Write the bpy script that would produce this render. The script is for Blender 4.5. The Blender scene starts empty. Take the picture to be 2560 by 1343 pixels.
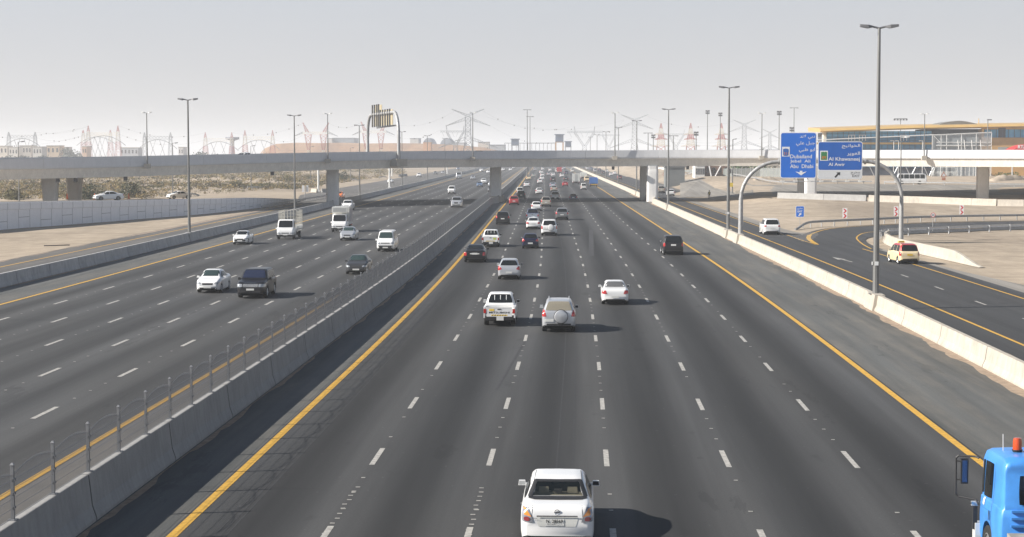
import bpy, bmesh, math, random
from mathutils import Vector, Matrix
from mathutils.bvhtree import BVHTree
random.seed(7)
R = math.radians
SC = bpy.context.scene
COL = SC.collection

# ---------------------------------------------------------------- camera
F, CX, CY, CAMH = 4386.0, 1280.0, 671.5, 9.6
TH = math.atan(287.5 / F)
PS = math.atan(172.0 / F * math.cos(TH))
FWD = Vector((-math.sin(PS) * math.cos(TH), math.cos(PS) * math.cos(TH), -math.sin(TH)))
RGT = Vector((math.cos(PS), math.sin(PS), 0))
UP = RGT.cross(FWD)
CAM = Vector((0, 0, CAMH))
cam_data = bpy.data.cameras.new("camera")
cam = bpy.data.objects.new("camera", cam_data)
COL.objects.link(cam)
cam_data.sensor_width = 36.0
cam_data.lens = 36.0 * F / 2560.0
cam_data.clip_start = 0.5
cam_data.clip_end = 40000
mw = Matrix((RGT, UP, -FWD)).transposed().to_4x4()
mw.translation = CAM
cam.matrix_world = mw
SC.camera = cam

# ---------------------------------------------------------------- light
HAZE = 0.00029
SKYH, SKYT = (6.5, 6.35, 6.2), (6.35, 7.0, 8.2)     # radiance of the dusty horizon, before the background strength
SUN_EL, SUN_AZ = R(31.0), R(-103.0)          # the sun stands to the left and a little behind the camera
SUN_D = Vector((-math.cos(SUN_EL) * math.cos(R(13)), -math.cos(SUN_EL) * math.sin(R(13)), math.sin(SUN_EL))).normalized()
sun_data = bpy.data.lights.new("sun", 'SUN')
sun_data.energy = 5.0
sun_data.angle = R(0.55)
sun_data.color = (1.0, 0.945, 0.87)
sun = bpy.data.objects.new("sun", sun_data)
COL.objects.link(sun)
sun.rotation_euler = (-SUN_D).to_track_quat('-Z', 'Y').to_euler()
sun.location = (-200, 0, 150)

world = bpy.data.worlds.new("World")
SC.world = world
world.use_nodes = True
wn = world.node_tree.nodes
wl = world.node_tree.links
bg = wn["Background"]
sky = wn.new("ShaderNodeTexSky")
sky.sky_type = 'NISHITA'
sky.sun_disc = False
sky.sun_elevation = SUN_EL
sky.sun_rotation = SUN_AZ
sky.air_density = 1.0
sky.dust_density = 0.6
sky.ozone_density = 1.0
# a deep layer of dust whitens the sky towards the horizon, a little brighter on the sun's side
tcw = wn.new("ShaderNodeTexCoord")
sepw = wn.new("ShaderNodeSeparateXYZ"); wl.new(tcw.outputs["Generated"], sepw.inputs[0])
def wmath(op, a, b=None):
    x = wn.new("ShaderNodeMath"); x.operation = op
    for i, q in enumerate((a, b)):
        if q is None: continue
        if isinstance(q, (int, float)): x.inputs[i].default_value = q
        else: wl.new(q, x.inputs[i])
    return x.outputs[0]
el = wmath('MAXIMUM', sepw.outputs[2], 0.0)
fac = wmath('EXPONENT', wmath('MULTIPLY', wmath('POWER', wmath('DIVIDE', el, 0.30), 2.0), -1.0))
dotn = wn.new("ShaderNodeVectorMath"); dotn.operation = 'DOT_PRODUCT'
wl.new(tcw.outputs["Generated"], dotn.inputs[0]); dotn.inputs[1].default_value = SUN_D
glow = wmath('MULTIPLY_ADD', dotn.outputs["Value"], 0.16)
glow.node.inputs[2].default_value = 1.0
rampw = wn.new("ShaderNodeValToRGB")
rampw.color_ramp.elements[0].position = 0.0; rampw.color_ramp.elements[0].color = (SKYH[0], SKYH[1], SKYH[2], 1)
rampw.color_ramp.elements[1].position = 0.17; rampw.color_ramp.elements[1].color = (SKYT[0], SKYT[1], SKYT[2], 1)
wl.new(el, rampw.inputs[0])
hz_ = wn.new("ShaderNodeVectorMath"); hz_.operation = 'SCALE'; wl.new(rampw.outputs[0], hz_.inputs[0]); wl.new(glow, hz_.inputs[3])
mixw = wn.new("ShaderNodeMix"); mixw.data_type = 'RGBA'
wl.new(fac, mixw.inputs[0]); wl.new(sky.outputs[0], mixw.inputs[6]); wl.new(hz_.outputs[0], mixw.inputs[7])
wl.new(mixw.outputs[2], bg.inputs["Color"])
bg.inputs["Strength"].default_value = 0.05
SC.view_settings.view_transform = 'Standard'
SC.view_settings.look = 'None'
SC.view_settings.exposure = 0.9
SC.view_settings.gamma = 1.0
SC.cycles.max_bounces = 6
SC.cycles.volume_bounces = 1
SC.cycles.transparent_max_bounces = 12

# ---------------------------------------------------------------- geometry of the place
def lerp(a, b, t): return a + (b - a) * t
def sstep(a, b, x):
    t = min(1, max(0, (x - a) / (b - a)))
    return t * t * (3 - 2 * t)
def shift(y):                                 # lateral bend of the motorway
    s0 = 0.0195
    if y < 70: return 0.0
    if y < 170: return -s0 * (y - 70) ** 2 / 200.0
    s = -s0 * 50 - s0 * (y - 170)
    if y > 450: s -= 0.002 * (y - 450)
    return s
def hnoise(x, y):
    return (math.sin(x * .031 + 1.3) * math.cos(y * .027 + .4) + .5 * math.sin(x * .083 + y * .061) +
            .3 * math.sin(x * .19 - y * .13 + 2)) / 1.8
def tz(x, y):                                 # height of the open ground
    o = x - shift(min(max(y, 0), 1500))
    z = -0.06
    rr = sstep(31, 46, o) if y > 262 else 0
    z += min(3.0, 0.0125 * max(0, y - 270)) * rr
    far = sstep(60, 110, o) if o > 0 else sstep(62, 105, -o) * sstep(260, 420, y)
    if y < 5000: z += far * (0.35 + 0.45 * hnoise(x, y)) * (2.2 if o < 0 else 0.5) * sstep(150, 420, y)
    near = sstep(33, 36, o) if o > 0 else sstep(53, 56, -o)
    z += near * 0.05 * hnoise(x * 5, y * 5)
    return z
def ray(px, py):
    d = FWD * F + RGT * (px - CX) - UP * (py - CY)
    return d / d.y
def G(px, py, z=0.0):                         # photograph pixel -> point on the level z
    d = ray(px, py)
    t = (z - CAMH) / d.z
    return CAM + d * t
def GT(px, py):                               # photograph pixel -> point on the open ground
    p = G(px, py, 0)
    for _ in range(12): p = G(px, py, tz(p.x, p.y))
    return p
def AT(px, py, Y):                            # point on the pixel's ray at distance Y
    return CAM + ray(px, py) * Y
def P(o, y, z=0.0): return Vector((o + shift(y), y, z))
def hdg(y): return math.atan2(-(shift(y + 2) - shift(y - 2)), 4.0)   # heading of the road (z rotation)

# ---------------------------------------------------------------- mesh helpers
class MB:
    def __init__(s): s.v = []; s.f = []; s.uv = {}
    def add(s, vs, fs):
        n = len(s.v); s.v.extend(Vector(q) for q in vs); s.f.extend(tuple(i + n for i in f) for f in fs); return s
    def quad(s, a, b, c, d): return s.add([a, b, c, d], [(0, 1, 2, 3)])
    def box(s, c, d, rz=0.0, taper=1.0):
        x, y, z = d[0] / 2, d[1] / 2, d[2] / 2
        m = Matrix.Rotation(rz, 3, 'Z'); c = Vector(c)
        vs = [c + m @ Vector((sx * x * (taper if sz > 0 else 1), sy * y * (taper if sz > 0 else 1), sz * z)) for sz in (-1, 1) for sx, sy in ((-1, -1), (1, -1), (1, 1), (-1, 1))]
        return s.add(vs, [(3, 2, 1, 0), (4, 5, 6, 7), (0, 1, 5, 4), (1, 2, 6, 5), (2, 3, 7, 6), (3, 0, 4, 7)])
    def bar(s, p, q, r, n=6, r2=None, cap=True):
        p = Vector(p); q = Vector(q); d = q - p
        if d.length < 1e-6: return s
        d.normalize()
        a = d.orthogonal().normalized(); b = d.cross(a); r2 = r if r2 is None else r2
        vs = []
        for k in range(n):
            t = 2 * math.pi * (k + .5) / n; e = a * math.cos(t) + b * math.sin(t)
            vs += [p + e * r, q + e * r2]
        fs = [(2 * k, 2 * ((k + 1) % n), 2 * ((k + 1) % n) + 1, 2 * k + 1) for k in range(n)]
        if cap: fs += [tuple(2 * k for k in reversed(range(n))), tuple(2 * k + 1 for k in range(n))]
        return s.add(vs, fs)
    def tube(s, pts, r, n=8):
        for i in range(len(pts) - 1):
            rr = r[i] if isinstance(r, (list, tuple)) else r
            r2 = r[i + 1] if isinstance(r, (list, tuple)) else r
            s.bar(pts[i], pts[i + 1], rr, n, r2, cap=(i in (0, len(pts) - 2)))
        return s
    def lathe(s, prof, n=16, axis='z', c=(0, 0, 0), cap=False):
        c = Vector(c); vs = []
        for (r, h) in prof:
            for k in range(n):
                t = 2 * math.pi * k / n; x, y = r * math.cos(t), r * math.sin(t)
                vs.append(c + (Vector((x, y, h)) if axis == 'z' else Vector((h, x, y)) if axis == 'x' else Vector((x, h, y))))
        fs = []
        m = len(prof)
        for j in range(m - 1):
            for k in range(n): fs.append((j * n + k, j * n + (k + 1) % n, (j + 1) * n + (k + 1) % n, (j + 1) * n + k))
        if cap: fs += [tuple(reversed(range(n))), tuple((m - 1) * n + k for k in range(n))]
        return s.add(vs, fs)
    def prism(s, poly, vec):                   # closed outline of 3D points swept along vec
        n = len(poly); vec = Vector(vec)
        vs = [Vector(q) for q in poly] + [Vector(q) + vec for q in poly]
        return s.add(vs, [tuple(reversed(range(n))), tuple(range(n, 2 * n))] + [(k, (k + 1) % n, n + (k + 1) % n, n + k) for k in range(n)])
    def sweep(s, path, prof, cap=True):        # prof: list of (lateral, z) closed; path: list of (pos Vector, right Vector)
        n = len(prof); vs = []
        for p, rt in path:
            for (l, z) in prof: vs.append(Vector(p) + rt * l + Vector((0, 0, z)))
        fs = []
        for i in range(len(path) - 1):
            for k in range(n): fs.append((i * n + k, i * n + (k + 1) % n, (i + 1) * n + (k + 1) % n, (i + 1) * n + k))
        if cap: fs += [tuple(reversed(range(n))), tuple((len(path) - 1) * n + k for k in range(n))]
        return s.add(vs, fs)
    def sphere(s, c, r, n=8, sz=1.0):
        m = n // 2 + 1
        return s.lathe([(max(1e-4, r * math.sin(math.pi * j / m)), -r * sz * math.cos(math.pi * j / m)) for j in range(m + 1)], n, 'z', c)
    def mesh(s, name, smooth=False, fix=True, ang=35):
        me = bpy.data.meshes.new(name)
        me.from_pydata([tuple(q) for q in s.v], [], s.f)
        if fix:
            b = bmesh.new(); b.from_mesh(me); bmesh.ops.recalc_face_normals(b, faces=b.faces); b.to_mesh(me); b.free()
        if smooth:
            me.shade_smooth(); me.set_sharp_from_angle(angle=R(ang))
        me.update()
        return me
    def build(s, name, m, parent=None, smooth=False, world=False, fix=True, ang=35):
        if world and parent is not None:
            for q in s.v: q -= parent.location
        me = s.mesh(name, smooth, fix, ang)
        me.materials.append(m)
        o = bpy.data.objects.new(name, me); COL.objects.link(o)
        if parent is not None: o.parent = parent
        return o
def link(name, me, parent=None, loc=(0, 0, 0), rot=(0, 0, 0)):
    o = bpy.data.objects.new(name, me); COL.objects.link(o); o.location = loc; o.rotation_euler = rot
    if parent is not None: o.parent = parent
    return o
def thing(name, label, cat, loc=(0, 0, 0), rz=0.0, group=None):
    o = bpy.data.objects.new(name, None); COL.objects.link(o)
    o.empty_display_size = .3
    o.location = loc; o.rotation_euler = (0, 0, rz); o['label'] = label; o['category'] = cat
    if group: o['group'] = group
    return o
def tag(o, label, cat, group=None):
    o['label'] = label; o['category'] = cat
    if group: o['group'] = group
    return o
def struct(o, kind='structure'): o['kind'] = kind; return o
def dup(root, loc, rz=0.0, label=None, group=None):
    r = root.copy(); COL.objects.link(r); r.location = loc; r.rotation_euler = (0, 0, rz)
    if label: r['label'] = label
    if group: r['group'] = group
    for ch in list(root.children):
        c = ch.copy(); COL.objects.link(c); c.parent = r
        for g in ch.children:
            d = g.copy(); COL.objects.link(d); d.parent = c
    return r

# ---------------------------------------------------------------- materials
MATS = {}
def mat(name, col, rough=.6, metal=0.0, noise=0.0, scale=4.0, bump=0.0, coat=0.0, spec=None, stretch=None, col2=None, emit=0.0, trans=0.0):
    if name in MATS: return MATS[name]
    m = bpy.data.materials.new(name); m.use_nodes = True; MATS[name] = m
    nt = m.node_tree; b = nt.nodes["Principled BSDF"]
    b.inputs["Base Color"].default_value = (*col, 1); b.inputs["Roughness"].default_value = rough; b.inputs["Metallic"].default_value = metal
    if coat: b.inputs["Coat Weight"].default_value = coat; b.inputs["Coat Roughness"].default_value = .06
    if spec is not None: b.inputs["Specular IOR Level"].default_value = spec
    if trans: b.inputs["Alpha"].default_value = 1 - trans
    if emit: b.inputs["Emission Color"].default_value = (*col, 1); b.inputs["Emission Strength"].default_value = emit
    if noise or bump:
        tc = nt.nodes.new("ShaderNodeTexCoord"); mp = nt.nodes.new("ShaderNodeMapping")
        nt.links.new(tc.outputs["Object"], mp.inputs[0])
        if stretch: mp.inputs["Scale"].default_value = stretch
        nz = nt.nodes.new("ShaderNodeTexNoise"); nz.inputs["Scale"].default_value = scale; nz.inputs["Detail"].default_value = 6; nz.inputs["Roughness"].default_value = .6
        nt.links.new(mp.outputs[0], nz.inputs[0])
        if noise:
            rp = nt.nodes.new("ShaderNodeValToRGB")
            c2 = col2 or tuple(c * (1 - noise) for c in col); c1 = col if col2 else tuple(min(1, c * (1 + noise * .7)) for c in col)
            rp.color_ramp.elements[0].position = .3; rp.color_ramp.elements[0].color = (*c2, 1)
            rp.color_ramp.elements[1].position = .7; rp.color_ramp.elements[1].color = (*c1, 1)
            nt.links.new(nz.outputs["Fac"], rp.inputs[0]); nt.links.new(rp.outputs[0], b.inputs["Base Color"])
        if bump:
            bp = nt.nodes.new("ShaderNodeBump"); bp.inputs["Strength"].default_value = bump; bp.inputs["Distance"].default_value = .05
            nt.links.new(nz.outputs["Fac"], bp.inputs["Height"]); nt.links.new(bp.outputs[0], b.inputs["Normal"])
    return m
class NB:                                       # tiny node-graph helper
    def __init__(s, name):
        s.m = bpy.data.materials.new(name); s.m.use_nodes = True; s.nt = s.m.node_tree; s.b = s.nt.nodes["Principled BSDF"]; MATS[name] = s.m
    def n(s, t, **k):
        x = s.nt.nodes.new(t)
        for a, v in k.items(): setattr(x, a, v)
        return x
    def l(s, a, b): s.nt.links.new(a, b)
    def math(s, op, a, b=None, c=None):
        x = s.n("ShaderNodeMath", operation=op)
        for i, q in enumerate((a, b, c)):
            if q is None: continue
            if isinstance(q, (int, float)): x.inputs[i].default_value = q
            else: s.l(q, x.inputs[i])
        return x.outputs[0]
    def noise(s, vec, scale, detail=5, rough=.55):
        x = s.n("ShaderNodeTexNoise"); x.inputs["Scale"].default_value = scale; x.inputs["Detail"].default_value = detail; x.inputs["Roughness"].default_value = rough
        if vec is not None: s.l(vec, x.inputs[0])
        return x.outputs["Fac"]
    def ramp(s, fac, stops):
        x = s.n("ShaderNodeValToRGB"); cr = x.color_ramp
        while len(cr.elements) < len(stops): cr.elements.new(.5)
        for e, (p, c) in zip(cr.elements, stops): e.position = p; e.color = (*c, 1) if not isinstance(c, (int, float)) else (c, c, c, 1)
        s.l(fac, x.inputs[0]); return x.outputs[0]
    def mix(s, fac, a, b, bt='MIX'):
        x = s.n("ShaderNodeMix", data_type='RGBA', blend_type=bt)
        for i, q in ((0, fac), (6, a), (7, b)):
            if isinstance(q, (int, float)): x.inputs[i].default_value = q
            elif isinstance(q, tuple): x.inputs[i].default_value = (*q, 1)
            else: s.l(q, x.inputs[i])
        return x.outputs[2]
    def coords(s, kind="Object", scale=(1, 1, 1)):
        tc = s.n("ShaderNodeTexCoord"); mp = s.n("ShaderNodeMapping"); s.l(tc.outputs[kind], mp.inputs[0]); mp.inputs["Scale"].default_value = scale
        return mp.outputs[0]

def road_mat(name, base, lanes0=None, lanew=3.65, band=.22, tint=(1, 1, 1), u=True, dust=0.0):
    """asphalt: UV = (metres across, metres along); worn oil bands follow the lanes"""
    g = NB(name)
    uv = g.coords("UV")
    sep = g.n("ShaderNodeSeparateXYZ"); g.l(uv, sep.inputs[0])
    fine = g.noise(g.coords("UV", (1, 1, 1)), 14, 4, .7)
    lng = g.noise(g.coords("UV", (.9, .018, 1)), 1.0, 5, .6)
    big = g.noise(g.coords("UV", (.12, .03, 1)), 1.0, 3)
    v = g.math('MULTIPLY_ADD', lng, 1.3, .35)
    v = g.math('MULTIPLY', v, g.math('MULTIPLY_ADD', big, .6, .7))
    v = g.math('MULTIPLY', v, g.math('MULTIPLY_ADD', fine, .7, .65))
    if lanes0 is not None:
        ph = g.math('MULTIPLY', g.math('SUBTRACT', sep.outputs[0], lanes0), 2 * math.pi / lanew)
        c = g.math('COSINE', ph)                              # +1 on the lane lines, -1 mid lane
        v = g.math('MULTIPLY', v, g.math('MULTIPLY_ADD', c, band * .5, 1 - band * .15))
    seam = g.math('GREATER_THAN', g.noise(g.coords("UV", (.05, .9, 1)), .35, 1), .735)  # thin darker bands running across the road
    v = g.math('MULTIPLY', v, g.math('MULTIPLY_ADD', seam, -.12, 1))
    tintc = g.mix(g.math('MULTIPLY_ADD', g.noise(g.coords("UV", (.25, .02, 1)), 1.0, 3), .8, .1), tuple(base * t * k for t, k in zip(tint, (.96, 1.0, 1.06))), tuple(base * t * k for t, k in zip(tint, (1.05, 1.0, .92))))
    patch = g.noise(g.coords("UV", (.28, .05, 1)), 1.3, 6, .7)
    v = g.math('MULTIPLY', v, g.math('MULTIPLY_ADD', g.math('GREATER_THAN', patch, .63), -.2, 1.0))
    spk = g.math('GREATER_THAN', g.noise(g.coords("UV", (1, .5, 1)), 5.0, 2, .5), .72)
    v = g.math('MULTIPLY_ADD', spk, .4, v)
    oil = g.ramp(g.noise(g.coords("UV", (1, .45, 1)), .75, 3, .55), [(.66, 1.0), (.76, .72)])
    v = g.math('MULTIPLY', v, oil)
    col = g.mix(1.0, tintc, v, 'MULTIPLY')
    if dust:                                    # sand trodden into the surface in long smears
        d1 = g.noise(g.coords("UV", (.9, .05, 1)), 1.0, 6, .65); d2 = g.noise(g.coords("UV", (.35, .12, 1)), 1.7, 6, .7)
        dm = g.math('MULTIPLY', g.ramp(d1, [(.42, 0.0), (.72, 1.0)]), g.ramp(d2, [(.38, .25), (.66, 1.0)]))
        col = g.mix(g.math('MULTIPLY', dm, dust), col, (.235, .205, .165))
        sc = g.noise(g.coords("UV", (.35, 2.2, 1)), 1.0, 4, .6)
        col = g.mix(g.math('MULTIPLY', g.ramp(sc, [(.66, 0.0), (.72, 1.0)]), .35), col, (.035, .033, .032))
    x = g.n("ShaderNodeVectorMath", operation='SCALE'); g.l(col, x.inputs[0]); x.inputs[3].default_value = 1.0
    g.l(x.outputs[0], g.b.inputs["Base Color"])
    g.b.inputs["Roughness"].default_value = .82
    g.b.inputs["Specular IOR Level"].default_value = .3
    bp = g.n("ShaderNodeBump"); bp.inputs["Strength"].default_value = .25; bp.inputs["Distance"].default_value = .01
    g.l(fine, bp.inputs["Height"]); g.l(bp.outputs[0], g.b.inputs["Normal"])
    return g.m
M_LANE_R = road_mat("asphalt_right", .045, -10.24 + 3.65, 3.65, .8, (.99, 1.0, 1.01))
M_LANE_L = road_mat("asphalt_left", .056, -16.2, 3.42, .5, (.99, 1.0, 1.01))
M_SHOULD = road_mat("asphalt_shoulder", .088, None, 1, 0, (.98, 1.01, .98), dust=.55)
M_MEDIAN = road_mat("median_paving", .112, None, 1, 0, (1.06, 1.0, .93), dust=.5)
M_FRONT = road_mat("asphalt_frontage", .096, None, 1, 0, (1.03, 1.0, .96), dust=.5)
M_RAMP = road_mat("asphalt_ramp", .045, None, 1, 0, (.98, 1.0, 1.03))
M_DUST = road_mat("dusty_asphalt", .20, None, 1, 0, (1.08, 1.0, .88))

def sand_mat(name, c1, c2, c3, sc=1.0):
    g = NB(name)
    a = g.noise(g.coords("Object", (.05 * sc, .012 * sc, .05)), 1, 8, .6)
    b = g.noise(g.coords("Object", (.6 * sc, .25 * sc, .6)), 1, 6, .65)
    t = g.noise(g.coords("Object", (.02, .25, .1)), 1, 4, .6)
    col = g.ramp(a, [(.35, c1), (.5, c2), (.68, c3)])
    col = g.mix(g.math('MULTIPLY', g.ramp(t, [(.5, 0.0), (.62, 1.0)]), .35), col, tuple(x * .72 for x in c1))
    v = g.math('MULTIPLY_ADD', b, .8, .6)
    col = g.mix(1.0, col, v, 'MULTIPLY')
    g.l(col, g.b.inputs["Base Color"]); g.b.inputs["Roughness"].default_value = .95; g.b.inputs["Specular IOR Level"].default_value = .1
    bp = g.n("ShaderNodeBump"); bp.inputs["Strength"].default_value = .5; bp.inputs["Distance"].default_value = .12
    g.l(b, bp.inputs["Height"]); g.l(bp.outputs[0], g.b.inputs["Normal"])
    return g.m
M_SAND = sand_mat("desert_sand", (.26, .213, .163), (.35, .29, .22), (.42, .345, .265))
M_DUNE = sand_mat("orange_sand", (.24, .14, .08), (.32, .185, .10), (.38, .25, .15))

def concrete_mat(name, c, joint=None, stain=.35, white=None):
    g = NB(name)
    co = g.coords("Object")
    a = g.noise(co, .9, 7, .65); b = g.noise(g.coords("Object", (3, 3, .6)), 1.4, 5, .6); f = g.noise(co, 18, 3)
    v = g.math('MULTIPLY', g.math('MULTIPLY_ADD', a, stain * 1.6, 1 - stain * .8), g.math('MULTIPLY_ADD', b, stain * 1.2, 1 - stain * .6))
    v = g.math('MULTIPLY', v, g.math('MULTIPLY_ADD', f, .2, .9))
    col = g.mix(1.0, c, v, 'MULTIPLY')
    g.l(col, g.b.inputs["Base Color"]); g.b.inputs["Roughness"].default_value = .85; g.b.inputs["Specular IOR Level"].default_value = .25
    return g.m
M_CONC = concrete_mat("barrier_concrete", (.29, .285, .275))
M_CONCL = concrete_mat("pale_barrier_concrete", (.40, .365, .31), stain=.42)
M_CONCD = concrete_mat("weathered_barrier_concrete", (.38, .375, .37), stain=.5)
M_BRIDGE = concrete_mat("bridge_concrete", (.72, .69, .63), stain=.3)
M_PARA = concrete_mat("parapet_concrete", (.60, .605, .615), stain=.14)
M_PIER = concrete_mat("pier_concrete", (.75, .74, .72), stain=.16)
M_WALL = concrete_mat("retaining_wall_panels", (.76, .76, .78), stain=.12)
M_JOINT = mat("dark_joint", (.03, .03, .03), .9)
M_WHITE = mat("white_road_paint", (.37, .355, .325), .7, noise=.45, scale=6)
M_YELLOW = mat("yellow_road_paint", (.55, .315, .04), .7, noise=.3, scale=5)
M_GALV = mat("galvanised_steel", (.36, .36, .355), .5, .25, noise=.2, scale=3)
M_FPOST = mat("fence_post_steel", (.20, .205, .215), .5, .2, noise=.15, scale=4)
M_FENCE = mat("fence_wire", (.30, .295, .29), .55, .1)
M_GALVL = mat("bright_galvanised_steel", (.50, .51, .52), .45, .5, noise=.15, scale=3)
M_POLE = mat("lamp_pole_steel", (.19, .19, .185), .5, .45, noise=.25, scale=1.5, stretch=(1, 1, .15))
M_LAMPH = mat("lamp_head_grey", (.16, .16, .165), .45, .2, noise=.15, scale=3)
M_LAMPW = mat("lamp_head_pale", (.62, .62, .60), .4, noise=.1, scale=3)
M_LENS = mat("lamp_lens", (.75, .76, .76), .2, spec=.6)
M_FRAME = mat("dark_steel", (.06, .06, .065), .5, .3)
# ================================================================ GROUND AND ROADS
def grid_axis(parts):
    out = []
    for a, b, st in parts:
        n = max(1, int(round((b - a) / st)))
        out += [a + (b - a) * i / n for i in range(n)]
    out.append(parts[-1][1])
    return out
gx = grid_axis([(-9000, -1500, 1500), (-1500, -300, 120), (-300, -90, 7), (-90, 130, 2.4), (130, 300, 8), (300, 1500, 120), (1500, 9000, 1500)])
gy = grid_axis([(-300, 0, 60), (0, 120, 10), (120, 420, 2.6), (420, 700, 7), (700, 1500, 25), (1500, 3000, 150), (3000, 15000, 2000)])
m = MB()
m.v = [Vector((x, y, tz(x, y))) for y in gy for x in gx]
nx = len(gx)
m.f = [(j * nx + i, j * nx + i + 1, (j + 1) * nx + i + 1, (j + 1) * nx + i) for j in range(len(gy) - 1) for i in range(nx - 1)]
struct(m.build("ground", M_SAND, smooth=True, fix=False, ang=80))

def ribbon(name, left, right, mt, z=0.0, uvs=None, kind='structure'):
    """sheet between two equally long polylines; UV in metres"""
    me = bpy.data.meshes.new(name)
    vs = []; fs = []; uv = []
    for a, b in zip(left, right):
        vs += [(a[0], a[1], (a[2] if len(a) > 2 else 0) + z), (b[0], b[1], (b[2] if len(b) > 2 else 0) + z)]
    for i in range(len(left) - 1): fs.append((2 * i, 2 * i + 1, 2 * i + 3, 2 * i + 2))
    me.from_pydata(vs, [], fs)
    ul = me.uv_layers.new(name="UVMap")
    for lp in me.loops:
        v = vs[lp.vertex_index]
        ul.data[lp.index].uv = uvs[lp.vertex_index] if uvs else (v[0], v[1])
    me.materials.append(mt)
    o = bpy.data.objects.new(name, me); COL.objects.link(o)
    if kind: o['kind'] = kind
    return o
def ysteps(y0, y1):
    out = [y0]
    while out[-1] < y1 - 1e-6:
        y = out[-1]; out.append(min(y1, y + (8 if y < 260 else 20 if y < 700 else 50)))
    return out
def strip(name, o0, o1, mt, y0=-40, y1=2200, z=0.0):
    f0 = o0 if callable(o0) else (lambda y: o0); f1 = o1 if callable(o1) else (lambda y: o1)
    ys = ysteps(y0, y1)
    L = [P(f0(y), y) for y in ys]; Rr = [P(f1(y), y) for y in ys]; uv = []
    for y in ys: uv += [(f0(y), y), (f1(y), y)]
    return ribbon(name, L, Rr, mt, z, uv)
strip("right_carriageway", -10.45, 12.7, M_LANE_R)
strip("inner_shoulder", -13.0, -10.45, M_SHOULD)
strip("hard_shoulder", 12.7, 18.4, M_SHOULD)
strip("left_carriageway", -36.95, -16.0, M_LANE_L)
strip("median_paving", -16.0, -13.0, M_MEDIAN)
strip("left_shoulder", -41.7, -36.95, M_SHOULD)
strip("frontage_road", lambda y: lerp(-51.2, -60, sstep(330, 420, y)), -41.7, M_FRONT)
strip("gravel_verge", 18.4, 20.2, M_DUST)
strip("slip_road", 20.2, lambda y: 30.9 if y < 186 else lerp(30.9, 26.2, sstep(186, 222, y)) if y < 300 else lerp(26.2, 36.5, sstep(400, 490, y)), M_RAMP)
strip("slip_road_verge", lambda y: 30.9 if y < 186 else lerp(30.9, 26.2, sstep(186, 222, y)), lambda y: lerp(33.2, 31.5, sstep(120, 150, y)) if y < 186 else lerp(31.5, 28.0, sstep(186, 222, y)), M_DUST, y0=-40, y1=405)

def resample(pts, n):
    pts = [Vector((p[0], p[1], p[2] if len(p) > 2 else 0)) for p in pts]
    # Catmull-Rom then even spacing
    den = []
    for i in range(len(pts) - 1):
        p0 = pts[max(0, i - 1)]; p1 = pts[i]; p2 = pts[i + 1]; p3 = pts[min(len(pts) - 1, i + 2)]
        for k in range(12):
            t = k / 12
            den.append(.5 * ((2 * p1) + (p2 - p0) * t + (2 * p0 - 5 * p1 + 4 * p2 - p3) * t * t + (3 * p1 - p0 - 3 * p2 + p3) * t ** 3))
    den.append(pts[-1])
    cum = [0]
    for a, b in zip(den, den[1:]): cum.append(cum[-1] + (b - a).length)
    out = []; j = 0
    for i in range(n):
        s = cum[-1] * i / (n - 1)
        while j < len(cum) - 2 and cum[j + 1] < s: j += 1
        t = (s - cum[j]) / max(1e-9, cum[j + 1] - cum[j])
        out.append(den[j].lerp(den[j + 1], min(1, t)))
    return out
def path_right(pts):
    out = []
    for i in range(len(pts)):
        d = pts[min(len(pts) - 1, i + 1)] - pts[max(0, i - 1)]; d.z = 0; d.normalize()
        out.append((pts[i], Vector((d.y, -d.x, 0))))
    return out
EX_OUT = [(24.0, 196), (26.5, 210), (30, 222.5), (33.5, 230), (39, 237.5), (49, 247.5), (64, 254.5), (90, 264), (150, 280)]
EX_IN = [(30.2, 176), (30.9, 190), (32.4, 200), (35.2, 206.5), (39.5, 211.5), (46, 217), (56, 224.5), (72, 232.5), (96, 242), (154, 257)]
eo = resample(EX_OUT, 60); ei = resample(EX_IN, 60)
# the exit loop is built in short rungs so that it follows both edges
ribbon("exit_loop_road", [Vector((a.x, a.y, 0)) for a in eo], [Vector((b.x, b.y, 0)) for b in ei], M_RAMP, 0.005)
# paved spur coming down from the right behind the overpass
sp_a = [GT(1640, 456), GT(1700, 467), GT(1770, 477), GT(1840, 487), GT(1930, 495)]
sp_b = [GT(1640, 472), GT(1700, 478), GT(1770, 486), GT(1840, 491), GT(1930, 496.5)]
for q in sp_a + sp_b: q.z += .06
ribbon("service_track", resample(sp_a, 24), resample(sp_b, 24), M_FRONT, 0.0)
# wide dusty road in front of the station, where the white bus drives
dr = [GT(x, 463) for x in range(1700, 2760, 60)]; dn = [GT(x, 494 - (x - 1700) * .006) for x in range(1700, 2760, 60)]
for q in dr + dn: q.z = tz(q.x, q.y) + .07
ribbon("dust_road", dn, dr, M_DUST, 0.0)

# wind-blown sand lying along the foot of the barriers and the road edges
M_DRIFT = mat("drifted_sand", (.30, .225, .16), .95, noise=.35, scale=2.5)
def drift(o_edge, reach, y0, y1, side, z=.005):
    rd = random.Random(int(o_edge * 10)); ys = [y0]
    while ys[-1] < y1: ys.append(ys[-1] + rd.uniform(.5, 1.6) * (1 if ys[-1] < 220 else 2.5))
    L = [P(o_edge, y) for y in ys]; w = .3; Rr = []
    for y in ys: w = min(reach, max(.04, w + rd.uniform(-.16, .16))); Rr.append(P(o_edge + side * w, y))
    return ribbon("drifted_sand", L, Rr, M_DRIFT, z)
drift(18.06, .7, 50, 420, -1); drift(20.1, .5, 45, 330, 1); drift(-51.0, .8, 100, 330, 1); drift(-41.2, .35, 110, 330, 1); drift(-12.6, .25, 36, 330, 1)
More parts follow.
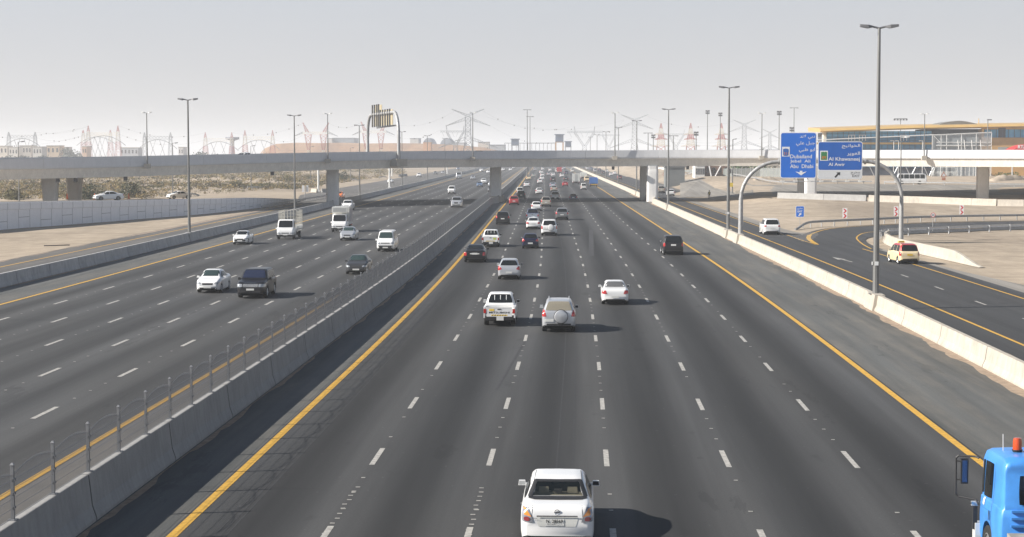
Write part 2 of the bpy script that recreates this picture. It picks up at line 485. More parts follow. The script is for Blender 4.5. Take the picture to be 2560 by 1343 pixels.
# ---- painted markings
mw_ = MB(); my = MB()
def dash(mb, o, y, ln, w, z=.006):
    a, b = y, y + ln
    mb.quad(P(o - w / 2, a, z), P(o + w / 2, a, z), P(o + w / 2, b, z), P(o - w / 2, b, z))
def line(mb, o, y0, y1, w, z=.007):
    ys = ysteps(y0, y1)
    for a, b in zip(ys, ys[1:]): mb.quad(P(o - w / 2, a, z), P(o + w / 2, a, z), P(o + w / 2, b, z), P(o - w / 2, b, z))
RL = [-6.42, -2.81, .84, 4.58, 8.49]
for o in RL:
    y = 42105 / (1012 - 384) - 1.55 - 12 * 4
    while y < 1500:
        if y > 20: dash(mw_, o + random.uniform(-.015, .015), y, 3.05, .165)
        if y < 260:
            for k in (1, 2, 3):
                if random.random() < .8: dash(mw_, o, y + 3 + k * 2.25, .12, .12, .012)
        y += 12.0
# closely set rumble studs near the camera on the two left-hand lines
for o, y0, y1 in ((-6.42, 38, 50), (-2.81, 38, 50)):
    y = y0
    while y < y1: dash(mw_, o + random.uniform(-.04, .04), y, .1, .13, .012); y += .62
LL = [-19.85, -23.33, -26.72, -30.02, -33.42]
for i, o in enumerate(LL):
    y = 42105 / (863 - 384) - 1.5 - 12 * 3
    while y < 1500:
        if y > 30: dash(mw_, o + random.uniform(-.015, .015), y, 3.0, .19)
        if y < 230:
            for k in (1, 2, 3): dash(mw_, o, y + 3 + k * 2.25, .11, .11, .012)
        y += 12.0
for y in (113.5 - 24, 113.5 - 12, 113.5, 126, 138.5): dash(mw_, 25.9, y - 1.4, 2.9, .16, .013)
y = 410
while y < 1300: dash(mw_, 24.5, y, 3, .16, .013); dash(mw_, -46.5, y, 3, .16, .009); dash(mw_, -50, y, 3, .16, .009); y += 12
# arrow on the slip road, bending left
a0 = G(2131, 655.5); a1 = G(2082, 643.5)
def pt(u, w): # along, across
    d = (a1 - a0); l = d.length; d.normalize(); n = Vector((-d.y, d.x, 0)); q = a0 + d * u * l + n * w; q.z = .013; return q
mw_.quad(pt(0, -.09), pt(0, .09), pt(.62, .09), pt(.62, -.09))
mw_.add([pt(.5, -.42), pt(1.05, 0), pt(.5, .42)], [(0, 1, 2)])
# hatching in the gore
for k in range(9):
    t = k / 8; y = 190 + 24 * t
    xl = 24.7 + .5 * t + (-.6 if k else 0); xr = lerp(24.9, 28.6, sstep(0, 1, t) ** .8)
    mw_.quad((xl, y, .014), (xr, y + .5, .014), (xr, y + 1.0, .014), (xl, y + .5, .014))
struct(mw_.build("white_road_markings", M_WHITE, fix=False))
for o, y0, y1, w in ((-10.24, 20, 1500, .27), (12.47, 20, 1500, .27), (-16.18, 20, 1500, .24), (-36.75, 40, 1500, .24), (-48.55, 60, 330, .2), (22.25, 40, 1300, .19), (29.55, 40, 178, .17), (25.7, 208, 372, .16), (-43.6, 380, 1300, .2)):
    line(my, o, y0, y1, w, .012 if o > 20 else .007)
def curve_line(mb, pts, w, z=.013, n=50):
    pr = path_right(resample(pts, n))
    for (p, r), (q, s) in zip(pr, pr[1:]):
        a = Vector((0, 0, z)); mb.quad(p - r * w / 2 + a, p + r * w / 2 + a, q + s * w / 2 + a, q - s * w / 2 + a)
curve_line(my, [(24.9, 186), (25.7, 198.6), (27.0, 208)], .5)
curve_line(my, [(27.0, 208), (28.6, 214.8), (30.7, 222.3), (33.4, 228.6), (39, 236), (49, 246), (64, 253)], .22)
curve_line(my, [(24.9, 186), (24.5, 196), (24.35, 208)], .165)
curve_line(my, [(29.3, 178), (29.8, 186), (30.7, 195.4), (31.5, 201.5), (32.8, 208), (34.3, 213.5), (36.5, 217.5), (42, 222), (52, 229)], .17)
struct(my.build("yellow_road_markings", M_YELLOW, fix=False))
# long paver joints and tyre scars
mj = MB()
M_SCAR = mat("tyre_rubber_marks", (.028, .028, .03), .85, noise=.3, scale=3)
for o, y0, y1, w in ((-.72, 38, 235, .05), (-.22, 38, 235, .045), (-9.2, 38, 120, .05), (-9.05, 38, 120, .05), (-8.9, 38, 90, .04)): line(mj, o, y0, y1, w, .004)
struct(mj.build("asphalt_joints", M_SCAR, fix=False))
ms = MB()
for (px, py, qx, qy, w) in ((1478, 640, 1478, 575, .5), (1552, 660, 1538, 628, .5), (1240, 975, 1315, 850, .12), (1225, 880, 1310, 868, .1)):
    a = G(px, py); b = G(qx, qy); d = (b - a).normalized(); n = Vector((d.y, -d.x, 0)) * w / 2; z = Vector((0, 0, .0045))
    ms.quad(a - n + z, a + n + z, b + n + z, b - n + z)
M_SCAR2 = mat("old_skid_mark", (.036, .036, .038), .85, noise=.25, scale=2)
struct(ms.build("skid_marks", M_SCAR2, fix=False))


# ================================================================ CONCRETE BARRIERS
def jersey(w_top, w_base, h, kick=.25):
    return [(-w_base / 2, 0), (w_base / 2, 0), (w_base / 2, .08), (w_top / 2 + .09, kick + .1), (w_top / 2, h), (-w_top / 2, h), (-w_top / 2 - .09, kick + .1), (-w_base / 2, .08)]
def barrier(name, label, of, prof, mt, y0, y1, seg, far, blocks=(), hf=None, group=None):
    root = thing(name, label, "barrier", P(of(y0), y0))
    y = y0
    while y < y1 - .1:
        ln = seg if y < far else y1 - y
        b = min(y1, y + ln)
        n = max(2, int((b - y) / (3 if seg < 50 and y < far else 30)) + 1)
        g = .045 if y < far else 0
        path = []
        for i in range(n):
            yy = lerp(y + g, b - g, i / (n - 1)); h = hdg(yy); dxo = (of(yy + 1) - of(yy - 1)) / 2
            path.append((P(of(yy), yy), Vector((1, -(dxo) + math.sin(h) * 0 - (shift(yy + 1) - shift(yy - 1)) / 2, 0)).normalized()))
        m = MB(); m.sweep(path, prof); m.build("barrier_section", mt, root, world=True)
        if y < far and b < y1 and y < 260:
            m = MB(); hh = max(p[1] for p in prof) - .01
            m.sweep([(P(of(b), b - .032), Vector((1, 0, 0))), (P(of(b), b + .032), Vector((1, 0, 0)))], [(l * .97, z * .985) for l, z in prof]); m.build("section_joint", M_JOINT, root, world=True)
        y = b
    for yb, ln, hh, wt in blocks:
        m = MB(); pr = jersey(wt, wt + .32, hh)
        m.sweep([(P(of(yb - ln / 2), yb - ln / 2), Vector((1, 0, 0))), (P(of(yb + ln / 2), yb + ln / 2), Vector((1, 0, 0)))], pr)
        m.build("pole_plinth", mt, root, world=True)
    return root
def med(y): return -12.97 + (1.05 * sstep(333, 341, y) * (1 - sstep(357, 366, y)))
RPOLE = [109, 201, 300, 405, 505, 605, 705, 805]
LPOLE = [191, 272, 367, 476, 581, 685, 790]
barrier("median_barrier", "grey stained concrete median barrier topped by the mesh fence", med, jersey(.24, .64, 1.22, .3), M_CONC, 27, 1500, 9.0, 580)
barrier("left_barrier", "weathered grey concrete barrier between left carriageway and frontage road", lambda y: -41.55 + .75 * -sstep(318, 328, y) * (1 - sstep(334, 344, y)), jersey(.22, .6, .95), M_CONCD, 60, 1500, 8.5, 560, [(y, 2.2, .97, .55) for y in LPOLE[:4]])
barrier("right_barrier", "pale sunlit concrete barrier between hard shoulder and slip road", lambda y: 18.4 + .8 * sstep(340, 350, y) * (1 - sstep(358, 366, y)), jersey(.24, .66, .95), M_CONCL, 40, 1500, 9.8, 560, [(y, 3.0, .98, .62) for y in RPOLE[:4]] + [(189.5, 3.2, .98, .7)])

# island barrier that tapers into the sand beside the taxi
root = thing("island_barrier", "short pale concrete barrier tapering into sand beside the taxi", "barrier", (33, 185, 0))
pr = jersey(.24, .6, 1.0)
isl = resample([(33.95, 149.5), (33.5, 157), (32.7, 170.5), (32.3, 178), (32.5, 185), (33.3, 193), (34.6, 198.5)], 40)
m = MB(); vs = []
for i, (p, r) in enumerate(path_right(isl)):
    k = sstep(-.02, .2, i / 39.0) * .97 + .03
    vs.append([p + r * l + Vector((0, 0, z * k - .02)) for l, z in pr])
for i in range(0, 40, 8):
    a, b = i, min(39, i + 8)
    if a == b: break
    m = MB(); n = len(pr)
    for j in range(a, b + 1): m.v += [Vector(q) for q in vs[j]]
    for j in range(b - a): m.f += [(j * n + k, j * n + (k + 1) % n, (j + 1) * n + (k + 1) % n, (j + 1) * n + k) for k in range(n)]
    m.f += [tuple(reversed(range(n))), tuple((b - a) * n + k for k in range(n))]
    m.build("barrier_section", M_CONCL, root, world=True)

# low walls under the right end of the overpass
def low_wall(name, label, pxs, ybase, h, mt, seg, dz=0.0):
    pts = [GT(x, y) for x, y in zip(pxs, ybase)]
    root = thing(name, label, "low wall", pts[0])
    for a, b in zip(pts, pts[1:]):
        n = max(1, int((b - a).length / seg))
        for i in range(n):
            p = a.lerp(b, i / n); q = a.lerp(b, (i + 1) / n); d = (q - p).normalized(); r = Vector((d.y, -d.x, 0))
            m = MB(); m.sweep([(p + d * .015, r), (q - d * .015, r)], [(-.3, -.15), (.3, -.15), (.2, .4), (.13, h), (-.13, h), (-.2, .4)])
            m.build("wall_section", mt, root, world=True)
    return root
low_wall("concrete_wall", "concrete wall under the overpass behind the blue signs, greyed for shade", (1945, 2060, 2166), (496, 500, 503), 1.15, M_CONC, 8)  # overpass shade on this stretch of pale wall is put into a greyer colour
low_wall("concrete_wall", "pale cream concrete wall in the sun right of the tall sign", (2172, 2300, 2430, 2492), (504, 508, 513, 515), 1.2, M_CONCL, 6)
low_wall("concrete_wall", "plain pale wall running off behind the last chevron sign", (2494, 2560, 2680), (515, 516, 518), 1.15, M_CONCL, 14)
p = GT(1858, 488); m = MB(); m.prism([(-1.8, -.3, 0), (-1.8, .3, 0), (-1.8, .14, 1.0), (-1.8, -.14, 1.0)], (3.6, 0, 0))
root = thing("barrier_block", "loose white concrete barrier block on the sand near the worker", "barrier", p); m.build("block", M_CONCL, root)

# ================================================================ FENCE ON THE MEDIAN
fence = thing("mesh_fence", "grey welded mesh fence with arched panels along the median barrier", "fence", P(-12.97, 36))
SPC = 3.08
pm = MB(); pm.box((0, 0, .64), (.075, .075, 1.28)); pm.box((0, 0, .012), (.2, .2, .024)); pm.box((0, 0, 1.3), (.1, .1, .05), taper=.4)
for z in (.3, .62, .94): pm.box((.02, 0, z), (.09, .1, .05))
post_me = pm.mesh("post"); post_me.materials.append(M_FPOST)
def panel_mesh(nv, r):
    m = MB()
    for i in range(1, nv):
        t = i / nv; y = t * SPC; top = 1.03 + .16 * math.sin(math.pi * t)
        m.bar((0, y, .04), (0, y, top), r, 3, cap=False)
        if nv > 40: m.bar((-.03, y - .02, top - .03), (.03, y + .02, top + .05), r, 3, cap=False)
    for z in (.06, .28, .5, .72, .94): m.bar((0.008, .03, z), (.008, SPC - .03, z), r * 1.35, 3, cap=False)
    for i in range(8):
        a = i / 8; b = (i + 1) / 8
        m.bar((0, a * SPC, 1.03 + .16 * math.sin(math.pi * a)), (0, b * SPC, 1.03 + .16 * math.sin(math.pi * b)), r * 1.5, 4, cap=False)
    me = m.mesh("mesh_panel"); me.materials.append(M_FENCE); return me
pa = panel_mesh(52, .0044); pb = panel_mesh(34, .006)
y = 30.0; i = 0
while y < 332:
    q = P(med(y), y, 1.22) - fence.location; h = hdg(y + 1.5)
    link("post", post_me, fence, q, (0, 0, h))
    if y + SPC < 333: link("mesh_panel", pa if y < 120 else pb, fence, q, (0, 0, h))
    y += SPC; i += 1

# ================================================================ OVERPASS
NEAR = [(-150, 216), (-120, 244), (-89, 271), (-69, 288), (-47, 317), (-27.5, 338), (-12, 346), (2.2, 349.5), (16, 351), (32.5, 349.5), (53.4, 344), (78.5, 329), (105, 310), (150, 275)]
FARR = [(-166, 240), (-136, 268), (-105, 296), (-85, 314), (-64, 341), (-46, 362), (-24, 374), (-2, 379), (14, 380), (32.5, 379), (60, 382), (90, 398), (122, 440), (160, 500)]  # right end splayed out: deck width added to cast a diverging ramp's shadow
br = thing("overpass", "grey concrete overpass with solid parapets crossing above the motorway", "bridge", (-16, 352, 0))
N = 130
near = resample(NEAR, N); farr = resample(FARR, N)
# soffit and deck heights along the bridge (metres), read at the near face
def soff(x): return 5.55 + 1.35 * sstep(-95, -25, x) + .22 * sstep(-25, 30, x) - .0 * max(0, x - 40)
GH, PH = 1.72, 1.42
def rnd(i): return near[i], farr[i]
def nrm(i):
    d = near[min(N - 1, i + 1)] - near[max(0, i - 1)]; d.z = 0; d.normalize(); return Vector((d.y, -d.x, 0))   # towards the camera side
def fnrm(i):
    d = farr[min(N - 1, i + 1)] - farr[max(0, i - 1)]; d.z = 0; d.normalize(); return Vector((-d.y, d.x, 0))
m = MB()
for i in range(N):                                # box girder: near web leans in
    z = soff(near[i].x); a = near[i]; b = farr[i]; na = nrm(i); nb = fnrm(i)
    prof = [a - na * .75 + Vector((0, 0, z)), a - na * .25 + Vector((0, 0, z + GH - .22)), a + na * .0 + Vector((0, 0, z + GH)),
            b + Vector((0, 0, z + GH + .3)), b - nb * .25 + Vector((0, 0, z + GH - .0)), b - nb * .75 + Vector((0, 0, z + .3))]
    m.v += prof
for i in range(N - 1): m.f += [(i * 6 + k, i * 6 + (k + 1) % 6, (i + 1) * 6 + (k + 1) % 6, (i + 1) * 6 + k) for k in range(6)]
m.f += [tuple(range(6)), tuple((N - 1) * 6 + k for k in range(6))]
m.build("girder", M_BRIDGE, br, world=True)
M_DECK = mat("deck_asphalt", (.12, .12, .12), .85, noise=.2, scale=.5)
m = MB()
for i in range(N):
    z = soff(near[i].x) + GH + .012
    m.v += [near[i] - nrm(i) * .35 + Vector((0, 0, z)), farr[i] - fnrm(i) * .35 + Vector((0, 0, z + .3))]
m.f = [(2 * i, 2 * i + 2, 2 * i + 3, 2 * i + 1) for i in range(N - 1)]
m.build("deck", M_DECK, br, world=True)
def parapet(pts, nf, dz, ph, step):
    i = 0
    while i < N - 1:
        j = min(N - 1, i + step); m = MB()
        for k in range(i, j + 1):
            z = soff(near[k].x) + GH + dz; p = pts[k]; n = nf(k)
            g = .02 if k == i else -.02 if k == j else 0
            d = (pts[min(N - 1, k + 1)] - pts[max(0, k - 1)]).normalized() * g
            m.v += [p + d + n * a + Vector((0, 0, z + b)) for a, b in ((-.32, .02), (.06, -.18), (.10, .12), (.02, ph), (-.24, ph), (-.2, .5))]
        c = j - i
        for q in range(c): m.f += [(q * 6 + k, q * 6 + (k + 1) % 6, (q + 1) * 6 + (k + 1) % 6, (q + 1) * 6 + k) for k in range(6)]
        m.f += [tuple(range(6)), tuple(c * 6 + k for k in range(6))]
        m.build("parapet", M_PARA, br, world=True)
        i = j
parapet(near, nrm, 0, PH, 5)
parapet(farr, fnrm, .3, PH - .1, 5)
def deckpt(px, near_side=True):                   # point on the parapet line seen at photo column px
    best = min(range(N), key=lambda i: abs((lambda q: CX + F * (q - CAM).dot(RGT) / (q - CAM).dot(FWD) - px)((near if near_side else farr)[i])))
    return (near if near_side else farr)[best].copy(), best
def pier(x, y, ztop, z0=0.0, flare=0.0, w=2.3, t=1.7):
    m = MB(); n = 28
    prof = []
    for (zz, k) in ((z0 - .3, 1), (z0 + (ztop - z0) * .45, 1), (z0 + (ztop - z0) * .8, 1 + flare * .55), (ztop - .75, 1 + flare), (ztop - .62, 1 + flare - .05), (ztop - .55, 1 + flare - .05), (ztop + .1, 1 + flare)):
        prof.append((zz, k))
    for zz, k in prof:
        for j in range(n):
            a = 2 * math.pi * j / n; c, s = math.cos(a), math.sin(a)
            e = .42
            px = math.copysign(abs(c) ** e, c) * w / 2 * k; py = math.copysign(abs(s) ** e, s) * t / 2 * k
            if abs(px) < w * .14: py *= .93      # vertical groove
            m.v.append(Vector((x + px, y + py, zz)))
    for q in range(len(prof) - 1): m.f += [(q * n + k, q * n + (k + 1) % n, (q + 1) * n + (k + 1) % n, (q + 1) * n + k) for k in range(n)]
    m.f.append(tuple((len(prof) - 1) * n + k for k in range(n)))
    return m.build("pier", M_PIER, br, smooth=True, world=True, ang=50)
for (px, Y, fl) in ((1239, 353, 0), (832, 326, 0), (1631, 352, 0), (2026, 345, 0), (2456, 345, 0)):
    q = AT(px, 500, Y); zt = soff(q.x)
    zb = tz(q.x, q.y)
    pier(q.x, q.y, zt, zb, fl)
    k = (q.y + 15) / q.y; pier(q.x * k - (1.5 if px in (1631, 2026) else .0), q.y + 15, zt + .2, tz(q.x, q.y + 15), fl)
pier(AT(126, 500, 284).x, 284, soff(-86), 0, .22); pier(AT(187, 500, 299).x, 299, soff(-86) + .05, 0, .22)
m = MB(); q = AT(1239, 500, 353); m.prism([(q.x - 1.9, 347.6, 0), (q.x + 1.5, 347.6, 0), (q.x + 1.5, 359, 0), (q.x - 1.9, 359, 0)], (0, 0, 1.05))
m.build("pier_plinth", M_CONCL, br, world=True)
for px in (148, 213, 317, 710, 1550, 1716):      # drain boxes under the girder
    q, i = deckpt(px); z = soff(q.x); m = MB(); m.box(q - nrm(i) * 1.6 + Vector((0, 0, z - .3)), (.55, .5, .75)); m.build("drain_box", M_FRAME, br, world=True)

# ================================================================ RAMP WALL ON THE LEFT
WB = [(-92, 128), (-83.5, 172), (-74.0, 217), (-67.2, 246), (-60.8, 277), (-57.6, 305), (-56.6, 335), (-57.6, 366)]
WT = [4.5, 4.1, 3.45, 2.95, 2.42, 1.9, .95, .12]
wb = resample(WB, 90)
def rampz(y): 
    ys = [p[1] for p in WB]
    if y <= ys[0]: return WT[0] - .25
    for (a, b, c, d) in zip(ys, ys[1:], WT, WT[1:]):
        if y <= b: return max(0.0, lerp(c, d, (y - a) / (b - a)) - .25 if y <= 335 else lerp(c, d, (y - a) / (b - a)) - .1)
    return 0.0
def wtop(y):
    ys = [p[1] for p in WB]
    for (a, b, c, d) in zip(ys, ys[1:], WT, WT[1:]):
        if y <= b: return lerp(c, d, (y - a) / (b - a))
    return WT[-1]
wall = thing("retaining_wall", "light grey panelled retaining wall of the rising ramp on the left", "retaining wall", (-74, 217, 0))
wr = path_right(wb)
m = MB()
for p, r in wr:
    t = wtop(p.y); m.v += [p + r * a + Vector((0, 0, z)) for a, z in ((0, -.3), (0, max(.05, t - .95)), (.09, max(.06, t - .9)), (.09, t - .04), (.04, t), (-.3, t), (-.3, -.3))]
for q in range(len(wr) - 1): m.f += [(q * 7 + k, q * 7 + (k + 1) % 7, (q + 1) * 7 + (k + 1) % 7, (q + 1) * 7 + k) for k in range(7)]
m.f += [tuple(range(7)), tuple((len(wr) - 1) * 7 + k for k in range(7))]
m.build("wall_face", M_WALL, wall, world=True)
m = MB(); rnd2 = random.Random(3)
cum = 0; last = wb[0]; k = 0
for p, r in wr:
    cum += (p - last).length; last = p
    if cum > 2.6 or k == 0:
        cum = 0; k += 1; t = wtop(p.y)
        d = Vector((-r.y, r.x, 0))
        if t > .5: m.box(p + r * .092 + Vector((0, 0, t - .48)), (.012, .05, .82), math.atan2(r.y, r.x))
        if t - .95 > .4:
            hh = t - .95; off = .45 if k % 2 else .15
            m.box(p + r * .002 + Vector((0, 0, hh * .5)), (.012, .05, hh), math.atan2(r.y, r.x))
            if k % 2: m.box(p + d * 1.3 + r * .002 + Vector((0, 0, hh * (.38 + .2 * (k % 4 == 1)))), (.012, 2.6, .05), math.atan2(r.y, r.x))
m.build("panel_joint", mat("joint_grey", (.16, .16, .17), .9), wall, world=True)
# ramp surface behind the wall, climbing to the left
rl = []; rr_ = []
for p, r in wr:
    z = rampz(p.y) + .02; rr_.append(p - r * .3 + Vector((0, 0, z))); rl.append(p - r * 15.5 + Vector((0, 0, z)))
ribbon("ramp_surface", rl, rr_, M_FRONT, 0.0)
m = MB()                                          # sandy embankment behind the ramp
for (p, r), a in zip(wr, rl):
    q = a - r * 9; q.z = tz(q.x, q.y) - .2
    a2 = a.copy(); a2.z -= .03
    m.v += [a2, q]
m.f = [(2 * i, 2 * i + 1, 2 * i + 3, 2 * i + 2) for i in range(len(wr) - 1)]
struct(m.build("embankment", M_SAND, smooth=True, fix=False))

# ================================================================ GUARD RAILS
def wprof(): return [(-.02, -.16), (.06, -.11), (-.01, -.04), (-.01, .04), (.06, .11), (-.02, .16), (-.045, .15), (-.03, .04), (-.03, -.04), (-.045, -.15)]
def guardrail(label, pts, n, spacing, side=1, h=.62, mt=None, ramp_ends=(0, 0), zf=None, name="guard_rail", double=False):
    mt = mt or M_GALVL
    pp = resample(pts, n); zf = zf or (lambda q: 0.0)
    root = thing(name, label, "guard rail", (pp[0].x, pp[0].y, zf(pp[0])))
    pr = path_right(pp); L = len(pr)
    path = []
    for i, (p, r) in enumerate(pr):
        k = 1.0
        if ramp_ends[0]: k = min(k, .12 + .88 * sstep(0, ramp_ends[0], i / L))
        if ramp_ends[1]: k = min(k, .12 + .88 * sstep(0, ramp_ends[1], 1 - i / L))
        path.append((Vector((p.x, p.y, zf(p) + h * k)), r * side))
    m = MB(); m.sweep(path, wprof()); m.build("rail_beam", mt, root, world=True)
    acc = 1e9; last = pr[0][0]
    for i, (p, r) in enumerate(pr):
        acc += (p - last).length; last = p
        if acc >= spacing:
            acc = 0; z0 = zf(p); m = MB(); top = path[i][0].z + .1
            m.box((p.x - r.x * side * .2, p.y - r.y * side * .2, (z0 + top) / 2 - .1), (.1, .14, top - z0 + .2), math.atan2(r.y, r.x))
            m.box((p.x - r.x * side * .1, p.y - r.y * side * .1, top - .1), (.16, .12, .26), math.atan2(r.y, r.x))
            m.build("rail_post", mt, root, world=True)
    return root
guardrail("galvanised guard rail on the outside of the exit loop below the chevrons", [(27.2, 222.5), (30.5, 231), (39, 240), (49, 250), (64, 257.5), (92, 268), (150, 284)], 100, 2.0, 1, .68, M_GALV, (.06, 0))
guardrail("galvanised guard rail curving round the sand island on the exit loop", [(33.6, 199.5), (35.4, 206), (39.7, 210), (46, 215.3), (56, 222.5), (72, 230.5), (96, 240), (154, 255)], 110, 2.9, -1, .66, M_GALVL)
GR = [GT(x, y) for x, y in ((1683, 459), (1760, 461), (1850, 461.5), (1950, 462), (2070, 462.5), (2180, 463))]
guardrail("long weathered guard rail on the far sand left of the white bus", GR, 80, 6.0, 1, .7, M_GALV, (.05, 0), tz and (lambda q: tz(q.x, q.y)))
GR = [GT(x, y) for x, y in ((2210, 463), (2330, 464.5), (2450, 466), (2620, 468))]
guardrail("weathered guard rail on the far sand right of the white bus", GR, 70, 8.0, 1, .7, M_GALV, (0, 0), (lambda q: tz(q.x, q.y)))
for lb, a, b in (("short guard rail at a lamp post left of the sign board", (620, 474), (672, 473)), ("short guard rail at the ramp lamp post beside the white sedan", (421, 494.5), (498, 489)), ("short guard rail at the lamp post left of the middle pier", (774, 460), (806, 458)), ("short guard rail at the lamp post right of the middle pier", (875, 453), (897, 452)), ("short guard rail at the lamp post furthest up the frontage road", (949, 446.5), (967, 444.5))):
    p, q = GT(*a), GT(*b); guardrail(lb, [p, p.lerp(q, .5), q], 24, 2.0, 1, .66, M_GALV, (0, .35), (lambda v: tz(v.x, v.y)))
p = [G(655, 524), G(742, 506.5), G(778, 501), G(822, 494)]
guardrail("low dark guard rail between ramp foot and frontage road under the overpass", p, 50, 4.0, 1, .5, M_GALV)
# ================================================================ LAMP POSTS
def lamp_post(label, base, h, heads=2, reach=1.1, rb=.14, rt=.07, kind='dark', group=None, rz=0.0, box=True, name="lamp_post"):
    root = thing(name, label, "lamp post", base, rz, group)
    m = MB(); m.tube([(0, 0, 0), (0, 0, .03), (0, 0, h * .42)], [rb * 1.5, rb, rb * .8], 10)
    m.tube([(0, 0, h * .42), (0, 0, h - .1)], [rb * .72, rt], 10)
    m.box((0, 0, .02), (rb * 4, rb * 4, .05))
    m.build("pole", M_POLE, root, smooth=True)
    if box:
        m = MB(); m.box((-rb * 1.2, -.02, 1.9), (.04, .16, .2)); m.box((0, -rb - .01, 1.9), (.22, .02, .24)); m.build("number_plate", M_LENS, root)
    for s in ((-1, 1) if heads == 2 else (1,)):
        m = MB()
        m.bar((0, 0, h - .12), (s * reach * .35, 0, h - .02), rt * .7, 6)
        x0, x1 = s * reach * .3, s * reach
        a = [(x0, -.06, h - .07), (x0, .06, h - .07), (x0, .06, h + .02), (x0, -.06, h + .02)]
        b = [(lerp(x0, x1, .35), -.2, h - .13), (lerp(x0, x1, .35), .2, h - .13), (lerp(x0, x1, .35), .16, h + .09), (lerp(x0, x1, .35), -.16, h + .09)]
        c = [(x1 * .96, -.15, h - .03), (x1 * .96, .15, h - .03), (x1 * .96, .1, h + .12), (x1 * .96, -.1, h + .12)]
        m.add(a + b + c, [(0, 1, 5, 4), (1, 2, 6, 5), (2, 3, 7, 6), (3, 0, 4, 7), (4, 5, 9, 8), (5, 6, 10, 9), (6, 7, 11, 10), (7, 4, 8, 11), (3, 2, 1, 0), (8, 9, 10, 11)])
        hd = m.build("lamp_head", M_LAMPH if kind == 'dark' else M_LAMPW, root)
        m = MB(); m.quad((lerp(x0, x1, .4), -.14, h - .135), (x1 * .93, -.11, h - .05), (x1 * .93, .11, h - .05), (lerp(x0, x1, .4), .14, h - .135)); m.build("lens", M_LENS, hd)
    return root
ORD = ["nearest and tallest", "second", "third", "fourth", "fifth", "sixth", "seventh", "eighth"]
for i, y in enumerate(RPOLE):
    lamp_post(f"twin headed grey lamp post on right barrier, {ORD[i]} from the camera", P(18.4, y, .93), 16.2 if i else 16.45, 2, 1.22, .2 if i < 3 else .17, .09, group="lamp posts on the right barrier", box=i < 2)
for i, y in enumerate(LPOLE):
    lamp_post(f"twin headed lamp post on left barrier, {ORD[i] if i else 'nearest'} from the camera", P(-41.55, y, .93), 14.6, 2, 1.15, .17, .085, group="lamp posts on the left barrier", box=False)
BL = [(358, 281, "leftmost"), (805, 284, "left of the sign gantry"), (1187, 282, "above the middle pier"), (1540, 283, "over the right carriageway"), (1897, 284, "left of the blue signs"), (2318, 286, "in front of the glass station")]
for px, top, lb in BL:
    q, i = deckpt(px); z0 = soff(q.x) + GH - .05; b = q + nrm(i) * .45
    h = CAMH + (384 - top) * b.y / F - z0
    lp = lamp_post(f"pale twin headed lamp post on the overpass parapet, {lb}", Vector((b.x, b.y, z0)), h, 2, .85, .13, .07, 'pale', "lamp posts on the overpass", box=False)
    m = MB(); m.box((0, 0, -.02), (.95, .8, .75)); m.build("bracket_block", M_CONCL, lp)
for px, by, lb in ((48, 503, "leftmost behind the ramp"), (432, 492, "behind the left ramp near the second sedan"), (628, 472, "between the ramp foot and the scrub"), (776, 458, "just left of the middle pier"), (876, 452, "just right of the middle pier"), (950, 446, "furthest along the scrub")):
    q = GT(px, by)
    lamp_post(f"thin single arm lamp post {lb}", q, 11.6, 1, 1.3, .13, .07, group="single arm lamp posts by the frontage road", box=False)
q = G(2250, 556); lamp_post("single arm lamp post behind the right leg of the sign gantry", q, 11.9, 1, 1.2, .12, .07, 'pale', box=False)
q = GT(1831, 487); lp = lamp_post("pole with single lamp, warning board and camera near the worker", q, 12.3, 1, .9, .14, .1, box=False)
m = MB(); m.box((-.35, -.16, 2.2), (.9, .05, .9)); m.build("warning_board", mat("warning_yellow", (.75, .55, .06), .6, noise=.1), lp)
m = MB(); m.box((-.5, -.1, 5.2), (.5, .4, 1.0)); m.build("control_box", M_LAMPH, lp)
# tall masts beyond the overpass
def mast(px, top, Y, label, kind='flood', r=.16, group="tall masts beyond the overpass"):
    b = AT(px, 400, Y); z0 = tz(b.x, b.y); h = CAMH + (384 - top) * Y / F - z0
    root = thing("light_mast", label, "light mast", (b.x, b.y, z0), 0, group)
    m = MB(); m.tube([(0, 0, 0), (0, 0, h)], [r * 1.4, r * .7], 8); m.build("pole", M_POLE, root)
    if kind == 'flood':
        for s in (-1, 1):
            for k in (0, 1):
                m = MB(); m.box((s * .42, 0, h - .1 - k * .75), (.62, .5, .55)); m.build("floodlight", M_LAMPH, root)
    elif kind == 'wide':
        m = MB(); m.bar((-2.2, 0, h), (2.2, 0, h), .1, 4); m.build("cross_arm", M_LAMPH, root)
        for s in range(5): m = MB(); m.box((-2 + s, 0, h - .35), (.6, .5, .5)); m.build("floodlight", M_LAMPH, root)
    else:
        m = MB(); m.bar((-1.4, 0, h), (1.4, 0, h), .08, 4); m.build("cross_arm", M_LAMPH, root)
        for s in (-1, 1): m = MB(); m.box((s * 1.1, 0, h - .06), (.8, .3, .16)); m.build("lamp_head", M_LAMPH, root)
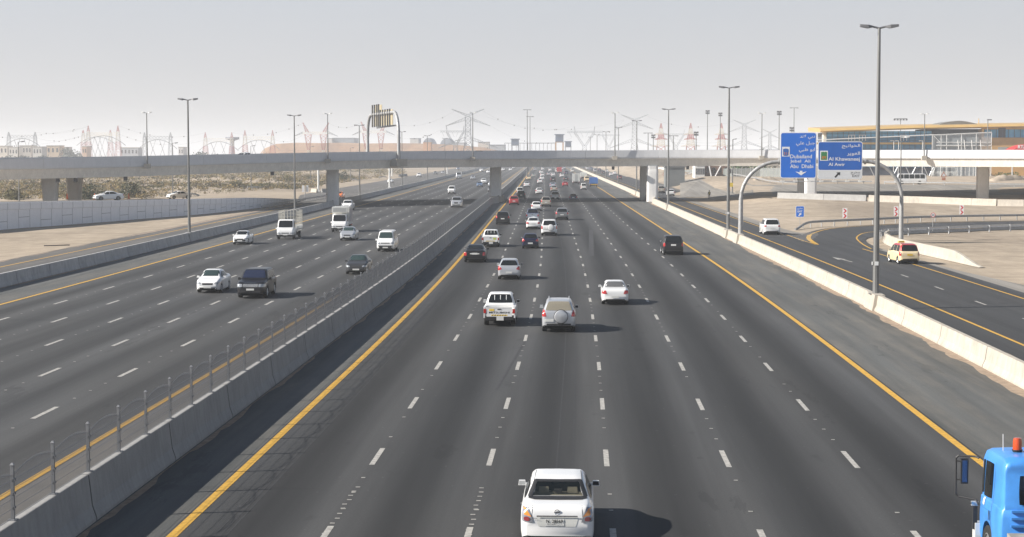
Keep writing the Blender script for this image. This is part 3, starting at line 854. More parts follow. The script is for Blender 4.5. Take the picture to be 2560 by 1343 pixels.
for a in ((1318, 275, 640, "tall twin lamp mast over the road, taller of the pair left of the gate towers", 'twin'), (1325, 292, 700, "tall twin lamp mast just right of a taller one left of the gate towers", 'twin'),
          (1768, 278, 620, "tall floodlight mast right of the middle striped pylon", 'flood'), (1800, 284, 640, "floodlight mast in front of the right striped pylon", 'flood'), (1740, 331, 560, "short floodlight mast between the striped pylons", 'flood'),
          (1633, 338, 620, "slim pole left of the first striped pylon", 'flood'), (1620, 333, 560, "slim twin pole right of the grey pylon", 'twin'), (1947, 280, 560, "floodlight mast left of the tall blue sign", 'flood'), (1984, 271, 600, "tallest mast rising behind the tall blue sign", 'twin'),
          (1979, 320, 540, "short camera mast behind the tall blue sign", 'flood'), (2250, 298, 600, "wide floodlight mast above the station roof", 'wide'), (1683, 340, 520, "short mast behind the right lamp posts", 'twin')):
    mast(a[0], a[1], a[2], a[3], a[4])

# ================================================================ TEXT
ARB = {  # letter: isolated, final, initial, medial
    'ا': (0xFE8D, 0xFE8E, 0, 0), 'ب': (0xFE8F, 0xFE90, 0xFE91, 0xFE92), 'ج': (0xFE9D, 0xFE9E, 0xFE9F, 0xFEA0), 'خ': (0xFEA5, 0xFEA6, 0xFEA7, 0xFEA8), 'د': (0xFEA9, 0xFEAA, 0, 0), 'ر': (0xFEAD, 0xFEAE, 0, 0),
    'ظ': (0xFEC5, 0xFEC6, 0xFEC7, 0xFEC8), 'ع': (0xFEC9, 0xFECA, 0xFECB, 0xFECC), 'ل': (0xFEDD, 0xFEDE, 0xFEDF, 0xFEE0), 'م': (0xFEE1, 0xFEE2, 0xFEE3, 0xFEE4), 'ن': (0xFEE5, 0xFEE6, 0xFEE7, 0xFEE8),
    'و': (0xFEED, 0xFEEE, 0, 0), 'ي': (0xFEF1, 0xFEF2, 0xFEF3, 0xFEF4)}
def arabic(t):
    t = t.replace('لا', '\uFEFB'); out = []
    for i, c in enumerate(t):
        if c not in ARB: out.append(c); continue
        pv = t[i - 1] if i else ' '; nx = t[i + 1] if i + 1 < len(t) else ' '
        jp = pv in ARB and ARB[pv][2] != 0; jn = ARB[c][2] != 0 and (nx in ARB or nx == '\uFEFB')
        f = ARB[c]; code = f[3] if jp and jn else f[1] if jp else f[2] if jn else f[0]
        out.append(chr(code))
    return ''.join(reversed(out))
def text(name, s, w, h, loc, rot, m, parent, align='LEFT', bold=.0):
    """flat lettering fitted to w x h metres (w may be None)"""
    cu = bpy.data.curves.new(name, 'FONT'); cu.body = s; cu.offset = bold; cu.resolution_u = 3
    o = bpy.data.objects.new(name, cu); COL.objects.link(o)
    dg = bpy.context.evaluated_depsgraph_get(); me = bpy.data.meshes.new_from_object(o.evaluated_get(dg))
    bpy.data.objects.remove(o); bpy.data.curves.remove(cu)
    if not len(me.vertices): return None
    xs = [v.co.x for v in me.vertices]; ys = [v.co.y for v in me.vertices]
    x0, x1, y0, y1 = min(xs), max(xs), min(ys), max(ys)
    sy = h / max(1e-6, y1 - y0); sx = w / max(1e-6, x1 - x0) if w else sy
    ax = x0 if align == 'LEFT' else x1 if align == 'RIGHT' else (x0 + x1) / 2
    for v in me.vertices: v.co.x = (v.co.x - ax) * sx; v.co.y = (v.co.y - y0) * sy
    me.name = name; me.materials.clear(); me.materials.append(m)
    ob = bpy.data.objects.new(name, me); COL.objects.link(ob); ob.location = loc; ob.rotation_euler = rot
    if parent is not None: ob.parent = parent
    return ob

# ================================================================ SIGNS
M_BLUE = mat("sign_blue", (.006, .145, .62), .45, noise=.06, scale=1.2)
M_BLUE2 = mat("sign_deep_blue", (.006, .105, .44), .45, noise=.06, scale=1.2)
M_SWHITE = mat("sign_white", (.78, .78, .78), .5)
M_SGREY = mat("sign_pale_grey", (.62, .63, .64), .5, noise=.05)
M_SBLACK = mat("sign_black", (.015, .015, .015), .5)
M_RED = mat("sign_red", (.58, .03, .03), .5, noise=.1)
M_ORANGE = mat("sign_orange", (.62, .22, .04), .5)
M_GREEN = mat("sign_green", (.03, .20, .07), .5)
M_BROWN = mat("sign_brown", (.42, .16, .09), .5)
def rrect(w, h, r, n=5):
    out = []
    for cx, cz, a0 in ((w - r, r, -90), (w - r, h - r, 0), (r, h - r, 90), (r, r, 180)):
        for k in range(n + 1):
            a = R(a0 + 90 * k / n); out.append((cx + r * math.cos(a), 0, cz + r * math.sin(a)))
    return out
FACE = (R(90), 0, 0)
gan = thing("sign_gantry", "grey arched tubular gantry carrying two blue direction signs", "sign gantry", (18.0, 190, 0))
lx, rx = AT(1852, 500, 190).x, AT(2250, 500, 197).x
zt = CAMH - 20 * 190 / F
def arch(x0, x1, y0, y1, zb0, zb1, ztop, rad, rb, rt, inset=.35):
    pts = [Vector((x0, y0, zb0)), Vector((x0 + .02, y0, lerp(zb0, ztop, .5)))]; rr = [rb, lerp(rb, rt, .6)]
    for k in range(9):
        a = R(180 - 90 * k / 8); pts.append(Vector((x0 + rad + rad * math.cos(a), y0, ztop - rad + rad * math.sin(a)))); rr.append(rt)
    for k in range(9):
        a = R(90 - 90 * k / 8); t = 1; pts.append(Vector((x1 - rad + rad * math.cos(a), y1, ztop - rad + rad * math.sin(a)))); rr.append(rt)
    pts += [Vector((x1 - .02, y1, lerp(zb1, ztop, .5))), Vector((x1, y1, zb1))]; rr += [lerp(rb, rt, .6), rb]
    return pts, rr
pts, rr = arch(lx, rx, 190, 196, .9, 0, zt, 4.1, .27, .2)
m = MB(); m.tube(pts, rr, 12); m.build("gantry_tube", M_GALV, gan, smooth=True, world=True, ang=60)
for i in (10, 11):
    m = MB(); m.bar(pts[i] - Vector((.12, 0, 0)), pts[i] + Vector((.12, 0, 0)), .33, 12); m.build("flange", M_GALV, gan, world=True)
# small access: sign faces hang on the tube, facing the traffic
def board(name, x0, z0, w, h, y, mt, r=.25, border=.07):
    b = MB(); b.prism([(p[0] + x0, y, p[2] + z0) for p in rrect(w, h, r)], (0, .08, 0)); o = b.build(name, M_SWHITE, gan, world=True)
    return o
SY = 188.8
s1x, s1z = AT(1950, 446, SY).x, AT(1950, 446, SY).z; s1w = AT(2041, 400, SY).x - s1x; s1h = AT(1950, 331, SY).z - s1z
s2x, s2z = AT(2044, 448, SY).x, AT(2044, 448, SY).z; s2w = AT(2156, 400, SY).x - s2x; s2h = AT(2044, 354, SY).z - s2z
def subface(x0, z0, w, h, r, mt, par, y, nm="sign_face"):
    b = MB(); b.add([(p[0] + x0 - gan.location.x, y - gan.location.y, p[2] + z0) for p in rrect(w, h, r)], [tuple(range(24))]); o = b.build(nm, mt, par, fix=False); return o
b1 = board("direction_sign", s1x, s1z, s1w, s1h, SY, M_SWHITE); b1['label'] = "taller blue sign with three town names and a down arrow"
subface(s1x + .08, s1z + .08, s1w - .16, s1h - .16, .2, M_BLUE, b1, SY - .006)
b2 = board("direction_sign", s2x, s2z, s2w, s2h, SY, M_SWHITE); b2['label'] = "wider blue sign with pale exit panel and slanting black arrow"
e = s2h * .235
subface(s2x + .06, s2z + .05, s2w - .12, e - .06, .04, M_SGREY, b2, SY - .006)
subface(s2x + .07, s2z + e + .04, s2w - .14, s2h - e - .11, .18, M_BLUE2, b2, SY - .006)
TY = SY - .014 - gan.location.y
def st(nm, s, fx, fz, w, h, par, X, Z, W, H, mt=M_SWHITE, al='LEFT', bold=.004):
    return text(nm, s, w * W if w else None, h * H, (X + fx * W - gan.location.x, TY, Z + fz * H), FACE, mt, par, al, bold)
A1 = (s1x, s1z, s1w, s1h); A2 = (s2x, s2z, s2w, s2h)
for s, fz, w, h in (("دبي لاند", .845, .42, .105), ("جبل علي", .70, .52, .105), ("ابو ظبي", .555, .44, .11)): st("arabic_lettering", arabic(s), .955, fz, w, h, b1, *A1, al='RIGHT')
for s, fz, w, h in (("Dubailand", .435, .60, .082), ("Jebel  Ali", .325, .56, .082), ("Abu  Dhabi", .222, .64, .082)): st("lettering", s, .275, fz, w, h, b1, *A1, bold=.008)
for s, fz, w, h in (("الخوانيج", .815, .41, .12), ("العوير", .615, .29, .12)): st("arabic_lettering", arabic(s), .945, fz, w, h, b2, *A2, al='RIGHT')
for s, fz, w, h in (("Al Khawaneej", .46, .70, .125), ("Al Awir", .35, .37, .085)): st("lettering", s, .24, fz, w, h, b2, *A2, bold=.008)
st("lettering", "EXIT", .945, .055, .165, .062, b2, *A2, mt=M_SBLACK, al='RIGHT')
st("arabic_lettering", arabic("مخرج"), .945, .125, .2, .075, b2, *A2, mt=M_SBLACK, al='RIGHT')
def flat(nm, poly, X, Z, W, H, mt, par, dy=0):
    b = MB(); b.add([(X + x * W - gan.location.x, TY - dy, Z + z * H) for x, z in poly], [tuple(range(len(poly)))]); return b.build(nm, mt, par, fix=False)
flat("down_arrow", [(.58, .065), (.74, .15), (.615, .128), (.615, .165), (.545, .165), (.545, .128), (.42, .15)], *A1, M_SWHITE, b1)
flat("route_shield", [(.05, .475), (.26, .475), (.26, .685), (.05, .685)], *A1, M_SWHITE, b1)
flat("shield_emblem", [(.08, .50), (.12, .487), (.19, .487), (.23, .50), (.235, .63), (.20, .645), (.165, .642), (.155, .668), (.145, .642), (.10, .645), (.075, .63)], *A1, mat("emblem_blue", (.02, .12, .42), .5), b1, .006)
st("route_number", "311", .095, .51, .13, .06, b1, *A1, mt=M_ORANGE).location.y -= .016
flat("route_shield", [(.05, .49), (.225, .49), (.225, .755), (.05, .755)], *A2, M_SWHITE, b2)
flat("shield_emblem", [(.07, .51), (.205, .51), (.205, .735), (.185, .715), (.165, .735), (.14, .715), (.115, .735), (.09, .715), (.07, .735)], *A2, M_GREEN, b2, .006)
st("route_number", "89", .092, .53, .09, .085, b2, *A2, mt=M_ORANGE).location.y -= .016
flat("exit_arrow", [(.375, .06), (.405, .035), (.47, .12), (.50, .095), (.505, .185), (.415, .175), (.445, .15)], *A2, M_SBLACK, b2)
# walkway with sign lights under the boards, hangers behind
wz = AT(1950, 453.5, SY).z
m = MB(); x0, x1 = s1x - .1, s2x + s2w + .1
for dy in (-.75, -.35): m.bar((x0, SY + dy, wz), (x1, SY + dy, wz), .045, 5)
m.build("light_rail", M_GALVL, gan, world=True)
for k in range(7):
    x = lerp(x0 + .3, x1 - .4, k / 6); m = MB(); m.box((x, SY - .85, wz + .02), (.4, .3, .16)); m.build("sign_light", M_LAMPW, gan, world=True)
    m = MB(); m.box((x, SY - .3, wz + .2), (.08, .5, .08)); m.box((x, SY + .16, lerp(wz, zt, .5) + .3), (.12, .14, zt - wz + .2)); m.build("hanger", M_GALV, gan, world=True)

# gantry on the overpass, its sign seen almost edge on
q, i = deckpt(999); nz0 = soff(q.x) + GH - .3; b = q + nrm(i) * .5
qf, j = deckpt(930, False)
g2 = thing("sign_gantry", "grey arch gantry on the overpass with a slatted sign seen from the side", "sign gantry", (b.x, b.y, nz0))
zt2 = CAMH + (384 - 279) * b.y / F
def arch2(p, q, ztop, rad, r):
    d = (q - p); d.z = 0; L = d.length; d.normalize(); out = [p.copy()]
    for k in range(9):
        a = R(180 - 90 * k / 8); o = p + d * (rad + rad * math.cos(a)); o.z = ztop - rad + rad * math.sin(a); out.append(o)
    for k in range(9):
        a = R(90 - 90 * k / 8); o = p + d * (L - rad + rad * math.cos(a)); o.z = ztop - rad + rad * math.sin(a); out.append(o)
    out.append(q.copy()); return out
fz = Vector((qf.x, qf.y, nz0 + .8)); pts2 = arch2(Vector((b.x, b.y, nz0)), fz, zt2, 4.6, .3)
m = MB(); m.tube(pts2, [.36] + [.3] * 18 + [.36], 12); m.build("gantry_tube", M_GALV, g2, smooth=True, world=True, ang=60)
m = MB(); m.box((b.x, b.y - .1, nz0 - .35), (2.6, 2.0, 1.35), math.atan2(nrm(i).y, nrm(i).x) + math.pi / 2); m.build("leg_block", M_CONCL, g2, world=True)
dg_ = (fz - b); dg_.z = 0; dg_.normalize()
M_SBACK = mat("sign_back", (.40, .34, .22), .6, noise=.1)
off = Vector((dg_.y, -dg_.x, 0)) * .75
Ld = (fz - b).length
ts = [.22, .285, .36, .435, .51, .56, .62, .69, .76]
for k, t in enumerate(reversed(ts)):
    p = b + dg_ * Ld * t - off * .35
    top = zt2 + (1.9 if k < 4 else .7) ; bot = zt2 - 2.6
    m = MB(); m.box((p.x, p.y, (top + bot) / 2), (.3, .3, top - bot), math.atan2(dg_.y, dg_.x)); m.build("sign_stiffener", M_LAMPH, g2, world=True)
pa_, pb_ = b + dg_ * Ld * .2 + off * .3, b + dg_ * Ld * .535 + off * .3; pc_ = b + dg_ * Ld * .78 + off * .3
for p, q2, tp in ((pa_, pb_, .7), (pb_, pc_, 1.9)):
    m = MB(); m.prism([(p.x, p.y, zt2 - 2.4), (q2.x, q2.y, zt2 - 2.4), (q2.x, q2.y, zt2 + tp - .1), (p.x, p.y, zt2 + tp - .1)], off.normalized() * .06); m.build("sign_panel", M_SBACK, g2, world=True)
m = MB(); pA = b + dg_ * Ld * .12 + off; pB = b + dg_ * Ld * .77 + off; m.bar((pA.x, pA.y, zt2 - 2.5), (pB.x, pB.y, zt2 - 2.7), .16, 6); m.build("light_rail", M_LAMPH, g2, world=True)

# white portal gantries over the frontage road, their beams behind the overpass
for (pa2, pb2, lb) in (((796, 479), (974, 470), "white portal gantry over the frontage road just beyond the overpass"), ((980, 441), (1118, 435), "second white portal gantry further along the frontage road")):
    a = G(*pa2); c = G(*pb2); c.z = 0; root = thing("portal_gantry", lb, "sign gantry", a)
    for p in (a, c): m = MB(); m.tube([p, p + Vector((0, 0, 9.0))], [.28, .24], 10); m.box(p + Vector((0, 0, .15)), (.9, .9, .3)); m.build("leg", M_LAMPW, root, world=True)
    m = MB(); m.tube([a + Vector((0, 0, 9.0)), c + Vector((0, 0, 9.0))], .26, 10); m.build("beam", M_LAMPW, root, world=True)

def road_sign(name, label, base, z0, w, h, mt, r, build, group=None, rz=0.0):
    root = thing(name, label, "road sign", base, rz, group)
    m = MB(); m.bar((0, .04, 0), (0, .04, z0 + h * .9), .035, 6); m.build("post", M_GALV, root)
    b = MB(); b.prism([(p[0] - w / 2, 0, p[2] + z0) for p in rrect(w, h, r)], (0, .025, 0)); bd = b.build("sign_board", mt, root)
    build(root, bd); return root
def flat2(nm, poly, mt, par, y):
    b = MB(); b.add([(x, y, z) for x, z in poly], [tuple(range(len(poly)))]); return b.build(nm, mt, par, fix=False)
def ex(root, bd):
    b = MB(); b.add([(p[0] - .5, -.006, p[2] + 1.35) for p in rrect(1.0, 1.36, .12)], [tuple(range(24))]); b.build("sign_face", M_BLUE, bd, fix=False)
    text("arabic_lettering", arabic("مخرج"), .66, .27, (0, -.012, 2.26), FACE, M_SWHITE, bd, 'CENTER', .015)
    text("lettering", "EXIT", .62, .24, (0, -.012, 1.93), FACE, M_SWHITE, bd, 'CENTER', .02)
    flat2("exit_arrow", [(-.22, 1.5), (-.1, 1.42), (.06, 1.62), (.14, 1.56), (.2, 1.85), (-.13, 1.78), (-.05, 1.71)], M_SWHITE, bd, -.012)
p = G(1999.5, 568); road_sign("exit_sign", "small blue exit sign on a post at the gore of the loop", p, 1.3, 1.1, 1.46, M_SWHITE, .14, ex)
def chev(root, bd):
    for z in (.92, 1.62): flat2("chevron", [(-.26, z - .3), (-.02, z - .3), (.26, z), (-.02, z + .3), (-.26, z + .3), (.02, z)], M_RED, bd, -.008)
for px, py, Y, lb in ((2112, 553, 248, "nearest the exit sign"), (2240, 549, 257, "beside the gantry leg"), (2404, 547, 264, "furthest right along the loop")):
    q = AT(px, py, Y); road_sign("chevron_sign", f"white board with two red chevrons, {lb}", Vector((q.x, q.y, tz(q.x, q.y))), .6, .64, 1.42, M_SWHITE, .03, chev, "chevron boards on the loop")
p = G(2332, 578)
sg = thing("speed_sign", "round white speed limit sign with red ring on the sand island", "road sign", p)
m = MB(); m.bar((0, .04, 0), (0, .04, 2.1), .035, 6); m.build("post", M_GALV, sg)
m = MB(); m.lathe([(.001, 0), (.3, 0), (.3, .02), (.001, .02)], 24, 'y', (0, 0, 2.0)); d = m.build("sign_board", M_SWHITE, sg)
m = MB(); m.lathe([(.235, -.006), (.298, -.006)], 24, 'y', (0, 0, 2.0)); m.build("red_ring", M_RED, d)
text("lettering", "60", .3, .24, (0, -.008, 1.88), FACE, M_SBLACK, d, 'CENTER')
for px, py, lb in ((1661, 452, "small triangular warning sign on the sand under the overpass"), (2359, 463, "triangular warning sign with plate right of the white bus")):
    q = GT(px, py); sg = thing("warning_sign", lb, "road sign", q)
    m = MB(); m.bar((0, .04, 0), (0, .04, 3.0), .05, 6); m.build("post", M_GALV, sg)
    m = MB(); m.prism([(-.75, 0, 2.0), (.75, 0, 2.0), (0, 0, 3.3)], (0, .03, 0)); d = m.build("sign_board", M_BROWN, sg)
    m = MB(); m.add([(-.45, -.006, 2.16), (.45, -.006, 2.16), (0, -.006, 2.95)], [(0, 1, 2)]); m.build("sign_face", M_SGREY, d, fix=False)
    m = MB(); m.box((0, 0, 1.5), (.9, .03, .7)); m.build("sign_plate", M_BROWN, sg)
# twin white panels on a post beside the frontage road, seen from behind
q = G(763, 491); sg = thing("sign_board", "two narrow white panels on a grey post near the ramp foot", "road sign", q)
m = MB(); m.bar((0, 0, 0), (0, 0, 2.4), .09, 6); m.build("post", M_GALV, sg)
for s in (-1, 1): m = MB(); m.box((s * .47, .08, 1.72), (.5, .05, 1.5)); m.build("panel", M_SGREY, sg)
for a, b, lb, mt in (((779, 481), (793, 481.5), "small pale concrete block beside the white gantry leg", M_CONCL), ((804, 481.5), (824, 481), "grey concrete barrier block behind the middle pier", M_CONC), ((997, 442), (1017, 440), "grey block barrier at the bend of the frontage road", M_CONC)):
    p, q = G(*a), G(*b); root = thing("barrier_block", lb, "barrier", p); m = MB(); d = (q - p).normalized(); r = Vector((d.y, -d.x, 0))
    m.sweep([(p, r), (q, r)], jersey(.25, .6, .95)); m.build("block", mt, root, world=True)
# ================================================================ VEHICLES
def pchip(pts):
    xs = [p[0] for p in pts]; ys = [p[1] for p in pts]; n = len(xs)
    h = [xs[i + 1] - xs[i] for i in range(n - 1)]; d = [(ys[i + 1] - ys[i]) / h[i] for i in range(n - 1)]
    mm = [d[0]] + [0 if d[i - 1] * d[i] <= 0 else 2 * d[i - 1] * d[i] / (d[i - 1] + d[i]) for i in range(1, n - 1)] + [d[-1]]
    def f(x):
        if x <= xs[0]: return ys[0]
        if x >= xs[-1]: return ys[-1]
        i = 0
        while xs[i + 1] < x: i += 1
        t = (x - xs[i]) / h[i]; a = t * t
        return ys[i] * (1 + 2 * t) * (1 - t) ** 2 + h[i] * mm[i] * t * (1 - t) ** 2 + ys[i + 1] * a * (3 - 2 * t) + h[i] * mm[i + 1] * a * (t - 1)
    return f
T = {
 'sedan': dict(L=4.6, W=1.76, H=1.46, top=[(0, .60), (.015, .84), (.06, .98), (.18, 1.04), (.78, 1.08), (1.1, 1.22), (1.62, 1.41), (2.1, 1.46), (2.7, 1.43), (3.0, 1.30), (3.5, 1.03), (3.6, .99), (4.2, .87), (4.48, .75), (4.57, .62), (4.6, .5)],
   belt=[(0, .58), (.06, .86), (.25, .94), (.8, .96), (2, .94), (3.5, .90), (4.2, .79), (4.48, .69), (4.57, .58), (4.6, .48)], roof=.64, axl=(.95, 3.68), wr=.315, ws=(3.44, 2.78), rw=(.84, 1.56),
   side=[((1.12, 1.64), (2.30, 2.30)), ((2.38, 2.38), (3.32, 2.74))], belt0=.06, tail=[(.60, .70), (.97, .72), (.95, .93), (.70, .94)], head=[(.52, .60), (.97, .60), (.95, .74), (.62, .72)], plate_r=(.0, .76), plate_f=.42, grille=[(-.42, .54), (.42, .54), (.46, .66), (-.46, .66)], intake=[(-.55, .30), (.55, .30), (.6, .42), (-.6, .42)]),
 'hatch': dict(L=4.2, W=1.72, H=1.53, top=[(0, .6), (.015, .85), (.05, .99), (.15, 1.05), (.34, 1.24), (.62, 1.45), (1.0, 1.52), (1.8, 1.53), (2.35, 1.49), (2.65, 1.37), (3.2, 1.06), (3.3, 1.02), (3.85, .88), (4.1, .75), (4.17, .6), (4.2, .48)],
   belt=[(0, .58), (.05, .88), (.2, .97), (1, .98), (3.2, .92), (3.85, .8), (4.1, .68), (4.17, .56), (4.2, .46)], roof=.66, axl=(.72, 3.32), wr=.305, ws=(3.16, 2.42), rw=(.17, .58),
   side=[((.62, .86), (1.98, 1.98)), ((2.06, 2.06), (3.0, 2.42))], belt0=.06, tail=[(.62, .80), (.98, .70), (.97, 1.0), (.84, 1.02)], head=[(.5, .62), (.97, .62), (.96, .8), (.66, .76)], plate_r=(.0, .55), plate_f=.42, grille=[(-.4, .58), (.4, .58), (.44, .68), (-.44, .68)], intake=[(-.6, .3), (.6, .3), (.62, .42), (-.62, .42)]),
 'suv': dict(L=4.6, W=1.84, H=1.72, top=[(0, .66), (.015, .95), (.04, 1.1), (.12, 1.16), (.4, 1.56), (.58, 1.67), (1.2, 1.72), (2.2, 1.71), (2.65, 1.63), (3.28, 1.22), (3.4, 1.15), (4.2, 1.04), (4.45, .92), (4.57, .75), (4.6, .6)],
   belt=[(0, .64), (.04, .98), (.14, 1.08), (1, 1.1), (3.3, 1.06), (4.2, .95), (4.45, .84), (4.57, .7), (4.6, .56)], roof=.70, axl=(.82, 3.55), wr=.36, ws=(3.24, 2.66), rw=(.14, .50),
   side=[((.5, .72), (1.1, 1.1)), ((1.18, 1.18), (2.12, 2.12)), ((2.2, 2.2), (3.1, 2.66))], belt0=.06, tail=[(.72, .86), (.98, .86), (.96, 1.2), (.84, 1.22)], head=[(.55, .72), (.97, .72), (.96, .9), (.64, .88)], plate_r=(.0, .78), plate_f=.5, grille=[(-.42, .66), (.42, .66), (.46, .84), (-.46, .84)], intake=[(-.6, .36), (.6, .36), (.62, .5), (-.62, .5)]),
 'boxsuv': dict(L=4.95, W=1.95, H=1.87, top=[(0, .7), (.015, 1.0), (.05, 1.15), (.1, 1.2), (.3, 1.68), (.43, 1.79), (.8, 1.86), (2.6, 1.86), (2.92, 1.79), (3.5, 1.27), (3.62, 1.21), (4.6, 1.11), (4.85, .99), (4.93, .82), (4.95, .66)],
   belt=[(0, .68), (.05, 1.06), (.12, 1.15), (1, 1.16), (3.5, 1.13), (4.6, 1.04), (4.85, .93), (4.93, .78), (4.95, .62)], roof=.76, axl=(.9, 3.85), wr=.38, ws=(3.46, 2.92), rw=(.11, .38),
   side=[((.38, .55), (1.15, 1.15)), ((1.25, 1.25), (2.3, 2.3)), ((2.4, 2.4), (3.36, 2.94))], belt0=.05, tail=[(.78, .86), (.98, .86), (.98, 1.16), (.8, 1.16)], head=[(.55, .78), (.97, .78), (.97, .98), (.56, .98)], plate_r=(.0, .98), plate_f=.62, grille=[(-.5, .76), (.5, .76), (.5, .97), (-.5, .97)], intake=[(-.7, .42), (.7, .42), (.7, .56), (-.7, .56)]),
 'van': dict(L=4.85, W=1.80, H=2.02, top=[(0, .7), (.015, 1.1), (.04, 1.2), (.15, 1.74), (.28, 1.93), (.7, 2.0), (3.55, 1.99), (3.82, 1.9), (4.38, 1.27), (4.5, 1.17), (4.75, 1.0), (4.83, .8), (4.85, .55)],
   belt=[(0, .68), (.04, 1.1), (.2, 1.14), (3.6, 1.12), (4.3, 1.06), (4.5, 1.02), (4.75, .88), (4.83, .7), (4.85, .5)], roof=.76, axl=(.95, 3.65), wr=.33, ws=(4.34, 3.86), rw=(.05, .22),
   side=[((.3, .4), (1.35, 1.35)), ((1.45, 1.45), (2.5, 2.5)), ((2.62, 2.62), (3.3, 3.3)), ((3.38, 3.38), (4.15, 3.78))], belt0=.06, tail=[(.84, .72), (.98, .72), (.98, 1.1), (.84, 1.1)], head=[(.6, .78), (.97, .76), (.95, .94), (.64, .92)], plate_r=(.0, .7), plate_f=.42, grille=[(-.5, .80), (.5, .80), (.52, .88), (-.52, .88)], intake=[(-.85, .34), (.85, .34), (.85, .62), (-.85, .62)]),
 'coaster': dict(L=7.0, W=2.08, H=2.6, top=[(0, .8), (.02, 1.3), (.05, 1.4), (.18, 2.25), (.4, 2.5), (1.0, 2.6), (6.1, 2.58), (6.4, 2.45), (6.75, 1.5), (6.82, 1.3), (6.94, 1.05), (6.99, .8), (7, .6)],
   belt=[(0, .78), (.05, 1.3), (.2, 1.36), (6.2, 1.34), (6.75, 1.2), (6.9, 1.0), (6.99, .74), (7, .55)], roof=.80, axl=(1.55, 5.5), wr=.4, ws=(6.72, 6.42), rw=(.06, .26),
   side=[((.45, .5), (1.5, 1.5)), ((1.6, 1.6), (2.7, 2.7)), ((2.8, 2.8), (3.9, 3.9)), ((4.0, 4.0), (5.1, 5.1)), ((5.2, 5.2), (6.4, 6.2))], belt0=.06, tail=[(.84, .75), (.98, .75), (.98, 1.1), (.84, 1.1)], head=[(.6, .8), (.96, .8), (.94, 1.0), (.64, 1.0)], plate_r=(.0, .7), plate_f=.5, grille=[(-.6, .8), (.6, .8), (.6, .95), (-.6, .95)], intake=[(-.85, .4), (.85, .4), (.85, .6), (-.85, .6)]),
 'pickup': dict(L=5.1, W=1.78, H=1.74, top=[(1.62, 1.0), (1.64, 1.1), (1.68, 1.16), (1.78, 1.5), (1.95, 1.70), (2.5, 1.74), (3.0, 1.72), (3.2, 1.64), (3.78, 1.2), (3.9, 1.12), (4.7, 1.02), (4.95, .9), (5.06, .74), (5.1, .6)],
   belt=[(1.62, .98), (1.68, 1.06), (2, 1.08), (3.8, 1.04), (4.7, .93), (4.95, .82), (5.06, .68), (5.1, .56)], roof=.72, axl=(1.05, 4.05), wr=.35, ws=(3.74, 3.22), rw=(1.69, 1.88),
   side=[((1.85, 1.98), (2.6, 2.6)), ((2.7, 2.7), (3.6, 3.22))], belt0=.05, tail=None, head=[(.58, .7), (.97, .7), (.96, .88), (.62, .88)], plate_r=None, plate_f=.5, grille=[(-.45, .66), (.45, .66), (.46, .84), (-.46, .84)], intake=[(-.6, .36), (.6, .36), (.62, .5), (-.62, .5)]),
 'cab': dict(L=1.8, W=1.92, H=2.22, top=[(0, 2.0), (.02, 2.1), (.12, 2.19), (.4, 2.22), (.95, 2.2), (1.15, 2.12), (1.55, 1.3), (1.62, 1.18), (1.74, .98), (1.79, .75), (1.8, .55)],
   belt=[(0, 1.28), (.4, 1.28), (1.2, 1.22), (1.55, 1.1), (1.62, 1.02), (1.74, .86), (1.79, .66), (1.8, .5)], roof=.86, axl=(-9, .95), wr=.38, ws=(1.53, 1.18), rw=None,
   side=[((.3, .34), (1.42, 1.12))], belt0=.06, tail=None, head=[(.52, .62), (.95, .62), (.95, .78), (.54, .78)], plate_r=None, plate_f=.5, grille=[(-.45, .66), (.45, .66), (.45, .76), (-.45, .76)], intake=[(-.9, .42), (.9, .42), (.9, .55), (-.9, .55)]),
}
def scaled(kind, L=None, W=None, H=None, **over):
    s = dict(T[kind]); a = (L or s['L']) / s['L']; c = (H or s['H']) / s['H']
    s['top'] = [(t * a, z * c) for t, z in s['top']]; s['belt'] = [(t * a, z * c) for t, z in s['belt']]
    s['axl'] = tuple(t * a for t in s['axl']); s['ws'] = tuple(t * a for t in s['ws'])
    if s['rw']: s['rw'] = tuple(t * a for t in s['rw'])
    s['side'] = [((p * a, q * a), (r * a, t * a)) for (p, q), (r, t) in s['side']]
    for k in ('tail', 'head', 'grille', 'intake'):
        if s[k]: s[k] = [(x, z * c) for x, z in s[k]]
    if s['plate_r']: s['plate_r'] = (s['plate_r'][0], s['plate_r'][1] * c)
    s['L'] = L or s['L']; s['W'] = W or s['W']; s['H'] = H or s['H']
    s.update(over); return s
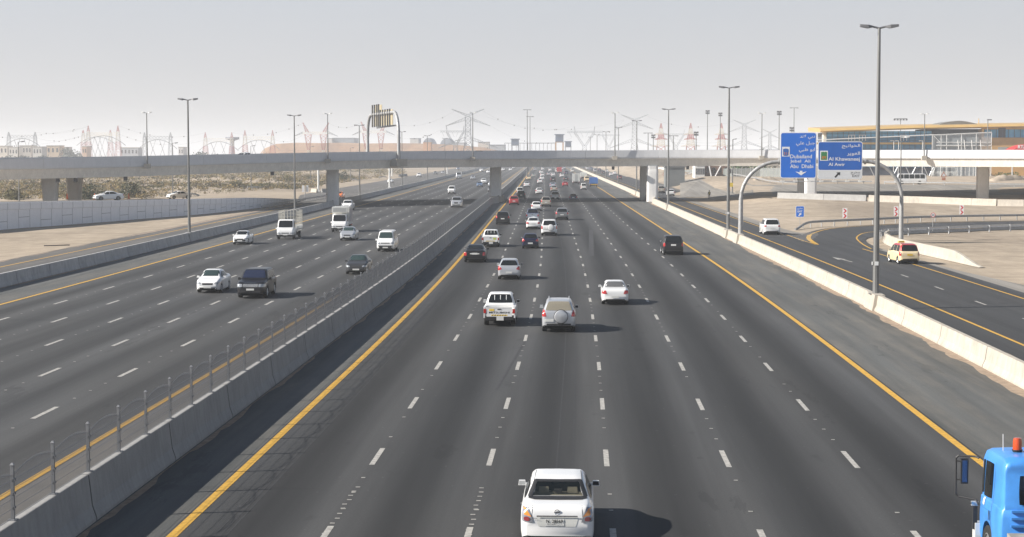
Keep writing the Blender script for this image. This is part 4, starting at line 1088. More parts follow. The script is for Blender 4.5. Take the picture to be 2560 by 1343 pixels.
def loft(s, y0, nst=44):
    """one smooth body shell; t runs from the tail (or cab back) to the nose"""
    L, hw = s['L'], s['W'] / 2
    top, belt = pchip(s['top']), pchip(s['belt'])
    ta = s['top'][0][0]; Lb = L - ta
    plan = pchip([(ta, .82), (ta + .04, .90), (ta + .12, .955), (ta + .45, .995), (ta + Lb * .5, 1.0), (L - .75, .985), (L - .35, .94), (L - .12, .85), (L, .70)]) if ta == 0 and s['H'] < 1.95 else pchip([(ta, .93), (ta + .04, .97), (ta + .15, .995), (ta + Lb * .6, 1.0), (L - .5, .985), (L - .2, .95), (L - .06, .88), (L, .78)])
    sill0 = .45 if s.get('truck') else .2 + (.06 if s['H'] > 1.6 else 0)
    sill = pchip([(ta, sill0 + .13), (ta + .2, sill0 + .05), (ta + .6, sill0), (L - .7, sill0), (L - .2, sill0 + .04), (L, sill0 + .10)])
    ts = set([p[0] for p in s['top']] + [ta + Lb * i / nst for i in range(nst + 1)] + [ta + .008, L - .015, L - .05])
    ra = s['wr'] + .055
    for ax in s['axl']:
        for k in (-1, -.97, -.88, -.72, -.5, -.25, 0, .25, .5, .72, .88, .97, 1):
            t = ax + k * ra
            if ta < t < L: ts.add(t)
    ts = sorted(ts); ts = [t for i, t in enumerate(ts) if i == 0 or t - ts[i - 1] > .004]
    rh = s['roof'] * hw
    rows = []
    for t in ts:
        zt, zb = top(t), min(belt(t), top(t) - .01); w = plan(t) * hw; zs = sill(t)
        for ax in s['axl']:
            if abs(t - ax) < ra: zs = max(zs, s['wr'] + math.sqrt(max(0, ra * ra - (t - ax) ** 2)) * .97)
        zs = min(zs, zb - .04)
        g = zt - zb; k = sstep(.04, .32, g)
        wr_ = lerp(w * .86, rh * min(1, plan(t) + .05), k)
        wb = w * .955
        hgt = zb - zs
        pts = [(w * .86, zs + .0), (w * .975, zs + .015), (w * 1.0, zs + hgt * .22), (w * 1.005, zs + hgt * .55), (w * .995, zs + hgt * .8), (w * .98, zb - .02), (wb, zb)]
        for f, e in ((.12, .04), (.5, .42), (.84, .80)): pts.append((lerp(wb, wr_, e + (f - e) * .5 if k > .5 else f), zb + g * f))
        pts += [(wr_ * .965, zb + g * .945), (wr_ * .88, zb + g * .985), (wr_ * .6, zb + g * .998), (wr_ * .3, zt), (0, zt + .004 * k)]
        rows.append([(x, t + y0, z) for x, z in pts])
    m = MB(); n = len(rows[0]); full = 2 * n - 1
    for r in rows:
        m.v += [Vector(p) for p in r] + [Vector((-p[0], p[1], p[2])) for p in reversed(r[:-1])]
    for i in range(len(rows) - 1): m.f += [(i * full + k, i * full + k + 1, (i + 1) * full + k + 1, (i + 1) * full + k) for k in range(full - 1)]
    for i in (0, len(rows) - 1):                      # end caps as ladders so they shade cleanly
        for k in range(n - 1):
            a, b = i * full + k, i * full + k + 1; c, d = i * full + full - 2 - k, i * full + full - 1 - k
            if k == n - 2: m.f.append((a, b, d))
            else: m.f.append((a, b, c, d))
    return m
def drape(bvh, quad, axis, n=8, eps=.012, k=.25, mir=False):
    m = MB(); g = {}; last = None
    for i in range(n + 1):
        for j in range(n + 1):
            u, v = -1 + 2 * i / n, -1 + 2 * j / n
            uu = u * math.sqrt(max(0, 1 - k * v * v / 2)); vv = v * math.sqrt(max(0, 1 - k * u * u / 2))
            u, v = (uu + 1) / 2, (vv + 1) / 2
            a = [lerp(lerp(quad[0][c], quad[1][c], u), lerp(quad[3][c], quad[2][c], u), v) for c in (0, 1)]
            if axis == 'rear': o, d = Vector((a[0], -30, a[1])), Vector((0, 1, 0))
            elif axis == 'front': o, d = Vector((a[0], 30, a[1])), Vector((0, -1, 0))
            elif axis == 'side': o, d = Vector((30, a[0], a[1])), Vector((-1, 0, 0))
            else: o, d = Vector((a[0], a[1], 30)), Vector((0, 0, -1))
            h = bvh.ray_cast(o, d)
            if h[0] is None: g[i, j] = None; continue
            nn = h[1] if h[1].dot(d) < 0 else -h[1]
            g[i, j] = len(m.v); m.v.append(h[0] + nn * eps)
    if mir: m.v = [Vector((-q.x, q.y, q.z)) for q in m.v]
    for i in range(n):
        for j in range(n):
            q = (g[i, j], g[i + 1, j], g[i + 1, j + 1], g[i, j + 1])
            if None not in q: m.f.append(q)
    # orient outward
    cen = {'rear': Vector((0, -1, 0)), 'front': Vector((0, 1, 0)), 'side': Vector((-1 if mir else 1, 0, 0)), 'top': Vector((0, 0, 1))}[axis]
    if m.f:
        a, b, c = (m.v[x] for x in m.f[len(m.f) // 2][:3])
        if (b - a).cross(c - a).dot(cen) < 0: m.f = [tuple(reversed(f)) for f in m.f]
    return m
def paint(name, c, metal=0.0, rough=.32):
    dark = max(c) < .1
    return mat("paint_" + name, c, .4 if dark else rough, metal, noise=.04, scale=1.1, coat=.3 if dark else .6, spec=.25 if dark else None)
PA = {'white': paint("white", (.74, .74, .73)), 'silver': paint("silver", (.50, .51, .53), .45, .3), 'black': paint("black", (.010, .010, .012)), 'navy': paint("navy", (.008, .011, .036)), 'darkgrey': paint("dark_grey", (.055, .056, .06), .4), 'grey': paint("grey", (.16, .165, .17), .4),
      'beige': paint("beige", (.42, .37, .30), .35), 'red': paint("red", (.40, .015, .02)), 'blue': paint("blue", (.10, .17, .30), .3), 'lightblue': paint("pale_blue_silver", (.40, .45, .52), .4), 'cream': paint("cream", (.74, .605, .37)), 'orange': paint("orange", (.72, .20, .05)), 'truckblue': paint("truck_blue", (.05, .235, .62)),
      'darkred': paint("dark_red", (.16, .02, .03)), 'darkblue': paint("dark_blue", (.03, .04, .08)), 'green': paint("silver_green", (.44, .47, .42), .3), 'offwhite': paint("off_white", (.66, .66, .62)), 'brightblue': paint("bright_blue", (.03, .15, .45))}
M_GLASS = mat("tinted_glass", (.010, .012, .013), .07, spec=.45)
M_GLASSS = mat("side_window_glass", (.010, .012, .013), .18, spec=.18)
M_CLEARH = mat("headlamp_lens", (.34, .36, .38), .12, .2, spec=.7)
M_GLASSB = mat("bluish_windscreen", (.018, .024, .05), .06, spec=.7)
M_GLASSG = mat("greenish_windscreen", (.03, .05, .047), .06, spec=.7)
M_GLASSP = mat("pale_rear_glass", (.22, .20, .155), .10, spec=.6)
M_GLASSH = mat("grey_rear_glass", (.11, .11, .11), .10, spec=.6)
M_TYRE = mat("tyre_rubber", (.014, .014, .014), .85, noise=.2, scale=8)
M_RIM = mat("alloy_rim", (.42, .43, .44), .32, .7)
M_RIMW = mat("steel_rim", (.20, .20, .20), .5, .4)
M_TRIM = mat("black_plastic_trim", (.02, .02, .021), .6, noise=.15, scale=6)
M_UNDER = mat("underbody", (.012, .012, .012), .9)
M_TAIL = mat("tail_light_red", (.42, .016, .014), .18, spec=.7, coat=.5)
M_TAILD = mat("tail_light_dark_red", (.22, .012, .015), .18, spec=.7, coat=.5)
M_AMBER = mat("indicator_amber", (.75, .26, .03), .18, spec=.7, coat=.5)
M_CLEAR = mat("clear_lamp", (.55, .57, .58), .10, .35, spec=.8)
M_CHROME = mat("chrome", (.62, .62, .63), .12, .95)
M_PLATE = mat("number_plate_white", (.66, .66, .63), .4, noise=.12, scale=30)
M_PLATEY = mat("number_plate_yellow", (.72, .48, .04), .4, noise=.1, scale=20)
M_SEAM = mat("panel_gap", (.05, .05, .05), .8)
M_TAXY = mat("taxi_sign_yellow", (.80, .55, .08), .4)
WH = {}
def wheel_meshes(r, w, fancy):
    key = (round(r, 3), round(w, 3), fancy)
    if key in WH: return WH[key]
    n = 26 if fancy else 16; rr = r * .64
    m = MB(); m.lathe([(rr, -w / 2 + .01), (r * .93, -w / 2), (r, -w / 2 + .035), (r, w / 2 - .035), (r * .93, w / 2), (rr, w / 2 - .01), (rr * .98, w / 2 - .05), (.01, w / 2 - .05)], n, 'x')
    t = m.mesh("tyre", True); t.materials.append(M_TYRE)
    m = MB(); m.lathe([(rr * 1.01, w / 2 - .005), (rr * .93, w / 2 + .004), (rr * .88, w / 2 - .03)], n, 'x')
    m.lathe([(rr * .3, w / 2 - .03), (rr * .26, w / 2 - .004), (.001, w / 2)], 10, 'x')
    if fancy:
        for k in range(5):
            a = 2 * math.pi * k / 5; c, s = math.cos(a), math.sin(a)
            for e in (-.13, .13):
                c2, s2 = math.cos(a + e), math.sin(a + e)
                m.bar((w / 2 - .016, rr * .24 * c, rr * .24 * s), (w / 2 - .012, rr * .92 * c2, rr * .92 * s2), rr * .075, 4)
    else:
        m.lathe([(rr * .9, w / 2 - .035), (rr * .6, w / 2 - .012), (rr * .2, w / 2 - .02)], 12, 'x')
    d = m.mesh("rim", True); d.materials.append(M_RIM if fancy else M_RIMW)
    WH[key] = (t, d); return WH[key]
def wheels(root, axles, hw, r, w=.215, fancy=True, dual=()):
    for y in axles:
        for s in (1, -1):
            e = thing2("wheel", root, (s * (hw - w / 2 - .015), y, r), 0 if s > 0 else math.pi)
            t, d = wheel_meshes(r, w, fancy)
            o = link("tyre", t, e); link("rim", d, e)
def thing2(name, parent, loc, rz):
    o = bpy.data.objects.new(name, None); COL.objects.link(o); o.empty_display_size = .1; o.parent = parent; o.location = loc; o.rotation_euler = (0, 0, rz); return o
def car(kind, color, label, cat, px=None, py=None, d=1, det=1, pos=None, rz=None, name=None, group=None, glass=None, wsg=None, L=None, W=None, H=None, rearglass=None, plate=None, z=0.0, trim=None, lights=None, fancy=None, **over):
    s = scaled(kind, L, W, H, **over); L = s['L']; hw = s['W'] / 2; H = s['H']
    ar, af = s['axl']
    if pos is None:
        p = G(px, py, z)
        yc = p.y + (L / 2 - ar) if d > 0 else p.y + (af - L / 2)
        xx = p.x + (shift(yc) - shift(p.y))
        pos = (xx, yc, z)
    if rz is None: rz = hdg(pos[1]) + (0 if d > 0 else math.pi)
    root = thing(name or {'sedan': 'sedan_car', 'hatch': 'hatchback_car', 'suv': 'suv_car', 'boxsuv': 'suv_car', 'van': 'passenger_van', 'coaster': 'minibus', 'pickup': 'pickup_truck'}.get(kind, 'truck'), label, cat, pos, rz, group)
    pm = PA[color] if isinstance(color, str) else color
    y0 = -L / 2
    lo = loft(s, y0, 44 if det else 22)
    bvh = BVHTree.FromPolygons([tuple(v) for v in lo.v], lo.f)
    body = lo.build("body", pm, root, smooth=True, ang=42)
    gm = glass or M_GLASS; top, belt = pchip(s['top']), pchip(s['belt'])
    n = 9 if det else 5
    def part(nm, q, ax, mt, k=.25, eps=.012, both=False, par=root, nn=None):
        o = drape(bvh, q, ax, nn or n, eps, k); r1 = o.build(nm, mt, par, smooth=True, fix=False)
        if both: drape(bvh, q, ax, nn or n, eps, k, True).build(nm, mt, par, smooth=True, fix=False)
        return r1
    def glassq(t0, t1):
        z0, z1 = top(t0), top(t1); w0 = hw * .80; w1 = hw * s['roof'] * .87
        return [(-w0, z0), (w0, z0), (w1, z1), (-w1, z1)]
    ws = part("windscreen", glassq(*s['ws']), 'front', wsg or gm, .14)
    if s['rw']: rw = part("rear_window", glassq(*s['rw']), 'rear', rearglass or gm, .2)
    for (a, b), (c, e) in s['side']:
        tb = (a + c) / 2
        q = [(a + y0, belt(tb) + s['belt0']), (c + y0, belt(tb) + s['belt0']), (e + y0, min(H - .13, top(e) - .10)), (b + y0, min(H - .13, top(b) - .10))]
        part("side_window", q, 'side', M_GLASSS, .08, both=True, nn=max(4, n - 3))
    SX = lambda q: [(x * hw, z) for x, z in q]
    if s['tail']: part("tail_light", SX(s['tail']), 'rear', lights or M_TAIL, .2, .014); o = drape(bvh, [(-x * hw, zz) for x, zz in s['tail']], 'rear', n, .014, .2); o.build("tail_light", lights or M_TAIL, root, smooth=True, fix=False)
    part("headlight", SX(s['head']), 'front', M_CLEARH, .25, .014); drape(bvh, [(-x * hw, zz) for x, zz in s['head']], 'front', n, .014, .25)  .build("headlight", M_CLEARH, root, smooth=True, fix=False)
    part("grille", SX(s['grille']), 'front', M_TRIM, .15); part("bumper_intake", SX(s['intake']), 'front', M_TRIM, .2)
    zz = s['plate_f']; part("number_plate", [(-.26, zz - .06), (.26, zz - .06), (.26, zz + .06), (-.26, zz + .06)], 'front', plate or M_PLATE, 0, .03)
    if s['plate_r']:
        x, zz = s['plate_r']; part("number_plate", [(x - .24, zz - .075), (x + .24, zz - .075), (x + .24, zz + .075), (x - .24, zz + .075)], 'rear', plate or M_PLATE, 0, .025)
        zb = .30 + (.1 if H > 1.6 else 0)
        part("bumper_trim", [(-.72 * hw, zb), (.72 * hw, zb), (.72 * hw, zb + .09), (-.72 * hw, zb + .09)], 'rear', trim or M_TRIM, .1)
    if det:
        for sx in (1, -1):
            yt = s['ws'][0] + y0 - .32; zt = belt(s['ws'][0]) + .10; xw = hw * .96
            mm = MB(); sz = .13 if H < 1.6 else .17
            mm.box((0, 0, 0), (.2, .09, sz), taper=.8); mm.box((-sx * .12, .0, -.03), (.12, .05, .06))
            o = mm.build("door_mirror", trim or (pm if color != 'x' else M_TRIM), root); o.location = (sx * (xw + .1), yt, zt)
            b = MB(); b.quad((-.085, -.047, -sz * .4), (.085, -.047, -sz * .4), (.07, -.047, sz * .35), (-.07, -.047, sz * .35)); b.build("mirror_glass", M_CLEAR if sx < 0 else M_TRIM, o)
    if det >= 2:
        for (a, b), (c, e) in s['side'][1 if len(s['side']) > 2 else 0:]:
            q = [(a + y0 + .1, belt(a) - .12), (a + y0 + .26, belt(a) - .12), (a + y0 + .26, belt(a) - .08), (a + y0 + .1, belt(a) - .08)]
            part("door_handle", q, 'side', M_CHROME if color in ('black', 'darkgrey') else pm, .1, .03, both=True, nn=2)
            for tt in (c + .04,):
                part("door_seam", [(tt + y0 - .006, .32), (tt + y0 + .006, .32), (tt + y0 + .006, belt(tt) - .01), (tt + y0 - .006, belt(tt) - .01)], 'side', M_SEAM, 0, .004, both=True, nn=6)
    m = MB(); m.box((0, (max(0, s['top'][0][0]) - 0) / 2, .36), (s['W'] * .84, L - max(0, s['top'][0][0]) - .5, .34)); 
    if kind != 'cab': m.build("underbody", M_UNDER, root)
    if kind != 'cab': wheels(root, (ar + y0, af + y0), hw, s['wr'], .215 if H < 1.6 else .25, det > 0 if fancy is None else fancy)
    root['_'] = 0; del root['_']
    return root, s, bvh, part, y0
def roof_rails(c, dark=False):
    root, s, bvh, part, y0 = c; hw = s['W'] / 2 * s['roof'] * .86
    for sx in (1, -1):
        a, b = s['rw'][1] + y0 + .25, s['ws'][1] + y0 - .15
        m = MB(); m.tube([(sx * hw, a, s['H'] - .03), (sx * hw, a + .12, s['H'] + .05), (sx * hw, b - .12, s['H'] + .05), (sx * hw, b, s['H'] - .03)], .022, 6); m.build("roof_rail", M_TRIM if dark else M_GALVL, root)
def spare(c, x, zc, r=.34, mt=None):
    root, s, bvh, part, y0 = c
    m = MB(); m.lathe([(.001, -.16), (r * .55, -.155), (r * .9, -.13), (r, -.06), (r, .1), (.001, .1)], 28, 'y', (0, 0, 0))
    rg = MB(); rg.lathe([(r * .8, .02), (r * 1.07, .02), (r * 1.07, .1), (r * .8, .1)], 24, 'y')
    o = m.build("spare_wheel_cover", mt or PA['white'], root, smooth=True, ang=50); h = bvh.ray_cast(Vector((x, -30, zc)), Vector((0, 1, 0)))
    o.location = (x, (h[0].y if h[0] else y0) - .06, zc); rg.build("cover_rim", M_TRIM, o); return o
def roof_sign(c, lab, mt, y=0.0, w=.5):
    root, s, bvh, part, y0 = c; m = MB(); m.box((0, y, s['H'] + .07), (w, .16, .15), taper=.8); return m.build(lab, mt, root)
def pickup_bed(c, L0=0.02, col=None, tail_lab=None, stripe=True, bars=True, text_s=None, det=1):
    root, s, bvh, part, y0 = c; hw = s['W'] / 2; pm = PA[col]; tb = s['top'][0][0] - .03
    ax, ra = s['axl'][0], s['wr'] + .06
    ys0, ys1 = L0 + y0, tb + y0; zt, zb = 1.04, .48
    for sx in (1, -1):
        poly = [(ys0, zt), (ys1, zt), (ys1, zb - .06)]
        for k in range(11):
            a = math.pi * k / 10; poly.append((ax + y0 + ra * math.cos(a), max(zb - .06, s['wr'] + ra * math.sin(a))))
        poly.append((ys0, zb)); m = MB(); m.prism([(sx * hw * .985, y, z) for y, z in poly], (-sx * .07, 0, 0)); m.build("bed_side", pm, root)
        m = MB(); m.box((sx * (hw - .055), (ys0 + ys1) / 2, zt + .012), (.11, ys1 - ys0, .03)); m.build("bed_rail", pm, root)
        m = MB(); m.box((sx * hw * .9, ys0 - .0, .86), (.14, .05, .24)); m.build("tail_light", M_TAIL, root)
    m = MB(); m.box((0, (ys0 + ys1) / 2, .62), (s['W'] - .2, ys1 - ys0 - .1, .05)); m.build("bed_floor", PA['offwhite'], root)
    m = MB(); m.box((0, ys1 - .03, .84), (s['W'] - .18, .05, .44)); m.build("bed_front_panel", pm, root)
    m = MB(); m.box((0, ys0 + .02, .80), (s['W'] * .80, .06, .50)); m.box((0, ys0 + .02, 1.05), (s['W'] * .80, .075, .03)); tg = m.build("tailgate", pm, root)
    m = MB(); m.box((0, ys0 - .014, .965), (.2, .02, .05)); m.build("tailgate_handle", M_TRIM, tg)
    m = MB(); m.box((0, ys0 - .06, .44), (s['W'] * .86, .14, .14)); m.build("rear_bumper", M_TRIM, root)
    m = MB(); m.box((.05, ys0 - .14, .46), (.4, .015, .22)); m.build("number_plate", M_PLATE, root)
    m = MB(); m.box((0, (ys0 + ys1) / 2, .42), (s['W'] * .7, ys1 - ys0 - .1, .22)); m.build("bed_chassis", M_UNDER, root)
    if bars:
        zr = s['H'] - .02
        for x in (-.33, .0, .33):
            m = MB(); m.bar((x, ys1 + .11, 1.1), (x, ys1 + .20, 1.62), .022, 5); m.build("guard_bar", pm, root)
    if stripe:
        for k in range(6):
            m = MB(); m.prism([(-.42 + k * .14, ys0 - .014, .60), (-.36 + k * .14, ys0 - .014, .60), (-.31 + k * .14, ys0 - .014, .66), (-.37 + k * .14, ys0 - .014, .66)], (0, .006, 0)); m.build("warning_stripe", M_SBLACK, tg)
        m = MB(); m.box((0, ys0 - .008, .63), (.9, .01, .075)); m.build("warning_strip", M_TAXY, tg)
    return tg, ys0
# ---------------------------------------------------------------- right carriageway, driving away
c = car('sedan', 'white', "large white sedan nearest the camera with open view into its rear window", "car", pos=(-.55, 44.5, 0), det=2, L=4.82, W=1.80, H=1.47, trim=None,
        top=[(0, .62), (.015, .86), (.06, 1.0), (.18, 1.06), (.86, 1.10), (1.15, 1.20), (1.72, 1.385), (2.2, 1.46), (2.9, 1.455), (3.2, 1.36), (3.75, 1.05), (3.85, 1.0), (4.4, .87), (4.69, .75), (4.79, .62), (4.82, .5)], rw=(.90, 1.70), ws=(3.70, 3.0),
        tail=[(.635, .66), (.945, .68), (.94, .98), (.79, 1.03)], plate_r=None, roof=.70)
root, s, bvh, part, y0 = c; hw = .9
# open the shell behind the rear glass and furnish the cabin
body = [o for o in root.children if o.name.startswith("body")][0]
rwo = [o for o in root.children if o.name.startswith("rear_window")][0]
topf = pchip(s['top']); t0, t1 = s['rw']; za, zb_ = topf(t0), topf(t1)
b = bmesh.new(); b.from_mesh(body.data)
kill = [f for f in b.faces if (lambda cc: t0 + .03 < cc.y - y0 < t1 - .02 and cc.z > za + .015 and abs(cc.x) < lerp(.62, .50, (cc.z - za) / (zb_ - za)))(f.calc_center_median())]
bmesh.ops.delete(b, geom=kill, context='FACES'); b.to_mesh(body.data); b.free()
M_SEE = mat("clear_rear_glass", (.015, .02, .02), .05, spec=.7, trans=.62)
rwo.data.materials[0] = M_SEE
M_SEAT = mat("beige_upholstery", (.34, .31, .22), .8, noise=.15, scale=6)
M_CABIN = mat("cabin_lining", (.05, .048, .045), .9)
m = MB(); m.prism([(-.70, y0 + 1.02, 1.0), (.70, y0 + 1.02, 1.0), (.60, y0 + 1.52, 1.04), (-.60, y0 + 1.52, 1.04)], (0, 0, .02)); m.build("parcel_shelf", M_SEAT, root)
m = MB(); m.box((0, y0 + 1.70, .86), (1.25, .16, .48)); sb = m.build("rear_seat", M_SEAT, root)
for x in (-.36, .36): m = MB(); m.box((x, y0 + 1.66, 1.15), (.27, .1, .15), taper=.88); m.build("headrest", M_SEAT, root)
m = MB(); m.box((0, y0 + 1.6, 1.14), (.2, .08, .08)); m.build("brake_lamp", M_CABIN, root)
for x in (-.36, .36): m = MB(); m.box((x, y0 + 2.5, .96), (.5, .14, .62), taper=.8); m.box((x, y0 + 2.52, 1.3), (.26, .1, .14)); m.build("front_seat", M_CABIN, root)
m = MB(); m.box((0, y0 + 2.0, .62), (1.5, 2.3, .1)); m.box((0, y0 + 3.4, .86), (1.4, .3, .3)); m.build("cabin_floor", M_CABIN, root)
fr = drape(bvh, [(-.73, za - .02), (.73, za - .02), (.57, za + .045), (-.57, za + .045)][:2] + [(.71, za + .012), (-.71, za + .012)], 'rear', 10, .016, 0); fr.build("window_frit", M_TRIM, root, smooth=True, fix=False)
part("window_frit", [(-.60, zb_ - .028), (.60, zb_ - .028), (.56, zb_ + .01), (-.56, zb_ + .01)], 'rear', M_TRIM, 0, .016)
for sx in (1, -1):
    drape(bvh, [(sx * .64, za), (sx * .735, za), (sx * .60, zb_), (sx * .51, zb_)], 'rear', 8, .0155, .05).build("window_frit", M_TRIM, root, smooth=True, fix=False)
    part("roof_seam", [(sx * .60 - .008, y0 + 1.62), (sx * .60 + .008, y0 + 1.62), (sx * .57 + .008, y0 + 2.75), (sx * .57 - .008, y0 + 2.75)], 'top', M_SEAM, 0, .004)
    part("trunk_seam", [(sx * .63 - .006, .66), (sx * .63 + .006, .66), (sx * .60 + .006, 1.05), (sx * .60 - .006, 1.05)], 'rear', M_SEAM, 0, .004)
    L_ = [(sx * x, z) for x, z in ((.62, .80), (.80, .84), (.79, .93), (.74, .96))]; part("indicator", L_, 'rear', M_AMBER, .1, .022, nn=5)
    L_ = [(sx * x, z) for x, z in ((.66, .695), (.80, .695), (.81, .80), (.67, .80))]; part("brake_light", L_, 'rear', M_TAILD, .8, .024, nn=6)
    L_ = [(sx * x, z) for x, z in ((.72, .955), (.80, .955), (.83, .985), (.75, .985))]; part("indicator", L_, 'rear', M_AMBER, .1, .022, nn=4)
for o in list(root.children):
    if o.name.startswith("tail_light"): o.data.materials[0] = mat("smoked_lamp", (.30, .31, .34), .12, .3, spec=.8)
part("plate_recess", [(-.46, .56), (.46, .56), (.52, .80), (-.52, .80)], 'rear', PA['offwhite'], .12, .006)
part("trunk_garnish", [(-.50, .80), (.50, .80), (.50, .835), (-.50, .835)], 'rear', M_CHROME, .05, .03)
pl = part("number_plate", [(-.30, .585), (.17, .585), (.17, .755), (-.30, .755)], 'rear', M_PLATE, 0, .014, nn=2)
yb = min(v.co.y for v in pl.data.vertices) - .006
text("plate_lettering", "N  28569", .40, .085, (-.262, yb, .655), FACE, M_SBLACK, pl, 'LEFT', .02); text("plate_lettering", "DUBAI " + arabic("دبي"), .36, .04, (-.245, yb, .598), FACE, M_SBLACK, pl)
m = MB(); m.lathe([(.052, 0), (.068, -.008), (.068, .01)], 22, 'y'); m.box((0, -.004, 0), (.15, .012, .024)); e = m.build("badge", M_CHROME, root); h = bvh.ray_cast(Vector((0, -30, .91)), Vector((0, 1, 0))); e.location = (0, h[0].y - .012, .91)
h = bvh.ray_cast(Vector((-.55, -30, .77)), Vector((0, 1, 0)))
text("badge_lettering", "ALTIMA", .22, .035, (-.70, h[0].y - .014, .745), (R(90), 0, R(-6)), M_CHROME, root); text("badge_lettering", "2.5 S", .13, .035, (.56, h[0].y - .02, .745), (R(90), 0, R(6)), M_CHROME, root)

c = car('suv', 'silver', "silver compact suv with a round silver spare wheel cover on its tailgate", "suv", 1397, 828, det=2, L=4.6, W=1.82, H=1.72, rearglass=M_GLASSP, plate_r=(-.52, .66)); roof_rails(c); spare(c, .12, .86, .36, PA['silver'])
c = car('pickup', 'white', "white old pickup with lettered tailgate and warning stripe beside the silver suv", "pickup", 1250, 812, det=2, rearglass=M_GLASS)
tg, yb = pickup_bed(c, col='white'); text("tailgate_lettering", "MITSUBISHI", 1.15, .10, (0, yb - .016, .73), FACE, M_SBLACK, tg, 'CENTER', .015)
m = MB(); m.box((-.42, yb - .013, .92), (.28, .01, .12)); m.build("round_sticker", M_TAXY, tg)
car('sedan', 'white', "white sedan with red tail lights driving alone right of the silver suv", "car", 1537, 760, det=2, L=4.5, W=1.71, rearglass=M_GLASSH, plate_r=(0, .52))
car('hatch', 'silver', "silver hatchback with angular red tail lights ahead of the old pickup", "car", 1273, 698, det=2, L=4.2, W=1.70, H=1.55)
c = car('sedan', 'black', "black formal sedan with upright red lights on the left yellow line", "car", 1188, 655, det=2, L=5.3, W=1.95, H=1.52, tail=[(.72, .62), (.96, .62), (.96, .92), (.74, .92)], rearglass=M_GLASS, lights=M_TAIL)
c[3]("plate_panel", [(-.42, .74), (.42, .74), (.42, .84), (-.42, .84)], 'rear', M_PLATE, .3, .02)
c = car('pickup', 'white', "white double cab pickup with yellow black strip and green sticker on tailgate", "pickup", 1227, 617, det=2)
tg, yb = pickup_bed(c, col='white'); m = MB(); m.box((.42, yb - .013, .88), (.3, .01, .2)); m.build("sticker", mat("lime_sticker", (.55, .62, .1), .5), tg)
car('hatch', 'navy', "dark navy blue small hatchback with a white number plate", "car", 1326, 621, det=2, L=3.8, W=1.68, H=1.52)
c = car('boxsuv', 'white', "white off road suv with a round white spare wheel cover", "suv", 1373, 589, det=2, L=4.8, W=1.88, H=1.88, plate_r=(-.5, .82), tail=[(.82, .80), (.97, .80), (.97, 1.16), (.84, 1.16)]); spare(c, .18, .98, .37)
c = car('sedan', 'white', "white sedan with a bar on its roof left of the spare wheel suv", "car", 1333, 573, det=2, L=4.6, W=1.78); roof_sign(c, "light_bar", M_CLEAR, .1, .5)
c = car('pickup', 'darkblue', "dark blue grey pickup half hidden behind the white sedan", "pickup", 1331, 553, det=1); pickup_bed(c, col='lightblue', stripe=False, bars=False)
car('suv', 'black', "black people carrier hugging the left yellow line", "suv", 1257, 561, det=2, L=4.7, W=1.9, H=1.75)
car('suv', 'grey', "metallic grey suv with silver roof and bright red tail lights", "suv", 1405, 550, det=2, L=4.6, W=1.88, H=1.72)
car('hatch', 'white', "white rounded hatchback just this side of the overpass shadow", "car", 1341, 527, det=1, L=4.2, W=1.74)
c = car('suv', 'beige', "beige gold suv at the edge of the overpass shadow", "suv", 1365, 517, det=1, L=4.7, W=1.84, H=1.8)
car('suv', 'red', "bright red suv at the left yellow line by the overpass pier", "suv", 1285, 513, det=1, L=4.6, W=1.84, H=1.72)
car('suv', 'black', "black suv in the left lane just ahead of the red one", "suv", 1303, 497, det=1, H=1.75)
car('van', 'offwhite', "white minivan half hidden ahead of the black suv", "van", 1300, 487, det=1, L=4.4, W=1.7, H=1.8)
c = car('pickup', 'silver', "silver grey pickup driving out of the overpass shadow", "pickup", 1388, 500, det=1); pickup_bed(c, col='silver', stripe=False, bars=False)
car('sedan', 'darkblue', "dark blue sedan alone in the overpass shadow right of the pickup", "car", 1433, 503, det=1)
car('hatch', 'white', "white hatchback in the second lane beyond the overpass shadow", "car", 1348, 486, det=1)
car('sedan', 'white', "white sedan in the left lane far beyond the red suv", "car", 1317, 468, det=1)
car('sedan', 'beige', "pale beige sedan close behind a blue silver one", "car", 1385, 479, det=1)
car('sedan', 'lightblue', "blue silver sedan just ahead of the beige sedan", "car", 1382, 469, det=1)
car('van', 'offwhite', "small white van left of the blue tipper truck", "van", 1459, 475, det=1, L=3.9, W=1.55, H=1.8)
car('sedan', 'red', "red sedan in the middle of the far traffic", "car", 1413, 466, det=1)
car('van', 'cream', "cream van half hidden behind the blue tipper truck", "van", 1467, 454, det=0, H=1.9)
car('suv', 'darkgrey', "dark grey suv in the third lane among far white cars", "suv", 1383, 455, det=0)
car('hatch', 'white', "white hatchback nearest in the far cluster of white cars", "car", 1350, 459, det=0)
car('sedan', 'white', "white sedan directly ahead of the nearest clustered hatchback", "car", 1355, 451, det=0)
c = car('sedan', 'cream', "far cream taxi with red roof at the left yellow line", "taxi", 1322, 450, det=0, name='taxi_car'); c[3]("roof_panel", [(-.5, -.4), (.5, -.4), (.5, .5), (-.5, .5)], 'top', PA['red'], .1)
car('sedan', 'green', "silver green sedan right of the far cream taxi", "car", 1334, 443, det=0)
car('suv', 'white', "white suv third in the far cluster of white cars", "suv", 1356, 442, det=0)
car('suv', 'white', "white suv at the head of the far cluster of white cars", "suv", 1353, 434, det=0)
car('sedan', 'white', "white sedan ahead of the dark grey suv", "car", 1383, 441, det=0)
car('sedan', 'silver', "silver sedan left of the white sedan in far traffic", "car", 1372, 439, det=0)
car('sedan', 'darkgrey', "dark sedan ahead of the red sedan", "car", 1415, 452, det=0)
car('suv', 'white', "white suv left of the far dark blue car", "suv", 1405, 444, det=0)
car('van', 'offwhite', "far white van left of the red box truck", "van", 1392, 431, det=0)
car('suv', 'darkblue', "far dark blue car right of a white suv", "suv", 1416, 437, det=0)
